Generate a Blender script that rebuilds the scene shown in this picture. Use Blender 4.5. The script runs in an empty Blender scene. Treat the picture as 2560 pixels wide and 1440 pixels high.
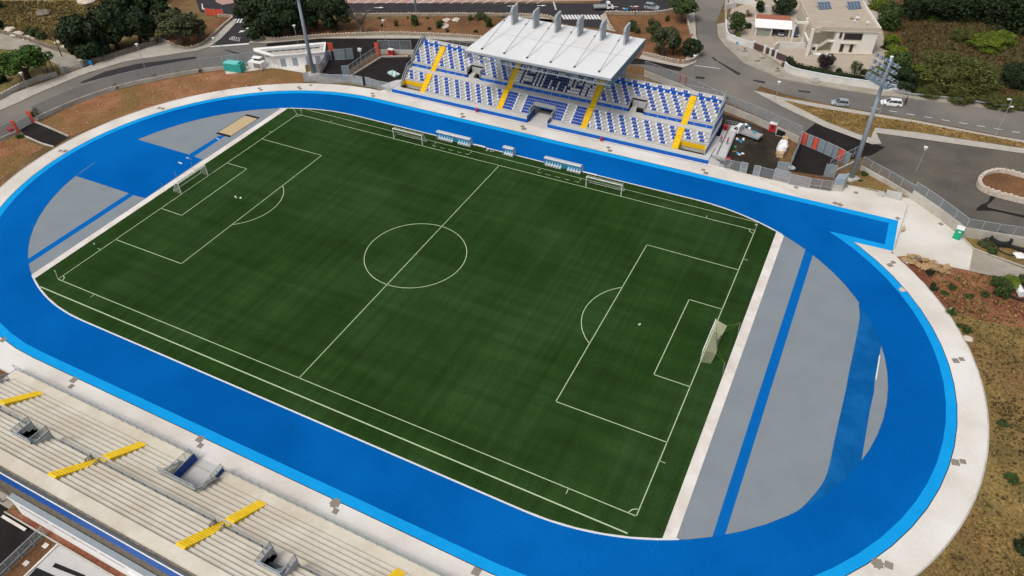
import bpy, bmesh, math, random
from mathutils import Vector, Matrix, Euler
from mathutils.geometry import intersect_line_line_2d
R = math.radians
col = bpy.context.scene.collection
scn = bpy.context.scene
# ---------------------------------------------------------------- camera
CF = 1839.94; CP = (62.626, -83.665, 82.267); CE = (0.8483, 0.0175, 0.4628)
cam = bpy.data.objects.new('Camera', bpy.data.cameras.new('Camera'))
col.objects.link(cam)
cam.location = CP; cam.rotation_euler = CE
cam.data.sensor_width = 36.0; cam.data.lens = CF/2560*36
cam.data.clip_start = 0.5; cam.data.clip_end = 4000
scn.camera = cam
# ---------------------------------------------------------------- light
SUN_EL, SUN_AZ = R(58), R(200)          # azimuth clockwise from +Y
w = bpy.data.worlds.new('World'); scn.world = w; w.use_nodes = True
nt = w.node_tree; bg = nt.nodes['Background']
sky = nt.nodes.new('ShaderNodeTexSky'); sky.sky_type = 'NISHITA'; sky.sun_disc = False
sky.sun_elevation = SUN_EL; sky.sun_rotation = SUN_AZ
sky.dust_density = 5.0; sky.air_density = 1.0; sky.ozone_density = 0.6
hs = nt.nodes.new('ShaderNodeHueSaturation'); hs.inputs['Saturation'].default_value = 0.45
nt.links.new(sky.outputs[0], hs.inputs['Color']); nt.links.new(hs.outputs[0], bg.inputs[0])
bg.inputs[1].default_value = 0.15
sd = bpy.data.lights.new('Sun', 'SUN'); sd.energy = 1.5; sd.angle = R(14); sd.color = (1, 0.955, 0.89)
sun = bpy.data.objects.new('Sun', sd); col.objects.link(sun)
sdir = Vector((math.sin(SUN_AZ)*math.cos(SUN_EL), math.cos(SUN_AZ)*math.cos(SUN_EL), math.sin(SUN_EL)))
sun.rotation_euler = sdir.to_track_quat('Z', 'Y').to_euler(); sun.location = (0, 0, 150)
scn.view_settings.view_transform = 'Standard'; scn.view_settings.look = 'None'
scn.view_settings.exposure = -0.08; scn.view_settings.gamma = 1.0
# ---------------------------------------------------------------- helpers
CM = Euler(CE, 'XYZ').to_matrix(); CV = Vector(CP)
def G(u, v, z=0.0):
    "ground point (x, y) seen at photo pixel u, v on the level z"
    d = CM @ Vector(((u-1280)/CF, -(v-720)/CF, -1))
    t = (z-CV.z)/d.z
    return (CV.x+d.x*t, CV.y+d.y*t)
def H(u, v, xy):
    "height above a ground point of what stands over it at pixel u, v"
    d = CM @ Vector(((u-1280)/CF, -(v-720)/CF, -1))
    t = math.hypot(xy[0]-CV.x, xy[1]-CV.y)/math.hypot(d.x, d.y)
    return CV.z+d.z*t
def GG(*p): return [G(*q) for q in p]
def mpp(xy): return math.sqrt((xy[0]-CV.x)**2+(xy[1]-CV.y)**2+CV.z**2)/CF
def tag(o, label=None, cat=None, group=None, kind=None):
    if label: o['label'] = label
    if cat: o['category'] = cat
    if group: o['group'] = group
    if kind: o['kind'] = kind
    return o
def thing(name, label, cat, loc=(0, 0, 0), rz=0.0, group=None):
    o = bpy.data.objects.new(name, None); col.objects.link(o)
    o.location = (loc[0], loc[1], loc[2] if len(loc) > 2 else 0); o.rotation_euler = (0, 0, rz)
    o.empty_display_size = 0.5
    return tag(o, label, cat, group)
class MB:
    def __init__(s): s.v = []; s.f = []; s.m = []; s.mats = []
    def mi(s, m):
        if m is None: return 0
        if m not in s.mats: s.mats.append(m)
        return s.mats.index(m)
    def add(s, vs, fs, m=None):
        n = len(s.v); s.v += [tuple(q) for q in vs]; i = s.mi(m)
        for f in fs: s.f.append([n+k for k in f]); s.m.append(i)
        return s
    def box(s, x0, x1, y0, y1, z0, z1, m=None):
        if x0 > x1: x0, x1 = x1, x0
        if y0 > y1: y0, y1 = y1, y0
        vs = [(x, y, z) for z in (z0, z1) for y in (y0, y1) for x in (x0, x1)]
        return s.add(vs, [(0, 2, 3, 1), (4, 5, 7, 6), (0, 1, 5, 4), (2, 6, 7, 3), (0, 4, 6, 2), (1, 3, 7, 5)], m)
    def bar(s, a, b, w=.1, h=None, m=None):
        "square bar from a to b"
        a = Vector(a); b = Vector(b); h = h or w; d = (b-a)
        if d.length < 1e-6: return s
        d.normalize(); up = Vector((0, 0, 1)) if abs(d.z) < .95 else Vector((0, 1, 0))
        x = d.cross(up).normalized()*w/2; y = x.cross(d).normalized()*h/2
        vs = [p+q for p in (a, b) for q in (-x-y, x-y, x+y, -x+y)]
        return s.add(vs, [(0, 3, 2, 1), (4, 5, 6, 7), (0, 1, 5, 4), (1, 2, 6, 5), (2, 3, 7, 6), (3, 0, 4, 7)], m)
    def tube(s, pts, r, n=8, m=None, r2=None):
        pts = [Vector(p) for p in pts]; rings = []
        for i, p in enumerate(pts):
            d = (pts[min(i+1, len(pts)-1)]-pts[max(i-1, 0)]).normalized()
            up = Vector((0, 0, 1)) if abs(d.z) < .9 else Vector((1, 0, 0))
            x = d.cross(up).normalized(); y = x.cross(d).normalized()
            rr = r if r2 is None else r+(r2-r)*i/(len(pts)-1)
            rings.append([p+x*rr*math.cos(2*math.pi*k/n)+y*rr*math.sin(2*math.pi*k/n) for k in range(n)])
        vs = [q for g in rings for q in g]; fs = []
        for i in range(len(pts)-1):
            for k in range(n):
                fs.append((i*n+k, i*n+(k+1) % n, (i+1)*n+(k+1) % n, (i+1)*n+k))
        fs.append(tuple(range(n-1, -1, -1))); fs.append(tuple((len(pts)-1)*n+k for k in range(n)))
        return s.add(vs, fs, m)
    def poly(s, xy, z, m=None): return s.add([(p[0], p[1], z) for p in xy], [tuple(range(len(xy)))], m)
    def prism(s, xy, z0, z1, m=None):
        n = len(xy)
        a = sum(xy[i][0]*xy[(i+1) % n][1]-xy[(i+1) % n][0]*xy[i][1] for i in range(n))
        if a < 0: xy = list(reversed(xy))
        vs = [(p[0], p[1], z0) for p in xy]+[(p[0], p[1], z1) for p in xy]
        return s.add(vs, [tuple(range(n-1, -1, -1)), tuple(range(n, 2*n))]+[(i, (i+1) % n, n+(i+1) % n, n+i) for i in range(n)], m)
    def xprism(s, yz, x0, x1, m=None):
        n = len(yz); vs = [(x0, p[0], p[1]) for p in yz]+[(x1, p[0], p[1]) for p in yz]
        return s.add(vs, [tuple(range(n)), tuple(range(2*n-1, n-1, -1))]+[(i, n+i, n+(i+1) % n, (i+1) % n) for i in range(n)], m)
    def wall(s, pts, t, z0, z1, m=None, cap=None):
        "a run of wall along ground points; z0/z1 numbers"
        for a, b in zip(pts[:-1], pts[1:]):
            d = Vector((b[0]-a[0], b[1]-a[1])); L = d.length
            if L < 1e-4: continue
            d /= L; n = Vector((-d.y, d.x))*t/2; e = d*0.01
            q = [(a[0]-n.x, a[1]-n.y), (b[0]-n.x, b[1]-n.y), (b[0]+n.x, b[1]+n.y), (a[0]+n.x, a[1]+n.y)]
            s.prism(q, z0, z1, m)
        return s
    def map(s, fn): s.v = [fn(*q) for q in s.v]; return s
    def build(s, name, mat=None, parent=None, world=False, smooth=False, flip=False):
        me = bpy.data.meshes.new(name)
        vs = s.v
        if world and parent is not None:
            c, sn = math.cos(-parent.rotation_euler.z), math.sin(-parent.rotation_euler.z); L = parent.location
            vs = [((x-L.x)*c-(y-L.y)*sn, (x-L.x)*sn+(y-L.y)*c, z-L.z) for x, y, z in vs]
        me.from_pydata(vs, [], s.f)
        mats = s.mats if s.mats else [mat]
        for q in mats: me.materials.append(M[q] if isinstance(q, str) else q)
        if s.mats:
            for p, i in zip(me.polygons, s.m): p.material_index = i
        me.validate(); me.update()
        bm = bmesh.new(); bm.from_mesh(me); bmesh.ops.recalc_face_normals(bm, faces=bm.faces)
        if flip: bmesh.ops.reverse_faces(bm, faces=bm.faces)
        bm.to_mesh(me); bm.free()
        if smooth:
            for p in me.polygons: p.use_smooth = True
        o = bpy.data.objects.new(name, me); col.objects.link(o)
        if parent is not None: o.parent = parent
        return o
def sheet(name, xy, z, mat, kind='structure'):
    "a flat ground sheet whose face looks up"
    n = len(xy); a = sum(xy[i][0]*xy[(i+1) % n][1]-xy[(i+1) % n][0]*xy[i][1] for i in range(n))
    if a < 0: xy = list(reversed(xy))
    me = bpy.data.meshes.new(name); me.from_pydata([(p[0], p[1], z) for p in xy], [], [tuple(range(n))])
    me.materials.append(M[mat]); me.update()
    o = bpy.data.objects.new(name, me); col.objects.link(o)
    if kind: o['kind'] = kind
    return o
def smooth_pts(P, n=4, closed=False):
    out = []; L = len(P)
    rng = range(L) if closed else range(L-1)
    for i in rng:
        p0 = P[(i-1) % L] if closed or i > 0 else P[i]; p1 = P[i]; p2 = P[(i+1) % L]
        p3 = P[(i+2) % L] if closed or i+2 < L else p2
        for k in range(n):
            t = k/n
            out.append(tuple(.5*((2*p1[j])+(-p0[j]+p2[j])*t+(2*p0[j]-5*p1[j]+4*p2[j]-p3[j])*t*t+(-p0[j]+3*p1[j]-3*p2[j]+p3[j])*t**3) for j in (0, 1)))
    if not closed: out.append(tuple(P[-1]))
    return out
def copy_tree(o, parent=None):
    c = o.copy(); col.objects.link(c)
    if parent is not None: c.parent = parent
    for ch in [q for q in KIDS.get(o.name, [])]: copy_tree(ch, c)
    return c
KIDS = {}
def reg(root):
    "remember children so that copy_tree finds them"
    for o in col.objects:
        if o.parent is not None: KIDS.setdefault(o.parent.name, [])
    for k in list(KIDS):
        KIDS[k] = [o for o in col.objects if o.parent is not None and o.parent.name == k]
ORD = ['first', 'second', 'third', 'fourth', 'fifth', 'sixth', 'seventh', 'eighth', 'ninth', 'tenth', 'eleventh', 'twelfth', 'thirteenth', 'fourteenth', 'fifteenth', 'sixteenth', 'seventeenth', 'eighteenth', 'nineteenth', 'twentieth']
# ---------------------------------------------------------------- materials
M = {}
SPEC0 = ('track', 'lane_blue', 'runway', 'infield')
def mat(name, c, c2=None, scale=1.0, rough=.85, bump=0.0, c3=None, scale3=.08, metal=0.0, detail=6, fine=0.0, fscale=40, coat=0, lo=.35, hi=.65, stretch=None):
    m = bpy.data.materials.new(name); m.use_nodes = True; n = m.node_tree.nodes; l = m.node_tree.links
    b = n['Principled BSDF']; b.inputs['Roughness'].default_value = rough; b.inputs['Metallic'].default_value = metal
    b.inputs['Specular IOR Level'].default_value = .3 if rough < .58 else .0 if rough >= 1.0 else .1
    if coat: b.inputs['Coat Weight'].default_value = coat
    if c2 is None: c2 = tuple(min(1, q*.86) for q in c)
    tc = n.new('ShaderNodeTexCoord'); src = tc.outputs['Object']
    if stretch:
        mp = n.new('ShaderNodeMapping'); mp.inputs['Scale'].default_value = stretch; l.new(src, mp.inputs[0]); src = mp.outputs[0]
    def noise(sc, det=detail, ro=.6):
        t = n.new('ShaderNodeTexNoise'); t.inputs['Scale'].default_value = sc; t.inputs['Detail'].default_value = det
        t.inputs['Roughness'].default_value = ro; l.new(src, t.inputs['Vector']); return t
    def ramp(src_, a, b_, lo_, hi_):
        r = n.new('ShaderNodeValToRGB'); r.color_ramp.elements[0].position = lo_; r.color_ramp.elements[1].position = hi_
        r.color_ramp.elements[0].color = (*a, 1); r.color_ramp.elements[1].color = (*b_, 1); l.new(src_, r.inputs[0]); return r
    t1 = noise(scale); out = ramp(t1.outputs['Fac'], c, c2, lo, hi).outputs[0]
    def mix(a, b_, fac=None, facsock=None, mode='MIX'):
        x = n.new('ShaderNodeMix'); x.data_type = 'RGBA'; x.blend_type = mode
        if facsock is not None: l.new(facsock, x.inputs[0])
        else: x.inputs[0].default_value = fac
        l.new(a, x.inputs[6])
        if isinstance(b_, tuple): x.inputs[7].default_value = (*b_, 1)
        else: l.new(b_, x.inputs[7])
        return x.outputs[2]
    if c3 is not None:
        t3 = noise(scale3, 5, .55); r3 = ramp(t3.outputs['Fac'], (0, 0, 0), (1, 1, 1), .44, .62)
        out = mix(out, c3, facsock=r3.outputs[0])
    if fine:
        tf = noise(fscale, 2, .7); rf = ramp(tf.outputs['Fac'], (1-fine,)*3, (1+fine,)*3, .3, .7)
        out = mix(out, rf.outputs[0], fac=1.0, mode='MULTIPLY')
    l.new(out, b.inputs['Base Color'])
    if bump:
        bp = n.new('ShaderNodeBump'); bp.inputs['Strength'].default_value = bump; bp.inputs['Distance'].default_value = .05
        tb = noise(max(scale*6, 4), 4); l.new(tb.outputs['Fac'], bp.inputs['Height']); l.new(bp.outputs[0], b.inputs['Normal'])
    M[name] = m; return m
def mesh_mat(name, c, alpha, metal=.3, rough=.5):
    m = mat(name, c, rough=rough, metal=metal); m.node_tree.nodes['Principled BSDF'].inputs['Alpha'].default_value = alpha; return m
mat('dry_ground', (.19, .125, .055), (.10, .075, .035), .12, .95, .6, c3=(.125, .065, .032), scale3=.03, fine=.45, fscale=2.2)
mat('olive_ground', (.235, .160, .058), (.125, .092, .034), .22, .95, .6, c3=(.16, .088, .038), scale3=.05, fine=.5, fscale=2.5)
mat('wild_ground', (.105, .062, .026), (.065, .05, .02), .15, .95, .6, c3=(.13, .075, .028), scale3=.05, fine=.45, fscale=2.0)
mat('hill_ground', (.27, .195, .085), (.16, .125, .055), .12, .95, .5, c3=(.12, .10, .035), scale3=.045, fine=.4, fscale=1.5)
mat('red_soil', (.20, .075, .045), (.27, .13, .07), .5, .95, .6, c3=(.13, .042, .026), scale3=.12, fine=.35, fscale=4)
mat('bank_soil', (.30, .155, .075), (.20, .085, .042), .22, .95, .6, c3=(.17, .105, .04), scale3=.09, fine=.4, fscale=3)
mat('bed_soil', (.15, .070, .035), (.21, .115, .055), .6, .95, .6, c3=(.12, .062, .03), scale3=.15, fine=.4, fscale=3)
mat('yellow_grass', (.33, .22, .09), (.21, .125, .05), .6, .95, .6, c3=(.19, .13, .05), scale3=.2, fine=.4, fscale=3)
mat('track_blue', (.0012, .092, .345), (.0009, .080, .300), .09, 1.0, .05, fine=.15, fscale=5, c3=(.0020, .112, .395), scale3=.03)
mat('track_light', (.008, .29, .67), (.006, .26, .62), .5, 1.0, fine=.08, fscale=6)
mat('lane_blue', (.003, .088, .28), (.003, .078, .25), .5, 1.0, fine=.12, fscale=6, c3=(.008, .11, .33), scale3=.2)
mat('infield_grey', (.205, .235, .255), (.185, .212, .235), .2, .8, fine=.1, fscale=8)
mat('runway_blue', (.003, .115, .39), (.003, .105, .36), .5, 1.0, fine=.1, fscale=6)
mat('white_curb', (.62, .65, .68), (.54, .57, .60), 2, .7)
mat('strip_concrete', (.62, .575, .52), (.54, .49, .44), .5, .8, c3=(.66, .63, .59), scale3=.3, fine=.06)
mat('ring_concrete', (.60, .565, .51), (.53, .49, .435), .2, .85, c3=(.65, .635, .60), scale3=.06, fine=.05, fscale=3)
mat('apron_concrete', (.56, .52, .455), (.49, .445, .385), .22, .85, c3=(.62, .595, .55), scale3=.06, fine=.06, fscale=3)
mat('line_paint', (.42, .50, .32), (.38, .46, .29), 2, .8)
mat('asphalt', (.152, .142, .128), (.125, .117, .108), .12, .9, c3=(.19, .172, .148), scale3=.04, fine=.12, fscale=4, stretch=(1, 1, 1))
mat('old_asphalt', (.118, .106, .088), (.078, .071, .062), .13, .9, c3=(.125, .112, .09), scale3=.06, fine=.14, fscale=3)
mat('new_asphalt', (.014, .012, .012), (.022, .019, .017), .3, .85, fine=.3, fscale=6)
mat('road_asphalt', (.040, .037, .040), (.032, .030, .033), .3, .85, fine=.15, fscale=5)
mat('dusty_asphalt', (.016, .013, .011), (.060, .048, .034), .22, .9, c3=(.030, .024, .018), scale3=.1, fine=.35, fscale=3)
mat('pavement', (.36, .33, .28), (.30, .27, .23), .5, .9, fine=.1, fscale=3, c3=(.27, .24, .19), scale3=.15)
mat('pale_pavement', (.42, .39, .34), (.36, .33, .285), .5, .9, fine=.08, fscale=3)
mat('pink_paving', (.40, .25, .21), (.34, .22, .19), 1.0, .9, fine=.1)
mat('road_paint', (.72, .72, .70), (.55, .55, .53), 2, .7)
mat('sand', (.48, .37, .22), (.42, .32, .19), 1, .95, fine=.08)
mat('black', (.012, .012, .013), (.02, .02, .02), 3, .7)
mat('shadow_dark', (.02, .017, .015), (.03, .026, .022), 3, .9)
mat('wall_concrete', (.42, .39, .335), (.34, .31, .26), .6, .9, fine=.08, fscale=3, c3=(.47, .45, .40), scale3=.2)
mat('stone', (.42, .35, .27), (.24, .20, .155), 2.2, .95, .8, fine=.3, fscale=6)
mat('white_stone', (.62, .55, .47), (.42, .35, .28), 2.5, .95, .8, fine=.2, fscale=6)
mat('old_stone', (.22, .19, .15), (.12, .10, .08), 1.6, .95, .8, fine=.3, fscale=5)
mat('stand_grey', (.47, .47, .46), (.41, .41, .40), .6, .8, fine=.05)
mat('stand_pale', (.50, .49, .475), (.45, .44, .425), .5, .8, fine=.05)
mat('stand_beige', (.60, .56, .475), (.55, .505, .42), .7, .9, fine=.05, fscale=4, c3=(.51, .455, .365), scale3=.22)
mat('stand_greygreen', (.33, .35, .33), (.29, .31, .29), .6, .8)
mat('blue_paint', (.004, .095, .43), (.004, .085, .39), .8, .55)
mat('deep_blue', (.004, .055, .27), (.004, .048, .24), .8, .55)
mat('cyan_edge', (.16, .50, .80), (.14, .45, .75), 1, .6)
mat('yellow_paint', (.75, .47, .015), (.68, .41, .012), 1.2, .6, fine=.08)
mat('stair_yellow', (.80, .55, .03), (.70, .46, .02), 1.0, .6, fine=.06)
mat('seat_blue', (.014, .09, .50), (.012, .08, .45), 3, .4)
mat('seat_navy', (.008, .035, .17), (.006, .03, .15), 3, .4)
mat('seat_white', (.78, .78, .78), (.70, .70, .71), 3, .4)
mat('roof_white', (.66, .67, .67), (.62, .63, .63), .25, .6, c3=(.60, .60, .59), scale3=.1, fine=.02)
mat('steel_grey', (.31, .36, .40), (.27, .32, .36), 1.0, .5, metal=.2)
mat('steel_blue', (.20, .28, .36), (.17, .25, .33), 1.0, .45, metal=.3)
mat('pylon_grey', (.36, .39, .41), (.32, .35, .37), .5, .6)
mat('galv', (.42, .46, .49), (.36, .40, .43), 1.5, .5, metal=.3)
mat('dark_steel', (.10, .115, .13), (.08, .09, .10), 2, .5, metal=.3)
mesh_mat('wire_mesh', (.30, .34, .36), .42)
mesh_mat('pale_mesh', (.50, .54, .56), .50)
mesh_mat('solid_mesh', (.34, .41, .46), .80)
mesh_mat('rail_glass', (.50, .55, .50), .34, metal=0, rough=.2)
mesh_mat('goal_net', (.60, .60, .40), .36, metal=0, rough=.9)
mesh_mat('thin_net', (.62, .66, .55), .22, metal=0, rough=.9)
mesh_mat('polycarb', (.62, .64, .66), .72, metal=0, rough=.3)
mesh_mat('clear_poly', (.55, .62, .70), .45, metal=0, rough=.2)
mat('white_paint', (.80, .80, .79), (.74, .74, .73), 1, .5)
mat('villa_wall', (.74, .71, .65), (.69, .66, .59), .5, .85, fine=.04)
mat('villa_trim', (.52, .46, .36), (.46, .40, .31), .5, .85, fine=.05)
mat('villa_paving', (.42, .36, .29), (.36, .30, .24), .5, .9, fine=.08, c3=(.38, .33, .27), scale3=.2)
mat('garden_wall', (.66, .65, .62), (.58, .57, .54), .4, .8, fine=.04, c3=(.54, .52, .48), scale3=.3)
mat('window_dark', (.03, .03, .033), (.045, .042, .04), 1, .15)
mat('tile_red', (.36, .14, .09), (.29, .11, .07), 1.2, .85, fine=.15, fscale=4)
mat('gate_brown', (.10, .065, .065), (.08, .05, .05), 2, .6)
mat('grille_grey', (.30, .34, .38), (.26, .30, .34), 4, .6)
mat('sign_red', (.62, .10, .06), (.55, .085, .05), 1, .6)
mat('box_red', (.50, .03, .04), (.42, .025, .035), 2, .5)
mat('container_green', (.03, .34, .30), (.025, .29, .26), 1, .5)
mat('container_top', (.16, .55, .52), (.13, .48, .46), 1, .5)
mat('toilet_green', (.01, .36, .20), (.008, .31, .17), 1, .4)
mat('wood', (.42, .29, .15), (.33, .22, .11), 3, .9, fine=.15)
mat('cardboard', (.48, .35, .21), (.42, .30, .18), 2, .9)
mat('bark', (.07, .05, .035), (.04, .03, .022), 3, .95)
mat('grey_bark', (.16, .135, .11), (.10, .085, .07), 3, .95)
mat('rubber', (.02, .02, .021), (.03, .03, .03), 4, .8)
mat('car_silver', (.42, .47, .50), (.40, .45, .48), 1, .3, metal=.4, coat=.5)
mat('car_white', (.80, .80, .81), (.78, .78, .79), 1, .3, coat=.5)
mat('car_grey', (.30, .34, .37), (.28, .32, .35), 1, .3, metal=.4, coat=.5)
mat('car_blue', (.012, .025, .12), (.01, .022, .10), 1, .25, coat=.6)
mat('glass_dark', (.03, .04, .045), (.025, .033, .038), 1, .08)
mat('truck_bed', (.36, .33, .33), (.28, .25, .25), 1.5, .8)
mat('sky_seat', (.05, .42, .72), (.04, .36, .65), 3, .5)
mat('skin', (.45, .26, .18), (.40, .23, .16), 3, .6)
mat('pink_cloth', (.72, .16, .20), (.62, .12, .16), 3, .9)
mat('dark_cloth', (.03, .03, .035), (.02, .02, .024), 3, .9)
mat('plastic_white', (.75, .75, .74), (.66, .66, .65), 3, .5)
mat('solar', (.10, .14, .20), (.07, .10, .15), 2, .2)
mat('turquoise', (.02, .30, .48), (.02, .26, .42), 2, .5)
mat('grate', (.27, .235, .20), (.19, .165, .14), 5, .8)
mat('sign_blue', (.02, .22, .55), (.02, .20, .50), 2, .5)
def leaf_mat(name, a, b, c=None, sc=.9, lo=.55, hi=1.5):
    m = bpy.data.materials.new(name); m.use_nodes = True; n = m.node_tree.nodes; l = m.node_tree.links
    p = n['Principled BSDF']; p.inputs['Roughness'].default_value = .7; p.inputs['Specular IOR Level'].default_value = .15
    tc = n.new('ShaderNodeNewGeometry'); t = n.new('ShaderNodeTexNoise'); t.inputs['Scale'].default_value = sc; t.inputs['Detail'].default_value = 4
    l.new(tc.outputs['Position'], t.inputs['Vector'])
    r = n.new('ShaderNodeValToRGB'); r.color_ramp.elements[0].color = (*a, 1); r.color_ramp.elements[1].color = (*b, 1)
    r.color_ramp.elements[0].position = .36; r.color_ramp.elements[1].position = .66
    l.new(t.outputs['Fac'], r.inputs[0])
    x = n.new('ShaderNodeMix'); x.data_type = 'RGBA'; x.blend_type = 'MULTIPLY'; x.inputs[0].default_value = 1
    mr = n.new('ShaderNodeMapRange'); mr.inputs['To Min'].default_value = lo; mr.inputs['To Max'].default_value = hi
    l.new(tc.outputs['Random Per Island'], mr.inputs[0])
    cc = n.new('ShaderNodeCombineColor'); [l.new(mr.outputs[0], cc.inputs[i]) for i in range(3)]
    l.new(r.outputs[0], x.inputs[6]); l.new(cc.outputs[0], x.inputs[7]); l.new(x.outputs[2], p.inputs['Base Color'])
    M[name] = m
leaf_mat('leaf_dark', (.012, .022, .009), (.026, .042, .014))
leaf_mat('leaf_olive', (.040, .052, .022), (.075, .085, .035))
leaf_mat('leaf_pine', (.026, .060, .010), (.060, .120, .016))
leaf_mat('leaf_bright', (.070, .105, .012), (.150, .190, .020))
leaf_mat('leaf_mid', (.028, .050, .013), (.055, .085, .022))
leaf_mat('leaf_purple', (.014, .010, .013), (.030, .018, .022))
leaf_mat('leaf_dry', (.09, .062, .028), (.14, .095, .042), lo=.75, hi=1.25)
leaf_mat('leaf_mound', (.045, .055, .014), (.10, .11, .025))
leaf_mat('leaf_weed', (.085, .085, .028), (.13, .12, .045), lo=.8, hi=1.25)
leaf_mat('leaf_yellow', (.21, .145, .048), (.31, .22, .08), lo=.8, hi=1.2)
# ================================================================ the pitch and the running track
OX, OY, OS, OR1, OR2, OA = -.179, -.18, 40.087, 39.135, 36.541, .446
def oval(off, n=36):
    "closed oval: straights, side arcs of radius OR1, end arcs of radius OR2; off = metres outside the inner kerb"
    yc = (OR2-OR1)*math.sin(OA); xc2 = OS-(OR2-OR1)*math.cos(OA); q = []
    for i in range(n+1):                                   # one end, from the near straight to the far straight
        t = -math.pi/2+math.pi*i/n
        if abs(t) <= OA: q.append((xc2+(OR2+off)*math.cos(t), (OR2+off)*math.sin(t)))
        else: q.append((OS+(OR1+off)*math.cos(t), (yc if t > 0 else -yc)+(OR1+off)*math.sin(t)))
    return [(x+OX, y+OY) for x, y in q]+[(-x+OX, -y+OY) for x, y in q]
def ring(name, o0, o1, z, mt):
    a, b = oval(o0), oval(o1); n = len(a)
    mb = MB(); mb.add([(p[0], p[1], z) for p in a+b], [(i, (i+1) % n, n+(i+1) % n, n+i) for i in range(n)])
    o = mb.build(name, mt); o['kind'] = 'structure'
    if o.data.polygons[0].normal.z < 0: o.data.flip_normals()
    return o
def partring(name, o0, o1, z, mt, keep):
    a, b = oval(o0, 120), oval(o1, 120); n = len(a); mb = MB()
    for i in range(n):
        j = (i+1) % n
        if abs(a[i][0]-a[j][0]) > 20 or keep(*a[i]): mb.add([(a[i][0], a[i][1], z), (a[j][0], a[j][1], z), (b[j][0], b[j][1], z), (b[i][0], b[i][1], z)], [(0, 1, 2, 3)])
    o = mb.build(name, mt); o['kind'] = 'structure'
    for p in o.data.polygons[:1]:
        if p.normal.z < 0: o.data.flip_normals()
    return o
def clip(P, a, b, c):
    "keep the part of polygon P where a*x+b*y<=c"
    out = []
    for i in range(len(P)):
        p, q = P[i], P[(i+1) % len(P)]; dp = a*p[0]+b*p[1]-c; dq = a*q[0]+b*q[1]-c
        if dp <= 0: out.append(p)
        if dp*dq < 0: t = dp/(dp-dq); out.append((p[0]+(q[0]-p[0])*t, p[1]+(q[1]-p[1])*t))
    return out
BIG = 900
sheet('ground', [(-BIG, -BIG), (BIG, -BIG), (BIG, BIG), (-BIG, BIG)], -.03, 'dry_ground')
sheet('dry_field', [(80, -60), (200, -60), (200, 62), (106, 46), (92, 38), (74, 37)], -.022, 'olive_ground')
ring('track_walkway', 9.02, 12.95, .014, 'ring_concrete')
partring('walkway_edge', 12.80, 13.0, .05, 'wall_concrete', lambda x, y: y < 30)
ring('track_border', 7.60, 9.02, .012, 'track_light')
ring('border_gap', 8.98, 9.09, .0145, 'rubber')
ring('running_track', 0.0, 7.62, .016, 'track_blue')
partring('track_inner_curb', -.20, 0.02, .045, 'white_curb', lambda x, y: -58.6 < x < 58.4)
o_in = oval(-.26)
xl, xr = -57.5, 56.6
def turf_mat():
    m = mat('turf', (.0128, .0350, .0062), (.0175, .043, .0088), .13, .95, .25, fine=.28, fscale=5, c3=(.0215, .050, .013), scale3=.05)
    n = m.node_tree.nodes; l = m.node_tree.links; b = n['Principled BSDF']
    src = b.inputs['Base Color'].links[0].from_socket; tc = n.new('ShaderNodeTexCoord')
    for sc, st in (((.9, .02, 1), 1.0), ((.03, .5, 1), 1.0)):
        mp = n.new('ShaderNodeMapping'); mp.inputs['Scale'].default_value = sc; t = n.new('ShaderNodeTexNoise'); t.inputs['Scale'].default_value = st; t.inputs['Detail'].default_value = 3
        l.new(tc.outputs['Object'], mp.inputs[0]); l.new(mp.outputs[0], t.inputs[0])
        mr = n.new('ShaderNodeMapRange'); mr.inputs['From Min'].default_value = .3; mr.inputs['From Max'].default_value = .7; mr.inputs['To Min'].default_value = .84; mr.inputs['To Max'].default_value = 1.18
        l.new(t.outputs['Fac'], mr.inputs[0]); x = n.new('ShaderNodeMix'); x.data_type = 'RGBA'; x.blend_type = 'MULTIPLY'; x.inputs[0].default_value = 1
        cc = n.new('ShaderNodeCombineColor'); [l.new(mr.outputs[0], cc.inputs[i]) for i in range(3)]
        l.new(src, x.inputs[6]); l.new(cc.outputs[0], x.inputs[7]); src = x.outputs[2]
    l.new(src, b.inputs['Base Color'])
turf_mat(); M['turf'].node_tree.nodes['Principled BSDF'].inputs['Specular IOR Level'].default_value = .05
# slightly slanted strips measured at their four ends
TL, TR, BL, BR = G(721, 270), G(1941, 579), G(89, 695), G(1656, 1346)
def side(p, q, s):
    a, b = q[1]-p[1], -(q[0]-p[0]); c = a*p[0]+b*p[1]
    return (a*s, b*s, c*s)
infield = oval(-.02)
sheet('infield', infield, .004, 'infield_grey')
def strip_line(p, q, off):
    d = Vector((q[0]-p[0], q[1]-p[1])).normalized(); n = Vector((-d.y, d.x))*off
    return (p[0]+n.x, p[1]+n.y), (q[0]+n.x, q[1]+n.y)
Lp = strip_line(BL, TL, 0); Rp = strip_line(BR, TR, 0)
Lo = strip_line(BL, TL, 1.45); Ro = strip_line(BR, TR, -1.5)
def between(P, lp, rp):
    a = side(lp[0], lp[1], 1); P = clip(P, *(-a[0], -a[1], -a[2])) if (a[0]*0+a[1]*0-a[2]) > 0 else clip(P, *a)
    b = side(rp[0], rp[1], 1); P = clip(P, *(-b[0], -b[1], -b[2])) if (-b[2]) > 0 else clip(P, *b)
    return P
sheet('infield_strips', between(oval(-.10), Lo, Ro), .010, 'strip_concrete')
sheet('pitch', between(o_in, Lp, Rp), .020, 'turf')
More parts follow.
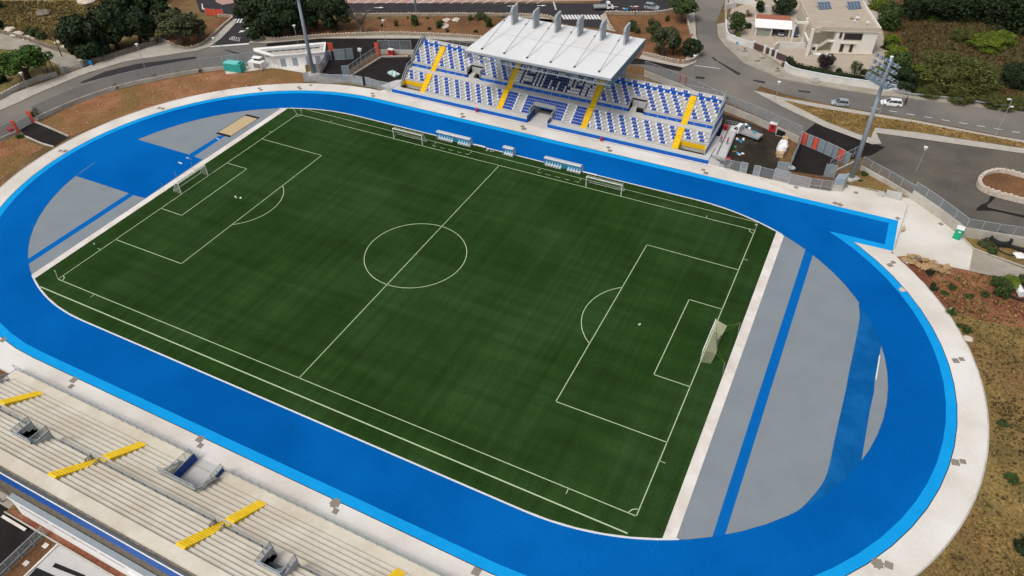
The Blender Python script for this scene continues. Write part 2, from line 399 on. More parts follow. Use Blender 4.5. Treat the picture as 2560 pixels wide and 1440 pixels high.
# markings: one sheet of painted lines
PX, PY, LW = 52.88, 32.64, .13
mk = MB(); ZL = .026
def line(a, b, w=LW, z=ZL, mb=None, m=None):
    d = Vector((b[0]-a[0], b[1]-a[1])).normalized(); n = Vector((-d.y, d.x))*w/2; e = d*w/2
    (mb or mk).add([(a[0]-e.x-n.x, a[1]-e.y-n.y, z), (b[0]+e.x-n.x, b[1]+e.y-n.y, z), (b[0]+e.x+n.x, b[1]+e.y+n.y, z), (a[0]-e.x+n.x, a[1]-e.y+n.y, z)], [(0, 1, 2, 3)], m)
def arc(cx, cy, r, a0, a1, n=40, w=LW):
    for i in range(n):
        t0, t1 = a0+(a1-a0)*i/n, a0+(a1-a0)*(i+1)/n
        mk.add([(cx+(r-w/2)*math.cos(t0), cy+(r-w/2)*math.sin(t0), ZL), (cx+(r-w/2)*math.cos(t1), cy+(r-w/2)*math.sin(t1), ZL), (cx+(r+w/2)*math.cos(t1), cy+(r+w/2)*math.sin(t1), ZL), (cx+(r+w/2)*math.cos(t0), cy+(r+w/2)*math.sin(t0), ZL)], [(0, 3, 2, 1)])
for s in (1, -1):
    line((-PX, s*PY), (PX, s*PY)); line((s*PX, -PY), (s*PX, PY))
    for W_, D_ in ((20.16, 16.5), (9.16, 5.5)):
        line((s*PX, W_), (s*(PX-D_), W_)); line((s*PX, -W_), (s*(PX-D_), -W_)); line((s*(PX-D_), -W_), (s*(PX-D_), W_))
    th = math.acos(5.5/9.15); cx = s*(PX-11)
    arc(cx, 0, 9.15, (math.pi if s > 0 else 0)-th, (math.pi if s > 0 else 0)+th)
    arc(cx, 0, .11, 0, 2*math.pi, 10)
    for t in (1, -1):
        a0 = math.atan2(-t, -s); arc(s*PX, t*PY, 1, a0-math.pi/4, a0+math.pi/4, 10)
        line((s*(PX-9.15), t*(PY+.15)), (s*(PX-9.15), t*(PY+.8)), .1); line((s*(PX+.15), t*(PY-9.15)), (s*(PX+.8), t*(PY-9.15)), .1)
line((0, -PY), (0, PY)); arc(0, 0, 9.15, 0, 2*math.pi, 90); arc(0, 0, .12, 0, 2*math.pi, 10)
line((-53.9, -35.35), (52.6, -35.35), .2); line((-52.6, 35.3), (53.1, 35.3), .11)
for x0, x1 in ((-16.8, -7.9), (8.3, 17.4)):            # technical areas, dashed
    line((x0, 35.1), (x0, 34.5), .1); line((x0, 34.0), (x0, 33.7), .1); line((x0, 33.7), (x0+.8, 33.7), .1)
    line((x1, 35.1), (x1, 34.5), .1); line((x1, 34.0), (x1, 33.7), .1); line((x1, 33.7), (x1-.8, 33.7), .1)
    for k in range(3): line((x0+1.9+k*2.1, 33.7), (x0+2.9+k*2.1, 33.7), .1)
o = mk.build('pitch_markings', 'line_paint'); o['kind'] = 'structure'
# infield colours
sheet('jump_area', GG((343.6, 348.5), (410, 368), (473.6, 387), (484, 391), (506, 399), (363, 495.6), (334, 488), (322, 483), (190, 440), (250, 397), (300, 369)), .0085, 'track_blue')
sheet('jump_runway', GG((69, 648), (322, 483), (334, 488), (70, 661)), .0088, 'runway_blue')
sheet('jump_runway_end', GG((472, 386.5), (547.6, 339.4), (564, 339), (485, 391.3)), .0089, 'runway_blue')
sheet('far_runway', GG((2015.5, 618), (2034.5, 630), (1812, 1340), (1780, 1344)), .0088, 'runway_blue')
steep = smooth_pts(GG((2146, 758.6), (2149, 794), (2138, 856), (2122.5, 930.5), (2114, 976), (2087, 1097), (2071, 1172), (2053, 1213), (2014, 1260), (1988, 1281)), 4)
sheet('steeplechase_lane', steep+GG((1986, 1290), (2050, 1275), (2120, 1225), (2165, 1165), (2153.7, 1151), (2175, 1024), (2185, 980), (2187, 948), (2203.5, 862), (2210, 860), (2200, 820), (2155, 758)), .0087, 'lane_blue')
mw = MB(); line(G(2190, 948), G(2199, 890), .18, .03, mw); line(G(447, 406), G(454, 409), .3, .03, mw); line(G(466, 394), G(471, 396), .2, .03, mw); line(G(542, 346), G(547, 348.5), .2, .03, mw)
mw.build('lane_marks', 'road_paint')['kind'] = 'structure'
# home-straight spur of the track at the far right
spur = GG((1930, 480), (2244, 552), (2233, 629), (2151, 611), (2100, 588), (2040, 560))
sheet('spur_border', [(38, 46.9), (76.1, 46.9), (76.1, 36.9), (69.6, 36.7), (66.4, 38.0), (60, 41), (50, 43), (38, 45)], .0165, 'track_light')
sheet('spur_lane', [(38, 45.42), (74.6, 45.42), (74.6, 38.3), (65.8, 38.2), (60, 37), (50, 39), (38, 41)], .0175, 'track_blue')
# ================================================================ aprons, yards, roads
sheet('apron', GG((1600, 372), (1795, 412), (1850, 430), (1971, 459), (2075, 478), (2110, 462), (2150, 468), (2275, 494), (2330, 532), (2404, 586), (2432, 625), (2423, 676), (2338, 660), (2262, 640), (2236, 642), (2232, 629), (2190, 640), (2120, 600), (1700, 470)), .006, 'apron_concrete')
sheet('stand_forecourt', [(-44, 47.5), (44, 47.5), (42, 52.5), (-41, 52.5)], .0075, 'strip_concrete')
sheet('tunnel_floor', [(-2.62, 51.0), (2.62, 51.0), (2.62, 58.6), (-2.62, 58.6)], .02, 'stand_pale')
sheet('tunnel_floor', [(-3.12, -49.9), (2.12, -49.9), (2.12, -57.6), (-3.12, -57.6)], .02, 'stand_pale')
sheet('near_forecourt', [(-60, -48), (60, -48), (60, -50.5), (-60, -50.5)], .0075, 'ring_concrete')
sheet('ramp_road', GG((2429, 622), (2440, 626), (2560, 672), (2700, 720), (2700, 790), (2560, 706), (2423, 677)), .005, 'pavement')
sheet('right_yard', GG((1800, 278), (1805, 282), (1924, 327), (1962, 341), (1950, 391), (1936, 446), (1844, 432), (1795, 412), (1700, 380), (1700, 250)), .003, 'dusty_asphalt')
sheet('left_yard', GG((952, 143), (1030, 143), (1090, 160), (1010, 200), (975, 226), (910, 212), (876, 190)), .003, 'new_asphalt')
sheet('left_gate_yard', GG((825, 130), (822, 152), (808, 176), (800, 190), (880, 205), (872, 175), (905, 150), (960, 110), (960, 90), (830, 96)), .0022, 'new_asphalt')
sheet('bank', smooth_pts(GG((108, 302), (200, 256), (310, 222), (465, 190), (566, 173)), 3)+GG((640, 186), (690, 170), (760, 183), (760, 206), (640, 222), (500, 240), (370, 268), (250, 310), (168, 344), (112, 312)), .0, 'bank_soil')
sheet('bank', GG((-200, 400), (0, 352), (45, 332), (60, 350), (110, 367), (60, 400), (0, 452), (-200, 640)), .0, 'bank_soil')
sheet('gate_ramp', GG((50, 322), (90, 305), (122, 320), (173, 343), (135, 366), (105, 358), (60, 338)), .004, 'new_asphalt')
road = GG((-300, 470), (0, 356), (45, 333), (95, 302), (200, 256), (310, 219), (465, 186), (562, 172), (650, 160), (700, 160), (830, 140), (1000, 118), (1400, 150), (1600, 165), (1660, 195), (1815, 252), (1884, 284), (1997, 341), (2030, 350), (2155, 392), (2280, 470), (2404, 560), (2600, 620), (3000, 700), (3000, 460), (2560, 380), (2202, 361), (2180, 340), (2060, 300), (1960, 258), (1887, 232), (1900, 215), (1960, 235), (2080, 262), (2300, 300), (2600, 358), (3200, 450), (3200, 380), (2600, 285), (2275, 246), (2180, 236), (1944, 195), (1859, 157), (1810, 115), (1792, 90), (1790, 57), (1812, 0), (1820, -60), (1735, -60), (1737, 0), (1744, 90), (1754, 130), (1737, 160), (1707, 171), (1597, 148), (1400, 125), (1050, 97), (800, 97), (665, 107), (622, 108), (520, 118), (425, 137), (325, 152), (262, 170), (200, 190), (100, 232), (0, 277), (-300, 400))
sheet('road', road, .001, 'asphalt')
sheet('fresh_road', GG((667, 109), (667, 122), (1040, 137), (1400, 160), (1612, 161), (1700, 178), (1708, 170), (1597, 147), (1400, 128), (1050, 97), (800, 97)), .0055, 'new_asphalt')
sheet('car_park', GG((2155, 392), (2030, 350), (2065, 318), (2202, 361), (2190, 332), (2560, 384), (3000, 460), (3000, 700), (2560, 600), (2404, 560), (2280, 470)), .003, 'old_asphalt')
sheet('gate_road', GG((1998, 341), (2038, 308), (2140, 346), (2213, 368), (2180, 388), (2095, 405), (2063, 440), (1974, 428)), .005, 'new_asphalt')
sheet('stop_lane', GG((515, 116), (585, 57), (560, 40), (500, 30), (470, -60), (900, -60), (1000, 8), (1500, 8), (1500, -10), (1735, -60), (1737, 0), (1690, 22), (1590, 34), (1512, 33), (1500, 40), (1530, 75), (1530, 60), (1390, 52), (1200, 37), (870, 38), (700, 36), (640, 60), (622, 108)), .002, 'road_asphalt')
sheet('junction_road', GG((1380, 44), (1512, 33), (1497, 42), (1530, 75), (1400, 60)), .0024, 'road_asphalt')
for nm, pp in (('parking_bays', ((700, -20), (705, 9), (1020, 7), (1500, 2), (1600, -20), (1600, -60), (700, -60))), ('parking_island', ((528, -30), (540, 5), (556, 12), (580, 8), (640, -10), (640, -40)))):
    sheet(nm, GG(*pp), .006, 'pink_paving')
# pavements
pav = [smooth_pts(GG((-300, 395), (0, 277), (100, 232), (200, 190), (262, 170), (325, 152), (425, 137), (525, 117), (590, 58)), 3)+GG((583, 42), (560, 38), (578, 46), (530, 96), (500, 116), (462, 124), (397, 100), (392, 112), (330, 128), (262, 152), (205, 172), (150, 192), (25, 237), (0, 250), (-300, 365)),
       GG((622, 108), (667, 109), (800, 97), (1050, 97), (1200, 106), (1200, 96), (985, 88), (810, 93), (668, 101), (652, 90), (640, 88)),
       GG((1597, 147), (1707, 170), (1738, 158), (1755, 131), (1740, 90), (1735, 0), (1735, -60), (1718, -60), (1720, 0), (1722, 60), (1733, 118), (1707, 156), (1606, 135)),
       GG((870, 38), (1200, 37), (1390, 50), (1390, 46), (1200, 34), (870, 35)),
       GG((1500, 40), (1512, 33), (1525, 60), (1540, 80), (1510, 74)),
       GG((1882, 228), (1900, 230), (1960, 245), (2078, 266), (2300, 304), (2487, 340), (2560, 352), (3200, 460), (3200, 480), (2560, 366), (2300, 320), (2026, 266), (1960, 252), (2065, 305), (2139, 334), (2177, 345), (2187, 320), (2300, 333), (2560, 372), (3200, 495), (3200, 510), (2560, 385), (2190, 333), (2203, 360), (2180, 362), (2060, 318), (1960, 270))]
for q in pav: sheet('pavement', q, .12, 'pale_pavement')
sheet('pavement', GG((1812, 0), (1812, 56), (1792, 60), (1795, 92), (1812, 115), (1859, 157), (1944, 195), (2180, 236), (2275, 246), (2560, 282), (3200, 385), (3200, 370), (2560, 270), (2275, 236), (2180, 219), (1977, 182), (1960, 168), (1882, 120), (1830, 98), (1815, 60), (1820, 0)), .02, 'pavement')
kb = MB()
for p in (smooth_pts(GG((1887, 162), (1944, 195), (2060, 217), (2180, 236), (2275, 246), (2560, 282)), 3), smooth_pts(GG((0, 277), (100, 232), (200, 190), (262, 170), (325, 152), (425, 137), (525, 118)), 3)): kb.wall(p, .16, 0, .13)
kb.build('kerb', 'pavement')['kind'] = 'structure'
# soil beds
sheet('flower_bed', smooth_pts(GG((400, 96), (462, 121), (505, 112), (535, 88), (580, 48), (560, 44), (480, 60), (400, 70)), 3, True), .125, 'bed_soil')
sheet('flower_bed', GG((655, 88), (668, 99), (810, 92), (985, 86), (1200, 95), (1420, 110), (1420, 60), (1380, 55), (1200, 46), (870, 47), (700, 50), (650, 70)), .012, 'bed_soil')
sheet('flower_bed', GG((1514, 40), (1590, 40), (1694, 30), (1714, 28), (1718, 60), (1731, 116), (1705, 152), (1606, 132), (1500, 110), (1528, 74)), .012, 'bed_soil')
sheet('grass_strip', GG((1960, 253), (2026, 267), (2139, 285), (2280, 306), (2560, 358), (3200, 470), (3200, 486), (2560, 371), (2355, 340), (2187, 319), (2177, 343), (2139, 333), (2065, 304)), .13, 'yellow_grass')
sheet('red_bank', GG((2238, 643), (2262, 640), (2338, 661), (2423, 678), (2560, 708), (2700, 760), (2560, 820), (2450, 800), (2390, 780), (2365, 770), (2304, 700)), -.008, 'red_soil')
sheet('verge', GG((2277, 497), (2150, 424), (2125, 440), (2112, 460), (2150, 470)), .008, 'olive_ground')
sheet('verge', GG((2404, 588), (2436, 626), (2560, 666), (2560, 612)), .008, 'olive_ground')
sheet('verge', GG((1805, 277), (1997, 356), (1985, 372), (1962, 341), (1924, 327)), .007, 'bed_soil')
sheet('verge', GG((1962, 341), (1990, 352), (1966, 394), (1948, 392)), .0072, 'bed_soil')
sheet('verge', GG((878, 188), (955, 140), (1030, 143), (1030, 138), (950, 132), (878, 176)), .007, 'bed_soil')
sheet('technical_pad', GG((566, 186), (680, 170), (700, 172), (765, 183), (762, 160), (700, 150), (640, 150), (560, 172)), .006, 'apron_concrete')
# wild land
sheet('hillside', GG((-600, 600), (-600, -400), (560, -250), (440, -60), (420, 60), (390, 108), (262, 150), (205, 168), (150, 190), (0, 240)), -.012, 'hill_ground')
sheet('wild_field', GG((2200, -250), (3600, -250), (3600, 400), (2560, 276), (2280, 238), (2230, 150), (2215, 60)), -.012, 'wild_ground')
sheet('dirt_track', smooth_pts(GG((-60, 78), (0, 83), (60, 98), (130, 124), (185, 140), (205, 165), (160, 168), (120, 150), (60, 130), (0, 122), (-60, 118)), 3, True), -.004, 'pavement')
sheet('villa_forecourt', GG((1815, 60), (1830, 20), (1900, 0), (2016, -20), (2195, -20), (2205, 60), (2212, 110), (2228, 150), (2272, 232), (2180, 217), (1977, 180), (1960, 166), (1882, 118), (1835, 96)), .004, 'villa_paving')
# repair patches, arrows, zebra crossings, lettering on the roads
pm = MB()
for q in (((200, 206), (262, 179), (340, 160), (490, 141), (492, 149), (400, 164), (300, 184), (206, 208)), ((1778, 143), (1785, 143), (1794, 152), (1787, 152)), ((1791, 153), (1797, 153), (1854, 185), (1845, 188)), ((1740, 191), (1762, 193), (1761, 198), (1739, 196)), ((1884, 199), (1914, 204), (1910, 209), (1882, 202)), ((1996, 225), (2026, 229), (2025, 233), (1996, 229)), ((560, 125), (566, 124), (602, 134), (594, 136))):
    pm.poly(GG(*q), .0075)
pm.build('asphalt_patches', 'road_asphalt')['kind'] = 'structure'
pm = MB(); pm.poly(smooth_pts(GG((2478, 487), (2470, 505), (2452, 512), (2440, 527), (2480, 527), (2560, 545), (2620, 560), (2560, 538), (2470, 519), (2478, 505), (2492, 488)), 2, True), .0085); pm.build('wet_patch', 'new_asphalt')['kind'] = 'structure'
pm = MB()
def pq(*p): pm.poly(GG(*p), .0095)
for k in range(12): pq((1402+k*8, 37), (1407+k*8, 37), (1415+k*8, 48), (1409+k*8, 48))
for k in range(7): pq((588+k*7.5, 47), (592+k*7.5, 47), (587+k*7.5, 57), (583+k*7.5, 57))
for u, v, s in ((936, 19, 1), (1268, 15, 1), (1342, 14, 1), (1545, 17, -1), (1575, 16, 1)):
    L = 24; pq((u, v-.5), (u+L*.55*s, v-.9), (u+L*.55*s, v-2), (u+L*s, v-.3), (u+L*.55*s, v+1.5), (u+L*.55*s, v+.5), (u, v+.5))
pq((504, 9), (506, 9), (508, 21), (516, 23), (514, 26), (505, 22)); pq((596, 82), (602, 76), (612, 76), (616, 72), (611, 80), (603, 80))
pq((520, 115.5), (622, 107.5), (622, 111), (518, 118.5))
for k in range(9): pq((1381.5+k*.7, 4+k*2.4), (1386+k*.7, 4+k*2.4), (1386.4+k*.7, 5.4+k*2.4), (1382+k*.7, 5.4+k*2.4))
for k in range(14): pq((1029+k*4, 6), (1031+k*4, 6), (1031+k*4, 7.5), (1029+k*4, 7.5))
for k in range(24): pq((720+k*27, 8.5), (722+k*27, 8.5), (745+k*27, -4), (743+k*27, -4))
pq((1737, 163), (1800, 171), (1800, 172), (1737, 164))
for k in range(9): pq((2178+k*44, 269+k*7.4), (2198+k*44, 272+k*7.4), (2198+k*44, 273+k*7.4), (2178+k*44, 270+k*7.4))
pm.build('road_markings', 'road_paint')['kind'] = 'structure'
# STOP lettering on the fresh asphalt, upside down from here: built of strokes
lm = MB()
oo = Vector(G(599, 101)); ex = (Vector(G(575, 97))-oo); ey = (Vector(G(580, 108.5))-Vector(G(576, 97)))*-1
oo = Vector(G(598, 95.5)); ex = Vector(G(576, 92.5))-oo; ey = Vector(G(599, 104))-oo; ey = -ey; oo = Vector(G(599, 104))-ey*0
oo = Vector(G(598, 103)); ex = Vector(G(573, 98.5))-oo; dn = Vector(G(601.5, 94.5))-oo
strokes = {'S': [((1, .9), (.1, 1)), ((.1, 1), (.1, .55)), ((.1, .55), (.9, .45)), ((.9, .45), (.9, 0)), ((.9, 0), (0, 0))], 'T': [((0, 1), (1, 1)), ((.5, 1), (.5, 0))], 'O': [((.1, 0), (.1, 1)), ((.1, 1), (.9, 1)), ((.9, 1), (.9, 0)), ((.9, 0), (.1, 0))], 'P': [((.1, 0), (.1, 1)), ((.1, 1), (.9, 1)), ((.9, 1), (.9, .5)), ((.9, .5), (.1, .5))]}
for i, ch in enumerate('STOP'):
    for a, b in strokes[ch]:
        # the lettering is read by a driver coming from the road above, so its tops point towards the stadium
        def q(p): return oo+ex*(i*.27+p[0]*.19)+dn*(1-p[1])
        line(q(a), q(b), .15, .0095, lm)
lm.build('stop_lettering', 'road_paint')['kind'] = 'structure'
# ================================================================ the two grandstands
LOW0, LOWD, LOWF, LOWR = 53.1, .65, 1.1, .415      # lower tier: front, depth, first floor, rise
UP0, UPD, UPF, UPR = 59.2, .70, 4.95, .40          # upper tier
DECK, CON = .82, 3.85
STX = (-31.25, -10.45, 10.45, 31.25); SW = .66
def segs(x0, x1, cuts):
    "x intervals of [x0, x1] with the (a, b) cuts removed"
    out = [(x0, x1)]
    for a, b in cuts:
        n = []
        for p, q in out:
            if b <= p or a >= q: n.append((p, q)); continue
            if a > p: n.append((p, a))
            if b < q: n.append((b, q))
        out = n
    return out
STC = [(x-SW, x+SW) for x in STX]; VOM = [(-22, -18.6), (18.6, 22)]; TUN = [(-2.62, 2.62)]
def stand(far):
    if far:
        fm = lambda x, y, z: (x, y, z); base = (0, 51.3, 0)
        root = thing('grandstand', 'covered grandstand with blue and white seats, yellow stairs and a white cantilever roof', 'grandstand', base)
        A, B, C_, D_ = 'stand_grey', 'stand_pale', 'blue_paint', 'stand_greygreen'
    else:
        fm = lambda x, y, z: (x-.5, 1.05-y, z); base = (-.5, 1.05-51.3, 0)
        root = thing('grandstand', 'uncovered beige concrete grandstand with yellow stairs in the near left corner', 'grandstand', base)
        A, B, C_, D_ = 'stand_beige', 'stand_beige', 'blue_paint', 'stand_greygreen'
    def put(mb, name, m=None, kind=None, label=None, parent=None):
        mb.map(fm)
        o = mb.build(name, m, parent or root, world=True if parent is None else False)
        if kind: o['kind'] = kind
        if label: o['label'] = label
        return o
    # deck with the tunnel mouth left open
    LOWD, LEND = (.65, 57.1) if far else (.79, 57.9)
    d = MB()
    for x0, x1 in segs(-38.9, 38.9, TUN): d.box(x0, x1, 51.42, 53.1, 0, DECK)
    d.prism([(-38.9, 51.42), (-38.9, 58), (-37.5, 58), (-37.5, 53.1), (-37.5, 51.42)], 0, DECK-.004)
    d.prism([(38.9, 51.42), (38.9, 62), (37.75, 62), (37.75, 53.1), (37.75, 51.42)], 0, DECK-.004)
    put(d, 'deck', B)
    lt = MB()
    for i in range(1, 7):
        y0 = LOW0+LOWD*(i-1); f = LOWF+LOWR*(i-1); y1 = LEND if i == 6 else y0+LOWD
        cuts = STC+(TUN if i <= 4 else [])+([(-37.5, -31.9), (31.9, 37.5)] if (i <= 3 and far) else [])
        for x0, x1 in segs(-37.5, 37.5, cuts):
            lo = 2.35 if (i >= 5 and x0 > -5 and False) else 0
            if i >= 5:
                for a, b in segs(x0, x1, TUN): lt.box(a, b, y0, y1, 0, f)
                for a, b in [(max(x0, -2.62), min(x1, 2.62))]:
                    if a < b: lt.box(a, b, y0, y1, 2.35, f)
            else: lt.box(x0, x1, y0, y1, 0, f)
            # nosing: a slightly paler front lip
            if far and (i < 5 or x1 < 0 or x0 > 0): lt.box(x0, x1, y0-.03, y0, f-.09, f-.003)
    put(lt, 'lower_tier', A)
    cc = MB()
    for a, b in segs(-37.5, 37.5, TUN): cc.box(a, b, LEND, 58.9, 0, CON)
    cc.box(-2.62, 2.62, LEND, 58.9, 2.6, CON)
    put(cc, 'concourse', B)
    ut = MB()
    for a, b in segs(-37.5, 37.5, VOM+[(x-SW, x+SW) for x in STX]): ut.box(a, b, 59.06, 59.2, 0, 4.5)
    for i in range(1, 9):
        y0 = UP0+UPD*(i-1); f = UPF+UPR*(i-1)
        if i == 8: y0 = 64.1; f = 7.9
        y1 = y0+UPD if i < 8 else 65.8
        cuts = (STC if i < 8 else [])+(VOM if i <= 3 else [])
        for a, b in segs(-37.5, 37.5, cuts):
            ut.box(a, b, y0, y1, 0 if not (4 <= i <= 6 and any(a < (p+q)/2 < b for p, q in VOM)) else f-.5, f)
            if far and i < 8: ut.box(a, b, y0-.03, y0, f-.09, f-.003)
        if 4 <= i <= 6:
            for a, b in segs(-37.5, 37.5, VOM+STC): ut.box(a+.004, b-.004, y0+.004, y1-.004, 0, f-.51)
    put(ut, 'upper_tier', A)
    # blue walls
    bw = MB()
    for a, b in segs(-38.9, 38.9, TUN): bw.box(a, b, 51.3, 51.42, 0, DECK+.03, C_); bw.box(a, b, 51.28, 51.44, DECK+.03, DECK+.07, 'cyan_edge' if far else 'stand_greygreen')
    for s in (-1, 1):
        TE = 55.7 if far else 56.2
        bw.box(s*2.62, s*2.5, 51.42, TE, 0, DECK+.9 if far else 1.6, 'deep_blue'); bw.box(s*2.66, s*2.46, 51.42, TE, DECK+.9 if far else 1.6, (DECK+.95) if far else 1.65, D_)
        bw.box(s*38.9, s*39.02, 51.3, 57, 0, DECK, C_)
    if far: bw.box(-2.5, 2.5, 55.6, 55.68, 1.9, 2.7, 'deep_blue')
    put(bw, 'front_fascia')
    tw = MB(); tw.box(-2.62, 2.62, 55.4 if far else 56.0, 55.6 if far else 56.2, 2.35, 3.3, D_)
    for s in (-1, 1): tw.box(s*2.64, s*2.82, 53.0, 55.6, DECK, 2.7 if far else 1.7, D_)
    put(tw, 'tunnel_parapet')
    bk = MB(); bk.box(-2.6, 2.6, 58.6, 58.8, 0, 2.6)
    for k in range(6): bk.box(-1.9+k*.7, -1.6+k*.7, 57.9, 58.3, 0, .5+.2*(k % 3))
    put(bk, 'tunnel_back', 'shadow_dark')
    if far:
        cw = MB()
        for a, b in segs(-37.3, 37.3, VOM+STC):
            cw.box(a, b, 58.9, 59.06, CON, 4.5, 'blue_paint')
            n = int((b-a)/2.1)
            for k in range(n): cw.box(a+(k+.5)*(b-a)/n-.05, a+(k+.5)*(b-a)/n+.05, 58.885, 58.9, 4.05, 4.3, 'white_paint')
        put(cw, 'concourse_wall')
    else:
        cw = MB()
        for a, b in segs(-37.3, 37.3, VOM+STC): cw.box(a, b, 58.9, 59.06, CON, 4.5)
        put(cw, 'concourse_wall', 'stand_beige')
    bd = MB()
    if far:
        bd.box(-37.3, 37.3, 63.98, 64.1, 7.36, 8.1)
        put(bd, 'top_band', 'blue_paint')
    # stairs
    for x in STX:
        st = MB(); m1 = 'stair_yellow'
        for k in range(14):
            sd_ = (LEND-53.0)/14; y = 53.0+k*sd_; st.box(x-SW-.02, x+SW+.02, y, y+sd_+.004, DECK if k < 1 else 0, DECK+.216*(k+1)+.012)
            st.box(x-SW-.03, x+SW+.03, y-.02, y+.05, DECK+.216*(k+1)-.02, DECK+.216*(k+1)+.02, None)
        for k in range(17):
            y = 58.3+k*.342; z = min(CON+.24*(k+1), 7.92)+.012; st.box(x-SW-.02, x+SW+.02, y, y+.344, CON if y < 58.9 else 0, z)
            st.box(x-SW-.03, x+SW+.03, y-.02, y+.05, z-.03, z+.008)
        if abs(x) < 20 and far: st.box(x-SW, x+SW, 57.1, 58.35, CON-.1, CON+.012)
        put(st, 'staircase', m1)
    # vomitories
    for a, b in VOM:
        v = MB()
        v.box(a, b, 61.3, 61.45, 4.0, 6.65); v.box(a-.12, a, 58.9, 61.4, CON, 6.1); v.box(b, b+.12, 58.9, 61.4, CON, 6.1)
        v.box(a, b, 64.9, 65.0, 0, 5.6)
        for k in range(9): v.box(a, b, 59.3+k*.33, 59.3+(k+1)*.33, 0, CON-.2*(k+1)+.1)
        v.box(a, b, 58.9, 59.3, 0, CON-.004)
        put(v, 'vomitory', 'stand_grey' if far else 'stand_pale')
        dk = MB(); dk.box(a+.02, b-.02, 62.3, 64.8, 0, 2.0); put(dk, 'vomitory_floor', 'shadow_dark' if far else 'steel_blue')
        if far: sw_ = MB(); sw_.prism([(a+.15, 59.3), (a+1.5, 59.3), (a+1.2, 61.2), (a+.15, 61.2)], 3.0, 4.3); put(sw_, 'vomitory_ramp', 'stand_pale')
    # side walls with sloping top; the outer face carries blue and white stripes
    prof = [(53.2, 0), (53.2, 1.05), (57.1, 4.25), (58.9, 4.45), (59.1, 5.3), (64.4, 8.5), (66.0, 8.75), (66.0, 0)]
    def top(y):
        for p, q in zip(prof[1:-1], prof[2:-1]):
            if p[0] <= y <= q[0]: return p[1]+(q[1]-p[1])*(y-p[0])/(q[0]-p[0]+1e-9)
        return 0
    for s in (-1, 1):
        e = MB(); e.xprism(prof, s*37.5, s*37.72, 'stand_greygreen' if far else 'stand_pale')
        if far:
            bands = [('deep_blue', 0, 1.7), ('white_paint', 1.7, 3.4), ('blue_paint', 3.4, 5.0), ('white_paint', 5.0, 5.9), ('blue_paint', 5.9, 7.2), ('white_paint', 7.2, 8.4)]
            for mm, z0, z1 in bands:
                ys = [53.2+k*.2 for k in range(65)]
                ok = [y for y in ys if top(y) > z0+.02]
                if not ok: continue
                up = [(y, min(z1, top(y)-.01)) for y in ok]
                e.xprism([(ok[0], z0)]+up+[(ok[-1], z0)], s*37.72, s*37.75, mm)
        put(e, 'end_wall', label=('end wall striped blue and white on its outer face' if far else None))
        r = MB()
        rp = [(53.3, 1.05), (57.1, 4.25), (58.9, 4.45), (59.1, 5.3), (64.4, 8.5), (65.8, 8.6)]
        for (ya, za), (yb, zb) in zip(rp[:-1], rp[1:]):
            r.bar((s*37.6, ya, za+1.0), (s*37.6, yb, zb+1.0), .06, m='galv')
            r.add([(s*37.6, ya, za), (s*37.6, yb, zb), (s*37.6, yb, zb+1), (s*37.6, ya, za+1)], [(0, 1, 2, 3)], 'wire_mesh')
            r.bar((s*37.6, ya, za), (s*37.6, ya, za+1), .05, m='galv')
        put(r, 'end_railing')
    # rear parapet and rail
    rp = MB(); rp.box(-37.72, 37.72, 65.8, 66.0, 0, 8.02 if not far else 8.1); put(rp, 'rear_wall', 'stand_pale' if far else 'old_stone')
    rr = MB()
    for k in range(39): x = -37.5+k*75/38; rr.bar((x, 65.9, 8.05), (x, 65.9, 9.15), .05, m='galv')
    rr.bar((-37.5, 65.9, 9.15), (37.5, 65.9, 9.15), .06, m='galv'); rr.bar((-37.5, 65.9, 8.6), (37.5, 65.9, 8.6), .03, m='galv')
    if far: put(rr, 'rear_railing')
    if not far:
        q = MB(); q.box(-37.7, 37.7, 66.02, 66.34, 7.45, 7.82, 'dark_steel'); q.box(-37.72, 37.72, 66.34, 66.42, 5.25, 7.62, 'blue_paint'); q.box(-37.72, 37.72, 66.30, 66.46, 7.62, 7.70, 'plastic_white')
        put(q, 'rear_band')
    return root, put, fm
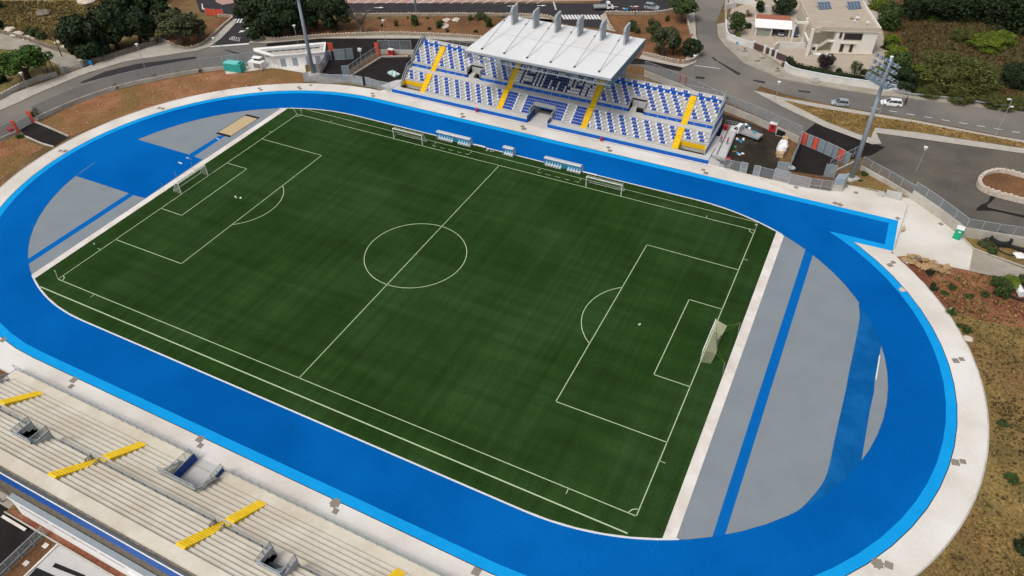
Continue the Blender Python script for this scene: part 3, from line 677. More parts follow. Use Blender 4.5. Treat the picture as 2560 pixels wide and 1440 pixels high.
# ---- seats
def seat_mesh(m):
    s = MB()
    s.box(-.19, .19, -.16, .14, .24, .30, m); s.box(-.19, .19, .12, .18, .28, .50, m); s.box(-.16, .16, .125, .175, .50, .56, m); s.box(-.08, .08, -.05, .10, 0, .24, m)
    return s
root, put, fm = stand(True); FAR = root
SP = .48; seats = []
def seat_rows():
    W5 = {1: '-20 -19 -18 -16 -9.5 -8.5 -7.5 -5.5 -2.5 -1.5 -.5 .5 1.5 2.5 5.5 8 9 10 11 12 13 15 16 18 19 20', 2: '-20 -19 -18 -16 -15 -14 -13 -12 -9.5 -8.5 -6.5 -2.5 -1.5 1.5 2.5 6.5 9 10 11 12 13 15 16 18 19 20', 3: '-20 -19 -18 -16 -15 -14 -13 -12 -9.5 -7.5 -6.5 -2.5 2.5 7 8 10 15 16 18 19 20', 4: '-20 -19 -18 -16 -9.5 -7.5 -6.5 7 8 10 12 13 15 16 17 19 20', 5: '-19 -18 -16 -14 -13 -12 -9.5 -7.5 -6.5 -.5 .5 7 8 10 11 13 15 16 17 18 20', 6: '-19 -16 -14 -13 -12 -9 -6 -5 0 1 2 3 7 8 9 13 14 18 19 20', 7: '-18 -14 -13 -9 -5 -4 3 4 8 9 14 18 19', 8: '-19 -18 -13 -9 -8 -3 3 4 9 13 18 19'}
    for r in range(1, 9):
        f = UPF+UPR*(r-1) if r < 8 else 7.9; y = UP0+UPD*(r-1)+.36 if r < 8 else 64.5
        ks = set(round(float(q)) for q in W5[r].split())
        for k in range(-20, 21): seats.append((k*SP, y, f, 'seat_white' if k in ks else 'seat_navy'))
        sh = .5*(8-r)                                    # groups of white, blue, blue, white shift one place per row
        blocks = [(-37.2, -32.15, -36.5), (-30.35, -11.35, -29.9), (11.35, 30.35, 17.7), (32.15, 37.2, 32.5)]
        for lo_, hi_, ph in blocks:
            for k in range(-9, 10):
                c = ph+sh+k*2.88
                for j, m in ((-1.5, 'seat_white'), (-.5, 'seat_blue'), (.5, 'seat_blue'), (1.5, 'seat_white')):
                    x = c+j*SP
                    if lo_ <= x <= hi_ and not (r <= 3 and any(a-.35 < x < b+.35 for a, b in VOM)): seats.append((x, y, f, m))
    for r in range(1, 7):
        f = LOWF+LOWR*(r-1); y = LOW0+LOWD*(r-1)+.38; sh = .42*(6-r)
        blocks = [(-37.2, -32.15, -36.5), (-30.35, -11.35, -29.5), (11.35, 30.35, 20.6), (32.15, 37.2, 32.5)]
        for lo_, hi_, ph in blocks:
            for k in range(-9, 10):
                c = ph+sh+k*2.88
                for j, m in ((-1.5, 'seat_white'), (-.5, 'seat_blue'), (.5, 'seat_blue'), (1.5, 'seat_white')):
                    x = c+j*SP
                    if lo_ <= x <= hi_ and not (r <= 3 and abs(x) > 31.9): seats.append((x, y, f, m))
        for k in range(5): seats.append((-9.55+k*SP, y, f, 'seat_blue')); seats.append((9.55-k*SP, y, f, 'seat_blue'))
        seats.append((-9.55+5*SP, y, f, 'seat_white')); seats.append((9.55-5*SP, y, f, 'seat_white'))
        seats.append((-5.2, y, f, 'seat_white')); seats.append((5.2, y, f, 'seat_white'))
        for k in range(1, 21):
            x = -5.2+k*10.4/21
            if r >= 5 or abs(x) > 3.0: seats.append((x, y, f, 'seat_blue'))
seat_rows()
# no two seats in one place
uniq = []; cellset = {}
for s in seats:
    key = (round(s[2], 2), round(s[1], 2)); L = cellset.setdefault(key, [])
    if any(abs(s[0]-q) < .40 for q in L): continue
    L.append(s[0]); uniq.append(s)
seats = uniq
seats.sort(key=lambda s: (s[0]-CP[0])**2+(s[1]-CP[1])**2+(s[2]-CP[2])**2)
protos = {}
for x, y, f, m in seats[:100]:
    if m not in protos:
        o = seat_mesh(m).build('seat', m, FAR); protos[m] = o
    else:
        o = protos[m].copy(); col.objects.link(o); o.parent = FAR
    o.location = (x-FAR.location.x, y-FAR.location.y, f)
    o['label'] = 'white seat' if m == 'seat_white' else 'dark blue seat'
rest = MB()
for x, y, f, m in seats[100:]:
    s = seat_mesh(m); rest.add([(a+x, b+y, c+f) for a, b, c in s.v], s.f, m)
o = rest.build('seat_rows', None, FAR, world=True); o['kind'] = 'stuff'
# yellow recess walls at both ends of the lower tier
for s in (-1, 1):
    a = MB(); a.box(s*31.93, s*37.4, 54.95, 55.05, DECK, 1.95, 'yellow_paint'); a.box(s*31.93, s*37.48, 55.0, 55.3, DECK, 2.34, 'stand_grey')
    a.box(s*37.25, s*37.48, 53.9, 55.0, DECK, 1.7, 'yellow_paint'); put(a, 'recess_wall', label='yellow wall of the recess beside the end stairs')
# ---- roof
rf = MB(); rf.box(-17, 17, 50.0, 71.7, 14.86, 15.05); put(rf, 'roof', 'roof_white')
fl = MB(); fl.box(-17.05, 17.05, 49.92, 50.02, 14.62, 15.09, 'pylon_grey'); fl.box(-17.06, -16.98, 50, 71.7, 14.7, 15.07, 'steel_blue'); fl.box(16.98, 17.06, 50, 71.7, 14.7, 15.07, 'steel_blue')
fl.bar((-17, 61.35, 15.06), (17, 61.35, 15.06), .06, .04, 'steel_grey'); put(fl, 'roof_edge')
def truss(a, b, za0, zb0, za1, zb1, n, w=.11, m='steel_grey'):
    t = MB(); A_ = Vector(a); B_ = Vector(b)
    P_ = [Vector((A_.x+(B_.x-A_.x)*k/n, A_.y+(B_.y-A_.y)*k/n, 0)) for k in range(n+1)]
    lo = [p+Vector((0, 0, za0+(zb0-za0)*k/n)) for k, p in enumerate(P_)]; hi = [p+Vector((0, 0, za1+(zb1-za1)*k/n)) for k, p in enumerate(P_)]
    t.bar(lo[0], lo[-1], w*1.7, m=m); t.bar(hi[0], hi[-1], w*1.5, m=m)
    for k in range(n): t.bar(lo[k], hi[k], w*.8, m=m); t.bar(lo[k] if k % 2 else hi[k], hi[k+1] if k % 2 else lo[k+1], w*.8, m=m)
    t.bar(lo[-1], hi[-1], w, m=m); return t
for x in (-16.9, -13.7, -8.22, -2.74, 2.74, 8.22, 13.7, 16.3, 16.9):
    put(truss((x, 50.1), (x, 71.5), 13.3, 13.6, 14.8, 14.8, 16 if x != 16.3 else 23, .13 if abs(x) > 15 else .12, 'steel_blue' if abs(x) > 15 else 'steel_grey'), 'roof_truss')
put(truss((-16.9, 50.25), (16.9, 50.25), 13.45, 13.45, 14.75, 14.75, 24, .12), 'roof_truss')
put(truss((-16.9, 61.3), (16.9, 61.3), 13.7, 13.7, 14.75, 14.75, 24, .1, 'steel_blue'), 'roof_truss')
for k, x in enumerate((-13.7, -8.22, -2.74, 2.74, 8.22, 13.7)):
    p = MB(); p.xprism([(66.7, 0), (66.7, 18.75), (67.0, 18.95), (69.5, 19.1), (69.6, 19.0), (69.6, 0)], x-.21, x+.21); put(p, 'roof_pylon', 'pylon_grey')
    p = MB(); p.tube([(x, 66.75, 18.2), (x, 52.0, 15.2)], .085, 6, 'galv'); p.box(x-.18, x+.18, 51.75, 52.2, 15.04, 15.3, 'dark_steel'); p.tube([(x-.05, 63.2, 17.5), (x-.05, 62.7, 17.4)], .16, 6, 'dark_steel'); p.box(x-.28, x+.28, 66.5, 66.72, 18.0, 18.5, 'pylon_grey'); put(p, 'stay_rod')
# small white access frame behind the stand
a = MB(); a.bar((17.5, 73, 3.0), (21.6, 73, 3.0), .16, m='plastic_white'); a.bar((21.6, 73, 3.0), (21.6, 67.3, 3.0), .16, m='plastic_white'); a.bar((17.5, 73, 0), (17.5, 73, 3), .12, m='plastic_white'); a.bar((21.6, 73, 0), (21.6, 73, 3), .12, m='plastic_white'); a.bar((21.6, 67.3, 0), (21.6, 67.3, 3), .12, m='plastic_white')
a.add([(21.6, 67.3, 0), (21.6, 73, 0), (21.6, 73, 3), (21.6, 67.3, 3)], [(0, 1, 2, 3)], 'solid_mesh'); put(a, 'access_frame')
# steps and ramp at the right-hand end of the stand
e = MB()
for k in range(6): e.box(39.05+k*.33, 39.05+(k+1)*.33, 51.4, 53.2, 0, DECK-.13*(k+1)+.05)
put(e, 'end_steps', 'stand_pale')
e = MB(); e.prism([(39.0, 54.0), (41.9, 54.0), (41.2, 68), (38.2, 68)], 0, .82, 'stand_pale')
e.prism([(39.9, 54.2), (40.0, 54.2), (39.5, 67.8), (39.4, 67.8)], .82, 1.1, 'dark_steel'); e.bar((41.8, 54.0, .85), (41.8, 54.0, .95), .1, m='galv')
for p, q in zip([(41.85, 54.5), (41.2, 67.9)], [(41.2, 67.9), (38.3, 67.9)]):
    for z in (1.35, 1.8): e.bar((*p, z), (*q, z), .07, m='galv')
    for t in (0, .25, .5, .75, 1): x = p[0]+(q[0]-p[0])*t; y = p[1]+(q[1]-p[1])*t; e.bar((x, y, .8), (x, y, 1.8), .06, m='galv')
put(e, 'side_ramp')
e = MB(); e.prism([(-39.0, 51.4), (-43.0, 52.4), (-41.2, 56.5), (-39.0, 58)], 0, .42, 'stand_pale'); put(e, 'end_ramp')
# ---- near stand extras
root2, put2, fm2 = stand(False); NEAR = root2
def railing(pts, z, h, name='railing', panel='rail_glass', sp=1.5, post='dark_steel', rail='galv', lean=0):
    r = MB()
    for p, q in zip(pts[:-1], pts[1:]):
        L = math.hypot(q[0]-p[0], q[1]-p[1]); n = max(1, round(L/sp))
        for k in range(n+1): x = p[0]+(q[0]-p[0])*k/n; y = p[1]+(q[1]-p[1])*k/n; r.bar((x, y, z), (x, y, z+h), .06, m=post)
        r.bar((*p, z+h), (*q, z+h), .06, m=rail)
        r.add([(*p, z+.05), (*q, z+.05), (*q, z+h), (*p, z+h)], [(0, 1, 2, 3)], panel)
    return r
for s in (-1, 1):
    put2(railing([(s*38.8, 51.5), (s*2.7, 51.5)], DECK+.05, 1.1, panel='rail_glass', post='galv'), 'front_railing')
    put2(railing([(s*2.75, 51.6), (s*2.85, 53.5), (s*3.1, 56.1)], 1.6, 1.1, sp=1.0, post='galv'), 'tunnel_railing')
put2(railing([(-3.1, 56.15), (3.1, 56.15)], 3.25, .9, sp=1.2, post='galv'), 'tunnel_railing')
e = MB(); e.box(-3.2, 3.2, 56.0, 56.3, 3.31, 3.4, 'stand_greygreen')
for s in (-1, 1): e.xprism([(53.0, 1.5), (56.2, 3.2), (56.2, 3.3), (53.0, 1.6)], s*2.7, s*3.2, 'stand_greygreen')
put2(e, 'tunnel_coping')
for a, b in segs(-37.3, 37.3, VOM+STC):
    put2(railing([(a, 58.97), (b, 58.97)], 4.5, .75, panel='wire_mesh', sp=1.9), 'concourse_railing')
for x in STX[1:3]:
    for s in (-1, 1): put2(railing([(x+s*.75, 58.9), (x+s*.75, 59.9)], 4.4, 1.1, panel='wire_mesh', sp=.25), 'stair_gate')
for a, b in VOM:
    e = MB(); e.box(a-.12, a+.05, 58.85, 61.4, 6.05, 6.2, 'galv'); e.box(b-.05, b+.12, 58.85, 61.4, 6.05, 6.2, 'galv'); e.box(a-.12, b+.12, 61.3, 61.48, 6.6, 6.75, 'galv')
    e.add([(a, 61.3, 4.0), (b-1.6, 61.3, 4.0), (b-1.6, 60.0, 4.6), (a, 60.0, 4.6)], [(0, 1, 2, 3)], 'dark_steel')
    e.add([(b-1.5, 61.2, 6.2), (b-1.4, 59.6, 4.4), (b-.2, 61.2, 6.2)], [(0, 1, 2)], 'galv')
    put2(e, 'stair_enclosure')
    put2(railing([(a-.06, 58.97), (a-.06, 61.35), (b+.06, 61.35), (b+.06, 58.97)], 6.2, 1.0, panel='wire_mesh', sp=1.2), 'enclosure_railing')
for k in range(8):
    pass
bk = MB(); bk.box(-37.5, 37.5, 66.0, 66.3, 0, 5.2, 'old_stone'); put2(bk, 'rear_base')
# ================================================================ technical block behind the near stand
def boxthing(name, label, cat, loc, rz=0, group=None): return thing(name, label, cat, loc, rz, group)
t = thing('service_building', 'low service building with a pale sloping roof against the back of the near grandstand', 'building', (-6, -66, 0))
a = MB(); a.prism([(-18.6, -65.36), (-18.6, -66.05), (40, -66.05), (40, -65.36)], 2.3, 2.5, 'steel_grey'); a.prism([(-18.7, -66.05), (-18.7, -66.15), (40, -66.15), (40, -66.05)], 2.42, 2.56, 'white_paint'); a.build('roof', None, t, world=True)
a = MB(); a.add([(-17.9, -66.12, 2.35), (5.2, -66.12, 2.35), (4.5, -66.35, .02), (-17.2, -66.35, .02)], [(0, 1, 2, 3)], 'white_paint'); a.box(-17.9, 5.2, -65.9, -66.1, 0, 2.29, 'white_paint')
a.build('wall', None, t, world=True)
for x in (-16.5, -10.6, -6.9, -2.3):
    b = MB(); b.add([(x, -66.17, 2.1), (x+4.2 if x > -16 else x+5.2, -66.17, 2.1), (x+4.2 if x > -16 else x+5.2, -66.20, 1.72), (x, -66.20, 1.72)], [(0, 1, 2, 3)], 'stand_pale'); b.build('window_band', None, t, world=True)
b = MB(); b.box(2.7, 4.6, -66.2, -66.5, 0, 2.0, 'white_paint'); b.build('door_leaf', None, t, world=True)
sheet('planter', [(-19.2, -66.35), (-19.2, -67.05), (12, -67.05), (12, -66.35)], .03, 'red_soil')
a = MB(); a.box(-19.4, 14, -67.22, -67.05, 0, .22, 'wall_concrete'); tag(a.build('planter_wall'), 'low concrete planter edge behind the near grandstand', 'wall')
sheet('service_yard', [(-60, -65.4), (-60, -90), (-11.9, -90), (-11.9, -67.2), (-19.4, -67.2), (-19.4, -65.4)], .004, 'new_asphalt')
sheet('service_path', [(-40, -65.3), (-19.4, -65.3), (-19.4, -66.6), (-40, -66.4)], .008, 'pavement')
sheet('service_paving', [(-9.3, -67.2), (30, -67.2), (30, -95), (-9.3, -95)], .006, 'stand_pale')
sheet('soil_strip', [(-11.9, -67.2), (-9.3, -67.2), (-9.3, -95), (-11.9, -95)], .005, 'bed_soil')
for i, (x, y) in enumerate(((-10.6, -68.0), (-10.7, -70.6), (-10.5, -73.2))): a = MB(); a.box(x-.35, x+.35, y-.3, y+.3, 0, .12); tag(a.build('stone_slab', 'strip_concrete'), ('upper pale slab in the soil strip behind the near grandstand', 'middle pale slab in the soil strip behind the near grandstand', 'lowest pale slab in the soil strip behind the near grandstand')[i], 'slab')
for i, q in enumerate(([(-7.6, -69.0), (-3.0, -68.5), (-2.8, -68.9), (-7.5, -69.5)], [(-9.1, -70.4), (-4.5, -70.0), (-4.4, -71.2), (-9.0, -71.6)])):
    a = MB(); a.prism(q, .01, .05); tag(a.build('drain_slot', 'black'), ('long dark drain slot in the grey paving behind the near grandstand', 'wide dark opening in the grey paving at the bottom left')[i], 'drain')
a = MB(); a.box(-18.8, -14.4, -67.9, -67.55, .35, .5, 'strip_concrete'); a.box(-18.2, -18.0, -67.85, -67.6, 0, .35, 'strip_concrete'); a.box(-15.2, -15.0, -67.85, -67.6, 0, .35, 'strip_concrete')
tag(a.build('stone_bench'), 'pale stone bench on the dark asphalt behind the near grandstand', 'bench')
a = MB(); a.prism([(-22.5, -64.9), (-22.1, -64.9), (-20.8, -66.4), (-21.2, -66.5)], 2.2, 2.4, 'galv'); a.box(-21.2, -21.0, -66.4, -66.2, 0, 2.2, 'galv'); tag(a.build('steel_canopy'), 'narrow grey steel canopy beam at the left end behind the near grandstand', 'canopy')
# ================================================================ fences and walls
def fence(label, pts, h=2.4, z=0.0, sp=2.2, cat='fence', panel='wire_mesh', post='galv', group=None, name='mesh_fence', mid=False):
    t = thing(name, label, cat, (pts[0][0], pts[0][1], z), 0, group)
    pan = MB(); rl = MB(); first = None
    for p, q in zip(pts[:-1], pts[1:]):
        L = math.hypot(q[0]-p[0], q[1]-p[1]); n = max(1, round(L/sp))
        pan.add([(*p, z+.05), (*q, z+.05), (*q, z+h), (*p, z+h)], [(0, 1, 2, 3)])
        rl.bar((*p, z+h), (*q, z+h), .07)
        if mid: rl.bar((*p, z+h*.38), (*q, z+h*.38), .06)
        for k in range(n+(q == pts[-1])):
            x = p[0]+(q[0]-p[0])*k/n; y = p[1]+(q[1]-p[1])*k/n
            if first is None:
                m = MB(); m.bar((0, 0, 0), (0, 0, h+.03), .09); first = m.build('post', post, t)
            else: o = first.copy(); col.objects.link(o); o.parent = t; o.location = (x-t.location.x, y-t.location.y, 0)
    pan.build('mesh_panel', panel, t, world=True); rl.build('top_rail', post, t, world=True)
    return t
def gatepanel(label, p, q, h, z=0.0, panel='pale_mesh', group=None, name='gate', mid=True, parent=None):
    t = thing(name, label, 'gate', (p[0], p[1], z), 0, group)
    a = MB(); a.add([(*p, z+.1), (*q, z+.1), (*q, z+h), (*p, z+h)], [(0, 1, 2, 3)]); a.build('mesh_panel', panel, t, world=True)
    f = MB()
    for u, v in (((*p, z), (*p, z+h)), ((*q, z), (*q, z+h)), ((*p, z+h), (*q, z+h)), ((*p, z+.1), (*q, z+.1))): f.bar(u, v, .1)
    if mid: f.bar((*p, z+h*.4), (*q, z+h*.4), .09)
    f.build('frame', 'galv', t, world=True); return t
def wallthing(label, pts, th, h, m, name='wall', cap=None, z=0, group=None):
    a = MB(); a.wall(pts, th, z, z+h, m)
    if cap: a.wall(pts, th+.1, z+h, z+h+.1, cap)
    return tag(a.build(name), label, 'wall', group)
WLT = smooth_pts(GG((95, 300), (200, 254), (310, 218), (465, 186), (562, 173)), 3)+GG((600, 168), (640, 162))
wallthing('low concrete wall under the long mesh fence beside the left road', WLT, .35, .9, 'wall_concrete')
fence('long mesh fence on the low wall beside the curved left road', WLT, 2.6, .9, 3.0)
WL0 = GG((-120, 396), (0, 352), (42, 333))
wallthing('short concrete wall at the left edge of the photo under a mesh fence', WL0, .35, .6, 'wall_concrete'); fence('short mesh fence at the left edge of the photo before the ramp gate', WL0, 2.3, .6, 3.0)
def redpost(label, uv, w=.9, h=2.9, rz=.4):
    xy = G(*uv); t = MB(); c, s = math.cos(rz), math.sin(rz); t.prism([(xy[0]+c*a-s*b, xy[1]+s*a+c*b) for a, b in ((-w/2, -.12), (w/2, -.12), (w/2, .12), (-w/2, .12))], 0, h, 'sign_red')
    t.prism([(xy[0]+c*a-s*b, xy[1]+s*a+c*b) for a, b in ((-w/2-.03, -.15), (w/2+.03, -.15), (w/2+.03, .15), (-w/2-.03, .15))], h, h+.08, 'sign_red'); return tag(t.build('gate_pillar'), label, 'pillar')
redpost('orange red gate pillar left of the black ramp at the far left', (44, 331)); redpost('orange red gate pillar right of the black ramp at the far left', (83, 307))
gatepanel('sliding mesh gate across the black ramp at the far left', G(47, 327), G(80, 308), 2.0, 0)
wallthing('pale concrete kerb on the upper side of the black ramp', GG((88, 306), (120, 319), (172, 342)), .3, .35, 'wall_concrete'); wallthing('rough kerb on the lower side of the black ramp', GG((60, 340), (105, 360), (135, 368)), .3, .25, 'wall_concrete')
# fences round the yards left of the covered stand
FZ = smooth_pts(GG((763, 206), (790, 206), (830, 208), (870, 209), (905, 212)), 2)
gatepanel('leaning mesh gate leaf at the left end of the trackside fence', G(762, 204), G(771, 204), 2.4, mid=False)
fence('mesh fence between the walkway and the left gate yard', GG((772, 205), (790, 205.5)), 2.3, 0, 2.0, mid=True, panel='pale_mesh')
gatepanel('large mesh gate on the walkway in front of the left gate yard', G(791, 206), G(828, 209), 2.4, mid=False); gatepanel('narrow mesh gate right of the large gate by the left gate yard', G(830, 209), G(834, 209), 2.4, mid=False)
fence('mesh fence between the walkway and the black left yard', GG((836, 209), (870, 209), (895, 213), (908, 215)), 2.4, 0, 1.7, mid=True, panel='pale_mesh'); gatepanel('open mesh gate leaf left of the gap to the black left yard', G(893, 212), G(908, 215), 2.4)
gatepanel('open mesh gate leaf right of the gap to the black left yard', G(916, 215), G(927, 218), 2.4); fence('mesh fence running from the left yard gap to the covered grandstand', GG((928, 218), (948, 224), (975, 229)), 2.3, 0, 2.2, panel='pale_mesh')
fence('mesh fence beside the black gate ramp next to the white building', GG((804, 183), (820, 155)), 2.6, 0, 1.6, panel='solid_mesh'); fence('solid steel panel fence in front of the left floodlight mast', GG((778, 184), (800, 184)), 2.5, 0, 1.4, panel='solid_mesh')
fence('high mesh fence between the gate ramp and the black left yard', GG((875, 190), (905, 168), (943, 143)), 2.8, 0, 2.2, panel='wire_mesh', mid=True); wallthing('low kerb wall along the black left yard', GG((878, 191), (955, 143), (1020, 142)), .3, .35, 'wall_concrete')
fence('solid steel panels at the low end of the gate ramp fence', GG((858, 193), (875, 191)), 3.0, 0, 1.4, panel='solid_mesh'); fence('mesh fence on the far side of the black left yard', GG((948, 134), (1030, 134)), 2.8, .8, 2.6, panel='wire_mesh'); wallthing('concrete wall on the far side of the black left yard', GG((948, 135), (1035, 136)), .3, 1.2, 'wall_concrete')
redpost('orange red pillar at the far corner of the black left yard', (944, 137), 1.0, 3.2); redpost('orange red pillar beside the white service building', (828, 128), 1.3, 2.2)
gatepanel('blue grey double gate at the top of the left gate ramp', G(838, 150), G(866, 149), 2.9, panel='solid_mesh', mid=False); gatepanel('grey gate leaf left of the double gate on the left ramp', G(866, 149), G(884, 147), 2.9, panel='solid_mesh', mid=False); gatepanel('grey mesh panel next to the red pillar by the white building', G(822, 150), G(830, 151), 2.6, panel='wire_mesh', mid=False)
a = MB(); xy = G(902, 142); a.box(xy[0]-.5, xy[0]+.5, xy[1]-.3, xy[1]+.3, 1.6, 2.3, 'plastic_white'); a.bar((*xy, 0), (*xy, 1.6), .12, m='galv'); tag(a.build('control_box'), 'small white control box on a post by the left ramp fence', 'box')
fence('glass and steel fence along the soil strip behind the near grandstand', [(-11.8, -66.9), (-11.75, -72.0), (-11.7, -80)], 1.8, 0, 2.0, panel='rail_glass', mid=True)
wallthing('pale kerb between the soil strip and the grey paving', [(-9.35, -67.2), (-9.35, -80)], .25, .2, 'strip_concrete')
# right of the covered stand
WR = GG((1600, 178), (1700, 212), (1809, 256), (1884, 290), (1995, 348)); WR = GG((1610, 190), (1700, 226), (1809, 276), (1884, 306), (1995, 358))
wallthing('long concrete retaining wall between the right yard and the road', WR, .3, 1.55, 'wall_concrete'); fence('long mesh fence on the retaining wall above the right yard', WR, 2.4, 1.55, 3.0)
for i, uv in enumerate(((1697, 224), (1711, 230))):
    redpost(('slim red post left in the fence behind the covered grandstand', 'slim red post right in the fence behind the covered grandstand')[i], uv, .35, 4.0)
fence('mesh fence between the walkway and the right yard beside the stand steps', GG((1797, 417), (1848, 430)), 2.2, 0, 2.6, panel='wire_mesh'); gatepanel('mesh gate leaf left of the opening to the right yard', G(1849, 430), G(1865, 434), 2.4); gatepanel('mesh gate leaf right of the opening to the right yard', G(1881, 439), G(1896, 441), 2.4)
fence('mesh fence from the right yard opening to the blue panels', GG((1897, 441), (1932, 449)), 2.2, 0, 2.0, panel='wire_mesh'); gatepanel('mesh gate with frame in front of the blue grey panels', G(1932, 449), G(1970, 459), 2.6, panel='pale_mesh')
gatepanel('large mesh sliding gate on the walkway to the right gate road', G(1971, 461), G(2020, 471), 2.4, mid=False); fence('mesh fence at the right end of the walkway gates', GG((2022, 471), (2076, 478)), 2.3, 0, 2.6, panel='wire_mesh', mid=True)
fence('blue grey solid panels at the lower end of the fence beside the right yard', GG((1938, 436), (1966, 440)), 3.0, 0, 1.5, panel='solid_mesh'); fence('tall mesh fence between the right yard and the right gate road', GG((1972, 428), (2000, 360)), 3.0, 0, 2.2, panel='pale_mesh', mid=True)
fence('blue grey solid panels beside the turnstile on the right gate road', GG((2058, 442), (2085, 446)), 3.0, 0, 1.4, panel='solid_mesh')
t = thing('ticket_booth', 'grey ticket booth at the end of the right gate fence', 'booth', (*G(2092, 470), 0)); a = MB(); p0 = G(2078, 478); p1 = G(2104, 479); p2 = (p1[0]+.4, p1[1]+2.2); p3 = (p0[0]+.4, p0[1]+2.2); a.prism([p0, p1, p2, p3], 0, 1.5, 'wall_concrete'); a.build('base', None, t, world=True); a = MB(); a.prism([p0, p1, p2, p3], 1.5, 2.9, 'steel_grey'); a.build('booth_body', None, t, world=True)
fence('mesh fence running up from the booth to the parking corner', GG((2070, 428), (2150, 388)), 2.2, .5, 2.6, panel='wire_mesh', mid=True); wallthing('low wall under the fence running up to the parking corner', GG((2072, 438), (2150, 400)), .3, .5, 'wall_concrete')
gp = [(1998, 358), (2013, 365), (2028, 371), (2040, 376), (2058, 384), (2078, 393), (2090, 399), (2104, 407)]
for i, (u, v) in enumerate(zip(gp[:-1], gp[1:])):
    kind = ('red', 'steel', 'red', 'steel', 'steel', 'steel', 'red')[i]
    a = thing('gate', ('first orange red panel of the entrance gate row beside the right yard', 'narrow steel leaf between the two orange red panels', 'second orange red panel of the entrance gate row', 'left steel leaf of the main entrance gate', 'middle steel leaf of the main entrance gate', 'right steel leaf of the main entrance gate', 'third orange red panel at the lower end of the entrance gate row')[i], 'gate', (*G(*u), 0))
    b = MB(); p, q = G(*u), G(*v); b.wall([p, q], .06, .1, 2.8, 'sign_red' if kind == 'red' else 'solid_mesh'); b.build('panel', None, a, world=True)
    b = MB(); b.bar((*p, 0), (*p, 2.9), .1); b.bar((*q, 0), (*q, 2.9), .1); b.bar((*p, 2.85), (*q, 2.85), .09); b.bar((*p, .1), (*q, .1), .08); b.build('frame', 'galv', a, world=True)
fence('slim steel panel at the lower end of the entrance gate row', GG((2106, 408), (2118, 414)), 2.8, 0, 1.5, panel='solid_mesh')
WP = GG((2150, 424), (2277, 497)); WP2 = smooth_pts(GG((2277, 497), (2340, 540), (2404, 590)), 2)+GG((2480, 603), (2560, 616), (2700, 640))
WPA = GG((2150, 424), (2215, 460), (2277, 497)); wallthing('low concrete wall between the soil verge and the car park', WPA, .35, 1.0, 'wall_concrete'); fence('mesh fence on the low wall beside the floodlight mast', WPA, 2.0, 1.0, 2.4)
wallthing('tall pale concrete retaining wall between the apron and the car park', WP2, .4, 1.9, 'wall_concrete'); fence('mesh fence on the tall retaining wall by the car park', WP2, 1.9, 1.9, 2.5)
wallthing('small kerb along the soil verge beside the apron', GG((2112, 462), (2200, 478), (2272, 497)), .15, .12, 'wall_concrete'); wallthing('small kerb along the grass by the portable toilet', GG((2404, 592), (2432, 622), (2560, 668)), .25, .2, 'wall_concrete')
# guard rail, garden walls
t = thing('guard_rail', 'long galvanised guard rail beside the right road below the bushes', 'guard rail', (*G(2275, 240), 0)); a = MB(); gr = GG((2190, 222), (2275, 240), (2330, 246), (2400, 253), (2480, 266), (2560, 276), (2700, 296))
for p, q in zip(gr[:-1], gr[1:]): a.bar((*p, .65), (*q, .65), .08, .32)
a.build('beam', 'galv', t, world=True)
for p in gr: b = MB(); b.bar((*p, 0), (*p, .75), .12); b.build('post', 'galv', t, world=True)
GW = smooth_pts(GG((1960, 171), (1966, 178), (1977, 184), (2000, 191), (2060, 203), (2120, 213), (2180, 221)), 2)+GG((2230, 229), (2273, 235))
wallthing('long curved white garden wall of the villa beside the right road', GW, .3, 1.7, 'garden_wall', 'garden_wall', cap='white_curb'); bpy.data.objects['garden_wall'].name = 'garden_wall'
wallthing('white garden wall end return by the bushes right of the villa', GG((2273, 235), (2274, 222)), .3, 1.7, 'garden_wall', 'garden_wall')
wallthing('curved white garden wall left of the brown gates', smooth_pts(GG((1813, 62), (1815, 92), (1828, 102), (1850, 111), (1880, 121)), 2), .3, 1.5, 'garden_wall', 'garden_wall', cap='white_curb')
wallthing('white garden wall behind the hedge tree left of the carport', GG((1812, 25), (1839, 18)), .3, 1.7, 'garden_wall', 'garden_wall'); wallthing('pale garden wall behind the carport trees', GG((1822, 8), (1880, 12), (1895, 28), (1935, 28)), .3, 1.5, 'garden_wall', 'garden_wall')
wallthing('low white wall between the carport and the villa', GG((1975, 75), (2018, 77)), .3, 1.4, 'garden_wall', 'garden_wall'); wallthing('white wall between the carport court and the villa court', GG((1932, 128), (1945, 118), (1967, 120), (2035, 122)), .35, 1.6, 'garden_wall', 'garden_wall')
wallthing('short white wall left of the carport by the round shrub', GG((1858, 68), (1886, 70)), .3, 1.4, 'garden_wall', 'garden_wall')
for i, (u, v) in enumerate((((1883, 122), (1909, 132)), ((1913, 134), (1937, 143)), ((1939, 146), (1962, 155)))):
    a = MB(); a.wall([G(*u), G(*v)], .1, .15, 1.6, 'gate_brown'); a.wall([G(*u), G(*v)], .14, 1.6, 1.68, 'gate_brown')
    tag(a.build('brown_gate'), ('left brown slatted gate in the villa wall', 'middle brown gate with the letterbox in the villa wall', 'right brown slatted gate in the villa wall')[i], 'gate')
for i, u in enumerate(((1882, 121), (1910, 133), (1924, 140), (1938, 145))):
    xy = G(*u); a = MB(); a.box(xy[0]-.3, xy[0]+.3, xy[1]-.25, xy[1]+.25, 0, 1.9, 'garden_wall'); a.box(xy[0]-.36, xy[0]+.36, xy[1]-.3, xy[1]+.3, 1.9, 2.0, 'white_curb')
    tag(a.build('gate_post'), ('white gate post at the left end of the brown gates', 'white gate post between the left and middle brown gates', 'white letterbox post in the middle brown gate', 'white gate post before the right brown gate')[i], 'post')
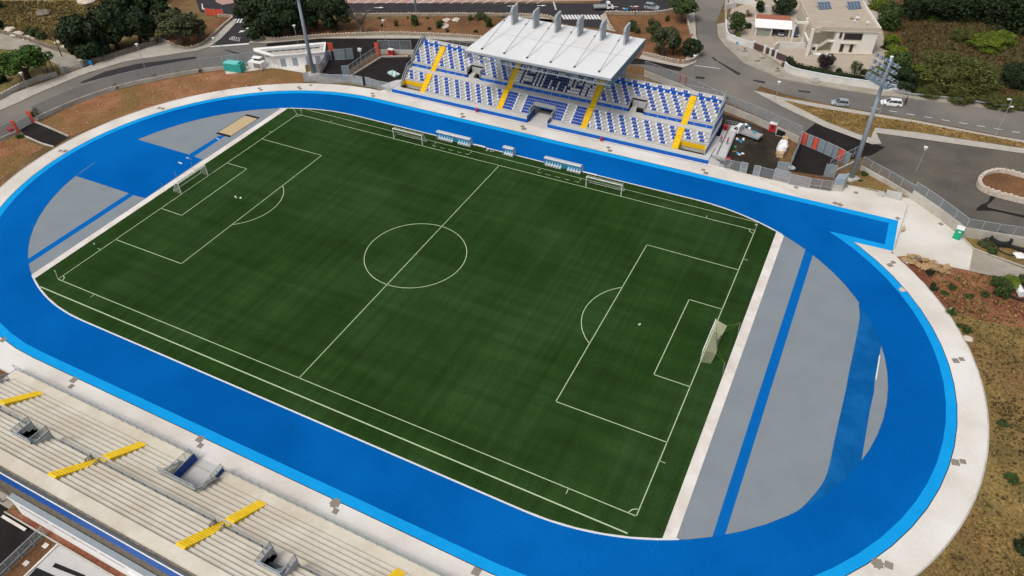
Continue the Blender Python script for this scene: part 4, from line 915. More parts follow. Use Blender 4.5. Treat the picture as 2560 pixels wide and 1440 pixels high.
# stone walls of the raised beds
def stonewall(label, uv, h, m='stone', th=.5, n=3, cap='white_stone', closed=False):
    p = smooth_pts(GG(*uv), n); a = MB(); a.wall(p, th, 0, h, m); random.seed(len(label))
    for q, r in zip(p[:-1], p[1:]):
        L = math.hypot(r[0]-q[0], r[1]-q[1]); k = max(1, int(L/.7))
        for j in range(k):
            x = q[0]+(r[0]-q[0])*(j+.5)/k; y = q[1]+(r[1]-q[1])*(j+.5)/k; s = th*.5*random.uniform(.85, 1.25); hh = h+random.uniform(.06, .24); an = random.random()*3
            a.prism([(x+s*math.cos(an+t), y+s*math.sin(an+t)) for t in (0, 1.3, 2.5, 3.7, 5)], h-.05, hh, cap)
    return tag(a.build('stone_wall'), label, 'wall')
stonewall('pale stone kerb wall round the left flower bed by the STOP lane', ((397, 99), (430, 113), (462, 123), (500, 116), (530, 95), (560, 66), (582, 47), (570, 43), (545, 42)), .7)
stonewall('long stone wall below the brown bed behind the fresh asphalt road', ((655, 88), (668, 101), (700, 102), (810, 94), (900, 90), (985, 88), (1100, 92), (1200, 98), (1300, 108)), .9)
stonewall('stone wall on top of the brown bed below the upper road', ((870, 41), (1000, 40), (1200, 40), (1350, 43), (1385, 52), (1392, 62)), .8)
stonewall('stone wall along the top of the right bed beside the truck', ((1512, 36), (1550, 36), (1587, 37), (1640, 36), (1690, 28), (1716, 24)), .9); stonewall('stone wall down the right side of the corner bed', ((1716, 24), (1719, 60), (1728, 92)), .9); stonewall('curved stone wall below the corner bed beside the junction', ((1747, 128), (1744, 142), (1730, 155), (1700, 160), (1660, 152), (1606, 138)), 1.0); stonewall('stone kerb on the left side of the corner bed behind the roof', ((1512, 36), (1520, 58), (1532, 76)), .5)
stonewall('rough white stone wall round the oval island in the car park', ((2560, 448), (2520, 437), (2492, 433), (2462, 440), (2446, 455), (2448, 470), (2470, 484), (2515, 497), (2560, 508), (2640, 520)), 1.0, 'white_stone', .7); sheet('island_soil', smooth_pts(GG((2560, 450), (2500, 436), (2458, 446), (2452, 462), (2480, 482), (2560, 503), (2640, 512), (2640, 460)), 3, True), .35, 'bed_soil')
stonewall('old grey dry stone wall below the dark trees', ((205, 168), (235, 158), (300, 140), (350, 125), (392, 112)), 1.3, 'old_stone', .6, cap='old_stone')
stonewall('old stone wall of the lane at the upper left', ((0, 82), (60, 98), (130, 122), (185, 132)), .9, 'old_stone', .5, cap='stone'); stonewall('concrete and stone wall along the pavement below the pine', ((-40, 266), (0, 250), (50, 222), (100, 202), (145, 190)), 1.2, 'wall_concrete', .5, cap='wall_concrete')
for i, (u, h) in enumerate((((160, 184), 1.9), ((206, 168), 1.9), ((385, 112), 2.0))):
    xy = G(*u); a = MB(); a.box(xy[0]-.4, xy[0]+.4, xy[1]-.4, xy[1]+.4, 0, h, 'wall_concrete'); a.box(xy[0]-.5, xy[0]+.5, xy[1]-.5, xy[1]+.5, h, h+.12, 'wall_concrete'); tag(a.build('gate_post'), ('concrete gate post left of the field entrance by the pine', 'concrete gate post right of the field entrance by the dark trees', 'grey gate post at the end of the dry stone wall')[i], 'post')
fence('thin wire fence across the field entrance by the pine', GG((163, 186), (205, 169)), 1.2, 0, 3)
a = MB(); xy = G(226, 164); a.box(xy[0]-1, xy[0]+1, xy[1], xy[1]+.1, .3, 1.5, 'sign_blue'); a.bar((xy[0]-.9, xy[1]+.05, 0), (xy[0]-.9, xy[1]+.05, 1.5), .1, m='galv'); a.bar((xy[0]+.9, xy[1]+.05, 0), (xy[0]+.9, xy[1]+.05, 1.5), .1, m='galv'); tag(a.build('blue_panel'), 'blue panel on the fence below the dark trees', 'sign')
t = thing('banner_fence', 'red banner fence at the road corner behind the olive trees', 'fence', (*G(520, 40), 0)); a = MB(); a.wall(GG((516, 38), (540, 40), (560, 41)), .1, .1, 2.0, 'sign_red'); a.build('banner', None, t, world=True)
for p in GG((516, 38), (538, 40), (560, 41)): b = MB(); b.bar((*p, 0), (*p, 2.3), .1); b.build('post', 'galv', t, world=True)
# ================================================================ on the pitch
def goal(label, c, ax, w=7.4, h=2.44, depth=1.9, tied=False, group=None):
    "goal with its mouth centred on c; ax = unit vector pointing behind the goal"
    rz = math.atan2(ax[1], ax[0]); t = thing('goal', label, 'goal', (*c, .02), rz, group)
    # local x runs behind the goal, y along the mouth
    f = MB()
    for s in (-1, 1): f.tube([(0, s*w/2, 0), (0, s*w/2, h)], .07, 8)
    f.tube([(0, -w/2-.06, h), (0, w/2+.06, h)], .07, 8)
    f.build('frame', 'white_paint', t)
    n = MB()
    if tied:
        a = [(0, -w/2, h), (1.9, -w/2+.5, h-.15), (1.75, -w/4, h-.45), (1.25, 0, h-.75), (1.75, w/4, h-.45), (1.9, w/2-.5, h-.15), (0, w/2, h)]
        b = [(0, -w/2, 0), (1.5, -w/2+.3, .02), (1.5, -w/4, .02), (1.4, 0, .02), (1.5, w/4, .02), (1.5, w/2-.3, .02), (0, w/2, 0)]
        n.add(a, [tuple(range(7))]); n.add(a+b, [(i, i+1, i+8, i+7) for i in range(6)]); n.build('net', 'goal_net', t)
        for s in (-1, 1):
            for p in (a[5 if s > 0 else 1], a[4 if s > 0 else 2]): g = MB(); g.bar(p, (3.55, s*(w/2+1.0), 2.3), .035); g.build('guy_rope', 'leaf_bright', t)
            g = MB(); g.tube([(3.6, s*(w/2+1.0), 0), (3.55, s*(w/2+1.0), 2.4)], .035, 6); g.build('net_pole', 'galv', t)
    else:
        n.add([(0, -w/2, h), (0, w/2, h), (.75, w/2, h), (.75, -w/2, h), (depth, -w/2, 0), (depth, w/2, 0)], [(0, 1, 2, 3), (3, 2, 5, 4)])
        for s in (-1, 1): n.add([(0, s*w/2, 0), (0, s*w/2, h), (.75, s*w/2, h), (depth, s*w/2, 0)], [(0, 1, 2, 3)])
        n.build('net', 'thin_net', t); g = MB()
        for s in (-1, 1): g.bar((0, s*w/2, h), (.75, s*w/2, h), .05); g.bar((.75, s*w/2, h), (depth, s*w/2, 0), .05)
        g.bar((depth, -w/2, .03), (depth, w/2, .03), .05); g.build('net_support', 'white_paint', t)
    return t
goal('white match goal with its yellow net tied back, at the right end of the pitch', (PX, 0), (1, 0), tied=True)
goal('white match goal at the far left end of the pitch beside the white strip', (-PX, 0), (-1, 0), depth=2.2)
goal('training goal on the far touchline left of the dugouts', (-22.5, 32.75), (0, 1)); goal('training goal on the far touchline right of the dugouts', (23.1, 32.75), (0, 1))
def flag(label, xy, lean, m='leaf_yellow'):
    t = thing('corner_flag', label, 'flag', (*xy, .02)); top = (lean[0], lean[1], 1.45)
    a = MB(); a.tube([(0, 0, 0), top], .03, 6); a.build('pole', 'plastic_white', t)
    a = MB(); a.add([top, (top[0]*.7, top[1]*.7, 1.0), (top[0]*.85-.45, top[1]*.85+.1, 1.15), (top[0]*.9-.4, top[1]*.9+.05, 1.4)], [(0, 1, 2, 3)]); a.build('flag_cloth', 'line_paint', t)
flag('leaning corner flag at the near left corner of the pitch', (-PX, -PY), (-.5, .5)); flag('corner flag at the far right corner of the pitch', (PX, PY), (.15, .05)); flag('corner flag lying over to the left at the far left corner', (-PX-.2, PY), (-1.2, .1)); flag('second pale flag just right of the far left corner arc', (-PX+1.2, PY+.1), (.1, .0))
def dugout(label, x0, x1, y, n, gap=None, name='dugout'):
    t = thing(name, label, 'dugout', ((x0+x1)/2, y, .02)); W = x1-x0
    prof = [(.15, 1.98), (.35, 2.08), (.75, 2.1), (1.15, 1.9), (1.4, 1.45), (1.5, .8), (1.5, 0)]
    c = MB()
    for p, q in zip(prof[:-1], prof[1:]): c.add([(-W/2, p[0], p[1]), (W/2, p[0], p[1]), (W/2, q[0], q[1]), (-W/2, q[0], q[1])], [(0, 1, 2, 3)])
    c.build('canopy', 'polycarb', t)
    for s in (-1, 1):
        e = MB(); pts = [(s*W/2, .15, 1.98)]+[(s*W/2, p[0], p[1]) for p in prof[1:]]+[(s*W/2, 0, 0), (s*W/2, -.1, 1.2)]; e.add(pts, [tuple(range(len(pts)))]); e.build('side_panel', 'clear_poly', t)
    f = MB(); k = max(1, round(W/2.1))
    for i in range(k+1):
        x = -W/2+W*i/k
        for p, q in zip(prof[:-1], prof[1:]): f.bar((x, *p), (x, *q), .07)
    for p in (prof[0], prof[3], (1.5, .05)): f.bar((-W/2, *p), (W/2, *p), .07)
    f.build('frame', 'plastic_white', t); st = None
    for i in range(n):
        x = -W/2+.35+(W-.7)*i/(n-1)
        if gap and gap[0] < i < gap[1]: continue
        if st is None:
            a = MB(); a.box(-.22, .22, .45, .9, .38, .46, 'seat_white'); a.box(-.22, .22, .86, .94, .46, 1.25, 'sky_seat'); a.box(-.12, .12, .40, .5, .12, .5, 'seat_white'); a.box(-.1, .1, .84, .86, .6, .95, 'seat_white'); a.box(-.24, -.2, .45, .9, 0, .4, 'seat_white'); a.box(.2, .24, .45, .9, 0, .4, 'seat_white'); st = a.build('seat', None, t); st.location = (x, 0, 0)
        else: o = st.copy(); col.objects.link(o); o.parent = t; o.location = (x, 0, 0)
    a = MB(); a.box(-W/2, W/2, .95, 1.0, .1, .9); a.build('back_board', 'turquoise', t)
    return t
dugout('long left dugout with curved clear roof and light blue seats', -17.2, -9.0, 36.0, 13, (5, 8)); dugout('long right dugout with curved clear roof and light blue seats', 8.6, 16.7, 36.1, 13, (5, 8)); dugout('small officials dugout with four seats between the two long ones', -1.1, 1.2, 36.3, 4)
for i, (x0, x1, y) in enumerate(((-8.7, -5.8, 37.3), (16.9, 20.0, 37.1))):
    t = thing('bench', ('pale bench to the right of the left dugout', 'pale bench to the right of the right dugout')[i], 'bench', ((x0+x1)/2, y, .02)); w_ = (x1-x0)/2
    a = MB(); a.box(-w_, w_, -.18, .18, .42, .48); a.build('seat', 'plastic_white', t)
    for s in (-1, 1): a = MB(); a.box(s*w_*.8-.04, s*w_*.8+.04, -.15, .15, 0, .42); a.build('leg', 'galv', t)
a = MB(); random.seed(3)
for k in range(7): x, y = -4.6+random.uniform(-.8, .8), 37.0+random.uniform(-.3, .3); a.bar((x, y, .05), (x+random.uniform(-.6, .6), y+random.uniform(-.3, .3), .1+random.random()*.3), .08)
tag(a.build('training_gear', 'plastic_white'), 'small heap of pale training gear between the left and the small dugout', 'gear')
for i, uv in enumerate(((589, 493), (602, 496), (1600, 812), (236, 611))):
    xy = G(*uv); a = MB(); r = .16 if i < 2 else .12
    a.add([(xy[0]+r*math.cos(t)*(1.4 if i == 1 else 1), xy[1]+r*math.sin(t), .025+z) for z in (0, .2) for t in [k*math.pi/4 for k in range(8)]], [tuple(range(8, 16))]+[(k, (k+1) % 8, 8+(k+1) % 8, 8+k) for k in range(8)])
    tag(a.build('ball', 'seat_white'), ('pale round object on the turf near the left penalty spot', 'pale oblong object on the turf right of the left penalty spot', 'small ball near the right penalty arc', 'small ball behind the goal line at the near left')[i], 'ball')
# jump pit
t = thing('long_jump_pit', 'sand pit with a black border at the far left of the infield', 'sand pit', (*G(595, 315), 0)); out = GG((540, 334.5), (616.5, 286), (649.8, 294), (573.5, 343.5)); cx, cy = sum(p[0] for p in out)/4, sum(p[1] for p in out)/4
inn = [(cx+(p[0]-cx)*.955, cy+(p[1]-cy)*.86) for p in out]
a = MB(); a.add([(*p, .06) for p in out+inn], [(i, (i+1) % 4, 4+(i+1) % 4, 4+i) for i in range(4)]); a.add([(*p, z) for z in (0, .06) for p in out], [(i, (i+1) % 4, 4+(i+1) % 4, 4+i) for i in range(4)]); a.build('border', 'black', t, world=True); a = MB(); a.poly(inn, .04); a.build('sand_bed', 'sand', t, world=True)
for i, (u, v) in enumerate(((476, 398), (484, 424), (443, 448), (411, 478))):
    xy = G(u, v); a = MB(); a.tube([(*xy, 0), (*xy, 1.9)], .03, 5); a.bar((xy[0]-.5, xy[1], .02), (xy[0]+.5, xy[1], .02), .05); tag(a.build('net_pole', 'galv'), 'thin '+ORD[i]+' pole from the far end along the left white strip', 'pole')
t = thing('high_jump_stand', 'thin fallen crossbar stand on the apron at the end of the blue spur', 'stand', (*G(2252, 560), 0)); a = MB(); p, q = G(2236, 622), G(2262, 530); a.tube([(*p, .1), (*q, 1.6)], .05, 6); a.build('pole', 'steel_grey', t, world=True); a = MB(); m_ = G(2257, 575); a.prism([(m_[0]-.3, m_[1]-1.2), (m_[0]+.35, m_[1]-.3), (m_[0]+.1, m_[1]+1), (m_[0]-.2, m_[1]+.2)], .3, .5, 'cardboard'); a.build('cloth', None, t, world=True)
# drain covers
GR = [((185, 950), 1.2), ((178, 966), .9), ((500, 1098), 1.2), ((501, 1114), .9), ((838, 1258), 1.3), ((839, 1278), .9), ((1191, 1429), 1.2), ((8, 850), 1.1), ((2389, 902), 1.1), ((2404, 898), .9), ((2388, 1156), 1.2), ((2407, 1154), .9), ((2194, 1409), 1.3), ((2222, 1413), 1.1), ((2225, 663), 1.1), ((2233, 656), .9), ((2088, 508), 1.0), ((2100, 512), 1.1), ((1990, 469), .9), ((2140, 482), .9), ((1758, 425), .9), ((1765, 433), 1.1), ((1521, 369), .9), ((1525, 377), 1.1), ((1155, 285), .9), ((1158, 292), 1.1), ((931, 234), .9), ((933, 240), 1.0), ((747, 218), .9), ((751, 222), 1.0), ((648, 221), .9), ((653, 225), 1.0), ((777, 213), .9), ((398, 270), 1.0), ((407, 272), 1.0), ((151, 377), .9), ((163, 378), 1.1), ((1310, 322), 1.3), ((1306, 316), 1.0), ((2244, 546), .9), ((2352, 560), .9), ((2115, 466), .7), ((2169, 472), .7)]
for i, (uv, s) in enumerate(GR):
    xy = G(*uv); ang = math.atan2(xy[1], xy[0])+.3 if abs(xy[0]) > 50 else 0
    c, sn = math.cos(ang)*s*.5, math.sin(ang)*s*.5
    c *= .84; sn *= .84; P = [(xy[0]+c*a-sn*b, xy[1]+sn*a+c*b) for a, b in ((-1, -1), (1, -1), (1, 1), (-1, 1))]
    if i in (4, 12): P = [(xy[0]+s*.62*(1 if k % 2 else .74)*math.cos(k*math.pi/8), xy[1]+s*.62*(1 if k % 2 else .74)*math.sin(k*math.pi/8)) for k in range(16)]
    a = MB(); a.prism(P, .015, .045, 'grate'); side_ = ('near' if xy[1] < -25 else 'right hand' if xy[0] > 55 else 'left hand' if xy[0] < -60 else 'far')
    o = a.build('drain_cover'); o['_p'] = side_; o['_u'] = uv[0]; o['_v'] = uv[1]; o['_s'] = s
gr_ = [o for o in col.objects if o.name.startswith('drain_cover')]
for sd_ in ('near', 'right hand', 'left hand', 'far'):
    L = sorted([o for o in gr_ if o.get('_p') == sd_], key=lambda o: o['_v'] if sd_ == 'right hand' else o['_u'])
    for k, o in enumerate(L):
        o['label'] = '%s brown drain cover from the %s on the %s concrete walkway' % (ORD[k], 'top' if sd_ == 'right hand' else 'left', sd_); o['category'] = 'drain cover'; o['group'] = 'drain covers along the walkway'
    for o in L:
        for kk in ('_p', '_u', '_v', '_s'): del o[kk]
# concrete blocks and small things on the apron
for i, (u, v, s) in enumerate(((2200, 489, .9), (2224, 490, 1.2), (2240, 495, 1.3))):
    xy = G(u, v); a = MB(); a.box(xy[0]-s*.6, xy[0]+s*.6, xy[1]-s*.5, xy[1]+s*.5, 0, s*.8, 'stand_grey'); a.box(xy[0]-s*.45, xy[0]+s*.45, xy[1]-s*.35, xy[1]+s*.35, s*.8, s*.84, 'wall_concrete')
    tag(a.build('concrete_block'), ('small low concrete block at the left of three by the verge', 'middle grey concrete block of three by the verge', 'right grey concrete block of three by the verge')[i], 'block')
# portable toilet
t = thing('portable_toilet', 'green portable toilet at the edge of the pale apron', 'toilet', (*G(2391, 594), 0), -.15)
a = MB(); a.box(-.6, .6, -.6, .6, .08, 2.15); a.box(-.62, .62, -.62, .62, 0, .08); a.build('cabin', 'toilet_green', t); a = MB(); a.xprism([(-.64, 2.15), (.64, 2.15), (.55, 2.32), (-.55, 2.32)], -.64, .64); a.build('roof', 'plastic_white', t)
a = MB(); a.box(-.45, .35, -.625, -.6, .15, 2.0); a.build('door', 'toilet_green', t); a = MB(); a.box(-.1, .3, -.64, -.625, 1.5, 1.75); a.box(-.64, -.62, -.2, .2, 1.5, 1.8); a.build('sign', 'plastic_white', t)
# hydrant boxes
def redbox(label, uv, w=1.1, h=1.3, d=.6, z=0, top='plastic_white', rz=0):
    t = thing('hydrant_box', label, 'box', (*G(*uv), z), rz); a = MB(); a.box(-w/2, w/2, -d/2, d/2, .1, h); a.build('cabinet', 'box_red', t); a = MB(); a.box(-w/2-.08, w/2+.08, -d/2-.08, d/2+.08, h, h+.12); a.build('lid', top, t); a = MB(); a.box(-w*.15, w*.15, -d/2-.02, -d/2, h*.4, h*.85); a.build('window', 'window_dark', t)
redbox('red hydrant box with white lid on the kerb of the black left yard', (979, 140), 1.5, 1.8, .8); redbox('red hydrant box with white lid behind the truck in the right yard', (1930, 328), 1.5, 1.9, 1.0); redbox('small red box on the front wall left of the tunnel', (1192, 280), .5, .8, .3, 0, 'box_red'); redbox('small red box on the front wall right of the tunnel', (1503, 353), .5, .8, .3, 0, 'box_red'); redbox('dark red cylinder box by the left pillar of the far left ramp', (30, 331), 1.3, 1.0, .8, 0, 'box_red')
redbox('dark red box behind the ramp railing at the right end of the stand', (1812, 333), 1.0, 1.9, .5, 0, 'box_red')
# ================================================================ masts and lamps
def mast(label, xy, h, rz, head=True):
    t = thing('floodlight_mast', label, 'floodlight', (*xy, 0), rz); a = MB(); a.tube([(0, 0, 0), (0, 0, h)], .52, 16, r2=.27); a.build('pole', 'steel_grey', t, smooth=True); a = MB(); a.prism([(-1.3, -1.3), (1.3, -1.3), (1.3, 1.3), (-1.3, 1.3)], 0, .35); a.build('footing', 'wall_concrete', t)
    a = MB(); a.tube([(0, 0, h), (0, 0, h+.25)], .3, 10); a.build('pole_cap', 'plastic_white', t)
    if not head: return t
    # four tiers of lamps facing the pitch (local -y) and a service platform
    for k in range(4):
        z = h-.5-k*1.15; w_ = 2.9-.05*k; y = -.45-.15*k
        a = MB(); a.bar((-w_, y, z), (w_, y, z), .13, m='galv'); a.bar((-w_, y-.5, z-.15), (w_, y-.5, z-.15), .1, m='galv')
        for s in (-1, 1): a.bar((s*w_, y, z), (s*w_, y-.5, z-.15), .08, m='galv')
        a.bar((0, 0, z), (0, y, z), .12, m='galv'); br = a.build('crossarm', None, t)
        for j in range(5):
            x = (-2.4+j*1.2)*w_/2.9; b = MB(); b.box(x-.26, x+.26, y-.75, y-.35, z-.1, z+.45, 'steel_blue'); b.box(x-.22, x+.22, y-.77, y-.75, z-.05, z+.4, 'galv'); b.build('lamp', None, br)
    z = h-4.6; a = MB(); a.box(-2.6, 2.6, -1.9, .6, z, z+.06, 'steel_blue')
    for x in (-2.6, -1.3, 0, 1.3, 2.6):
        for y in (-1.9, .6): a.bar((x, y, z), (x, y, z+1.1), .06, m='galv')
    for zz in (.55, 1.1):
        for y in (-1.9, .6): a.bar((-2.6, y, z+zz), (2.6, y, z+zz), .06, m='galv')
        for x in (-2.6, 2.6): a.bar((x, -1.9, z+zz), (x, .6, z+zz), .06, m='galv')
    for x in (-2.6, 0, 2.6): a.bar((x, -1.9, z), (0, 0, z-1.0), .1, m='galv')
    a.build('platform', None, t)
    return t
mast('tall grey floodlight mast with lamp tiers beside the right car park', G(2127, 446), 25.3, -.75); mast('tall grey floodlight mast rising out of the photo beside the white building', G(784, 186), 25.4, -.75)
t = thing('lamp_mast', 'grey lamp mast standing on the bed below the upper parking', 'lamp', (*G(1041, 38), 0)); a = MB(); a.tube([(0, 0, 0), (0, 0, 12)], .36, 12, r2=.22); a.build('pole', 'steel_grey', t, smooth=True); a = MB(); a.bar((-1, 0, 12), (1, 0, 12), .2); a.build('lamp_head', 'galv', t)
def lamp(label, uv, h, head='globe', rz=0):
    t = thing('street_lamp', label, 'street lamp', (*G(*uv), 0), rz); a = MB(); a.tube([(0, 0, 0), (0, 0, h)], .075, 7, r2=.05); a.build('pole', 'galv', t); a = MB()
    if head == 'globe': a.tube([(0, 0, h), (0, 0, h+.12), (0, 0, h+.42), (0, 0, h+.55)], .22, 8); a.box(-.35, .35, -.35, .35, h+.5, h+.6)
    else: a.bar((0, 0, h), (-.5, 0, h+.15), .08); a.box(-1.0, -.3, -.2, .2, h+.1, h+.28); a.bar((0, 0, h-1.6), (.5, 0, h-1.5), .08); a.box(.3, .9, -.2, .2, h-1.55, h-1.4)
    a.build('lamp_head', 'plastic_white', t)
lamp('thin street lamp beyond the long mesh fence on the left road', (363, 171), 6.0); lamp('street lamp behind the white building', (747, 120), 5.7); lamp('street lamp in the soil bed behind the black left yard', (965, 108), 5.8); lamp('street lamp with white head over the low wall by the pine', (72, 225), 4.0); lamp('short street lamp beside the STOP lane', (627, 104), 3.2)
lamp('street lamp standing on the fence line of the car park', (2290, 430), 5.2); lamp('tall double headed street lamp at the right end of the grass strip', (2487, 342), 8.6, 'd', .4); lamp('double headed street lamp behind the white estate car', (2197, 288), 7.8, 'd', .4); lamp('thin street lamp at the tip of the grass strip', (1935, 260), 5.0); lamp('thin lamp post by the junction below the corner bed', (1727, 208), 6.5); lamp('thin signpost at the foot of the STOP lane', (540, 119), 2.2)
def upole(label, uv, uvt, r=.16):
    xy = G(*uv); h = H(*uvt, xy); t = thing('utility_pole', label, 'pole', (*xy, 0)); a = MB(); a.tube([(0, 0, 0), (0, 0, h)], r, 8, r2=r*.7); a.build('shaft', 'grey_bark', t); a = MB(); a.bar((-.7, 0, h-.4), (.7, 0, h-.4), .1); [a.tube([(x, 0, h-.4), (x, 0, h-.15)], .06, 6) for x in (-.6, .6)]; a.build('crossarm', 'grey_bark', t); return xy, h
upole('wooden utility pole leaning over the lane at the upper left', (155, 141), (112, 50)); upole('wooden utility pole in front of the olive trees', (402, 75), (388, 26)); 
for i, (u, v) in enumerate((((122, 184), (108, 124)), ((136, 180), (113, 140)))):
    a = MB(); p = G(*u); h = H(*v, p); a.tube([(*p, 0), (p[0]+(.0 if i == 0 else -1.2), p[1]+.6, h)], .13, 6); tag(a.build('old_post', 'bark'), ('tall dark old post beside the pine', 'leaning dark old post beside the pine')[i], 'post')
a = MB(); p0 = Vector((*G(2232, 5), 11)); p1 = Vector((*G(2700, 100), 11)); pts = [p0.lerp(p1, k/12)-Vector((0, 0, 2.5*math.sin(math.pi*k/12))) for k in range(13)]
a.tube(pts, .05, 5); tag(a.build('power_line', 'galv'), 'pale power line crossing the brown wild land at the upper right', 'cable')
# ================================================================ vehicles
def car(label, front, rear, mt, kind='hatch', cat='car', name='parked_car'):
    cx, cy = (front[0]+rear[0])/2, (front[1]+rear[1])/2; L = {'hatch': 3.9, 'estate': 4.6, 'suv': 4.4}[kind]; Hh = {'hatch': 1.45, 'estate': 1.48, 'suv': 1.66}[kind]
    t = thing(name, label, cat, (cx, cy, .02), math.atan2(front[1]-rear[1], front[0]-rear[0])); W = .87; l = L/2
    def loft(secs, nm, m, capends=True):
        # secs: list of (x, halfwidth_low, z_low, halfwidth_high, z_high)
        a = MB(); vs = []
        for x, w0, z0, w1, z1 in secs: zm = z0+(z1-z0)*.55; vs += [(x, -w0, z0), (x, -max(w0, w1), zm), (x, -w1, z1), (x, w1, z1), (x, max(w0, w1), zm), (x, w0, z0)]
        n = len(secs); fs = [(i*6+k, i*6+(k+1) % 6, (i+1)*6+(k+1) % 6, (i+1)*6+k) for i in range(n-1) for k in range(6)]+[tuple(range(6)), tuple((n-1)*6+k for k in range(6))]
        a.add(vs, fs); return a.build(nm, m, t)
    hb = Hh*.60
    loft([(-l, W*.86, .35, W*.80, hb*.95), (-l*.93, W*.96, .24, W*.90, hb*1.03), (-l*.3, W, .22, W*.95, hb*1.04), (l*.35, W, .22, W*.95, hb*1.0), (l*.8, W*.97, .24, W*.86, hb*.86), (l*.97, W*.86, .30, W*.72, hb*.70), (l, W*.74, .36, W*.62, hb*.58)], 'body', mt)
    rx = {'hatch': -.90, 'estate': -.94, 'suv': -.92}[kind]; x0, x1, x2, x3 = l*rx, l*(rx+.10), l*.16, l*.50
    loft([(x0, W*.88, hb, W*.80, hb+.04), (x1, W*.90, hb, W*.74, Hh-.06), (x1+.25, W*.90, hb, W*.72, Hh), (x2-.3, W*.90, hb, W*.72, Hh), (x2, W*.9, hb, W*.74, Hh-.04), (x3, W*.90, hb*.98, W*.84, hb*1.0)], 'cabin', 'glass_dark')
    a = MB(); a.prism([(x1+.02, -W*.66), (x2-.02, -W*.70), (x2+.05, 0), (x2-.02, W*.70), (x1+.02, W*.66)], Hh-.02, Hh+.035); a.build('roof', mt, t)
    a = MB()
    for s in (-1, 1):
        for x, xt in ((x0+.02, x1+.02), (-l*.02, -l*.02), (-l*.5, -l*.48), (x3-.05, x2)): a.bar((x, s*W*.91, hb), (xt, s*W*.735, Hh), .075)
    for s in (-1, 1): a.bar((x0+.02, s*W*.91, hb), (x3-.05, s*W*.91, hb), .06)
    a.bar((x0+.02, -W*.91, hb), (x0+.02, W*.91, hb), .06); a.build('pillars', mt, t); wh = None
    for sx in (-.62, .62):
        for s in (-1, 1):
            if wh is None:
                a = MB(); a.tube([(0, -.1, .31), (0, .1, .31)], .31, 12); wh = a.build('wheel', 'rubber', t); b = MB(); b.tube([(0, -.112, .31), (0, .112, .31)], .18, 8); b.build('rim', 'galv', wh); wh.location = (sx*l, s*(W-.08), 0); rim = [o for o in col.objects if o.parent == wh][0]
            else: o = wh.copy(); col.objects.link(o); o.parent = t; o.location = (sx*l, s*(W-.08), 0); r_ = rim.copy(); col.objects.link(r_); r_.parent = o
    for s in (-1, 1):
        a = MB(); a.box(l*.90, l*.965, s*W*.5, s*W*.80, hb*.62, hb*.80); a.build('headlight', 'plastic_white', t); a = MB(); a.box(-l*.99, -l*1.005, s*W*.6, s*W*.84, hb*.7, hb*.95); a.build('tail_light', 'box_red', t)
        a = MB(); a.box(x3-.35, x3-.2, s*W*1.0, s*W*1.14, hb, hb+.14); a.build('mirror', mt, t)
    return t
car('silver hatchback driving left on the right road', G(2084, 261), G(2114, 264.5), 'car_silver', 'hatch'); car('white estate car on the right road with two people behind it', G(2210, 261), G(2243, 264.5), 'car_white', 'estate')
car('silver SUV parked on the upper road', G(1641, 24.5), G(1617, 21), 'car_silver', 'suv'); car('grey car parked under the white carport', G(1951, 93), G(1954, 78), 'car_grey', 'hatch'); car('dark blue car parked to the right of the carport', G(1985, 94), G(1988, 78), 'car_blue', 'estate')
def truck(label, front, rear, cargo=True, sc=1.0):
    t = thing('flatbed_truck', label, 'truck', ((front[0]+rear[0])/2, (front[1]+rear[1])/2, .02), math.atan2(front[1]-rear[1], front[0]-rear[0])); L = math.hypot(front[0]-rear[0], front[1]-rear[1]); l = L/2
    a = MB(); w = .95; cab = [(l, .45), (l, .95), (l-.45, 1.15), (l-1.0, 1.95), (l-1.25, 2.12), (l-2.0, 2.14), (l-2.0, .45)]
    a.add([(x, s*w*(.92 if z > 1.5 else 1), z) for s in (-1, 1) for x, z in cab], [tuple(range(7)), tuple(range(13, 6, -1))]+[(i, (i+1) % 7, 7+(i+1) % 7, 7+i) for i in range(7)]); a.build('cab', 'car_white', t)
    a = MB(); a.add([(l-.47, s*.82, 1.2) for s in (-1, 1)]+[(l-.97, s*.76, 1.90) for s in (1, -1)], [(0, 1, 2, 3)]); a.map(lambda x, y, z: (x+.03, y, z+.02)); a.build('windscreen', 'glass_dark', t)
    for s in (-1, 1): a = MB(); a.add([(l-.75, s*.965, 1.2), (l-1.7, s*.965, 1.2), (l-1.7, s*.90, 1.85), (l-1.1, s*.90, 1.85)], [(0, 1, 2, 3)]); a.build('side_window', 'glass_dark', t)
    a = MB(); a.box(-l, l-2.15, -1.02, 1.02, .72, .86); a.build('bed', 'truck_bed', t)
    for q in ((-l, l-2.15, -1.05, -1.0), (-l, l-2.15, 1.0, 1.05), (-l-.03, -l+.03, -1.05, 1.05)): a = MB(); a.box(*q, .80, 1.22); a.build('side_board', 'galv', t)
    a = MB(); a.box(l-2.2, l-2.12, -1.0, 1.0, .8, 1.9); a.bar((l-2.15, -1, 2.2), (l-2.15, 1, 2.2), .08); a.bar((l-2.15, -1, 1.9), (l-2.15, -1, 2.2), .08); a.bar((l-2.15, 1, 1.9), (l-2.15, 1, 2.2), .08); a.build('headboard', 'galv', t)
    for x in (l-.95, -l+1.2):
        for s in (-1, 1): a = MB(); a.tube([(x, s*.72, .36), (x, s*.96, .36)], .36, 12); a.build('wheel', 'rubber', t)
    return t
truck('white flatbed truck with tools on its grey bed, in the black right yard', G(1829, 328), G(1899, 353)); truck('white flatbed truck with a full bed on the upper road near the crossing', G(1533, 23), G(1484, 24))
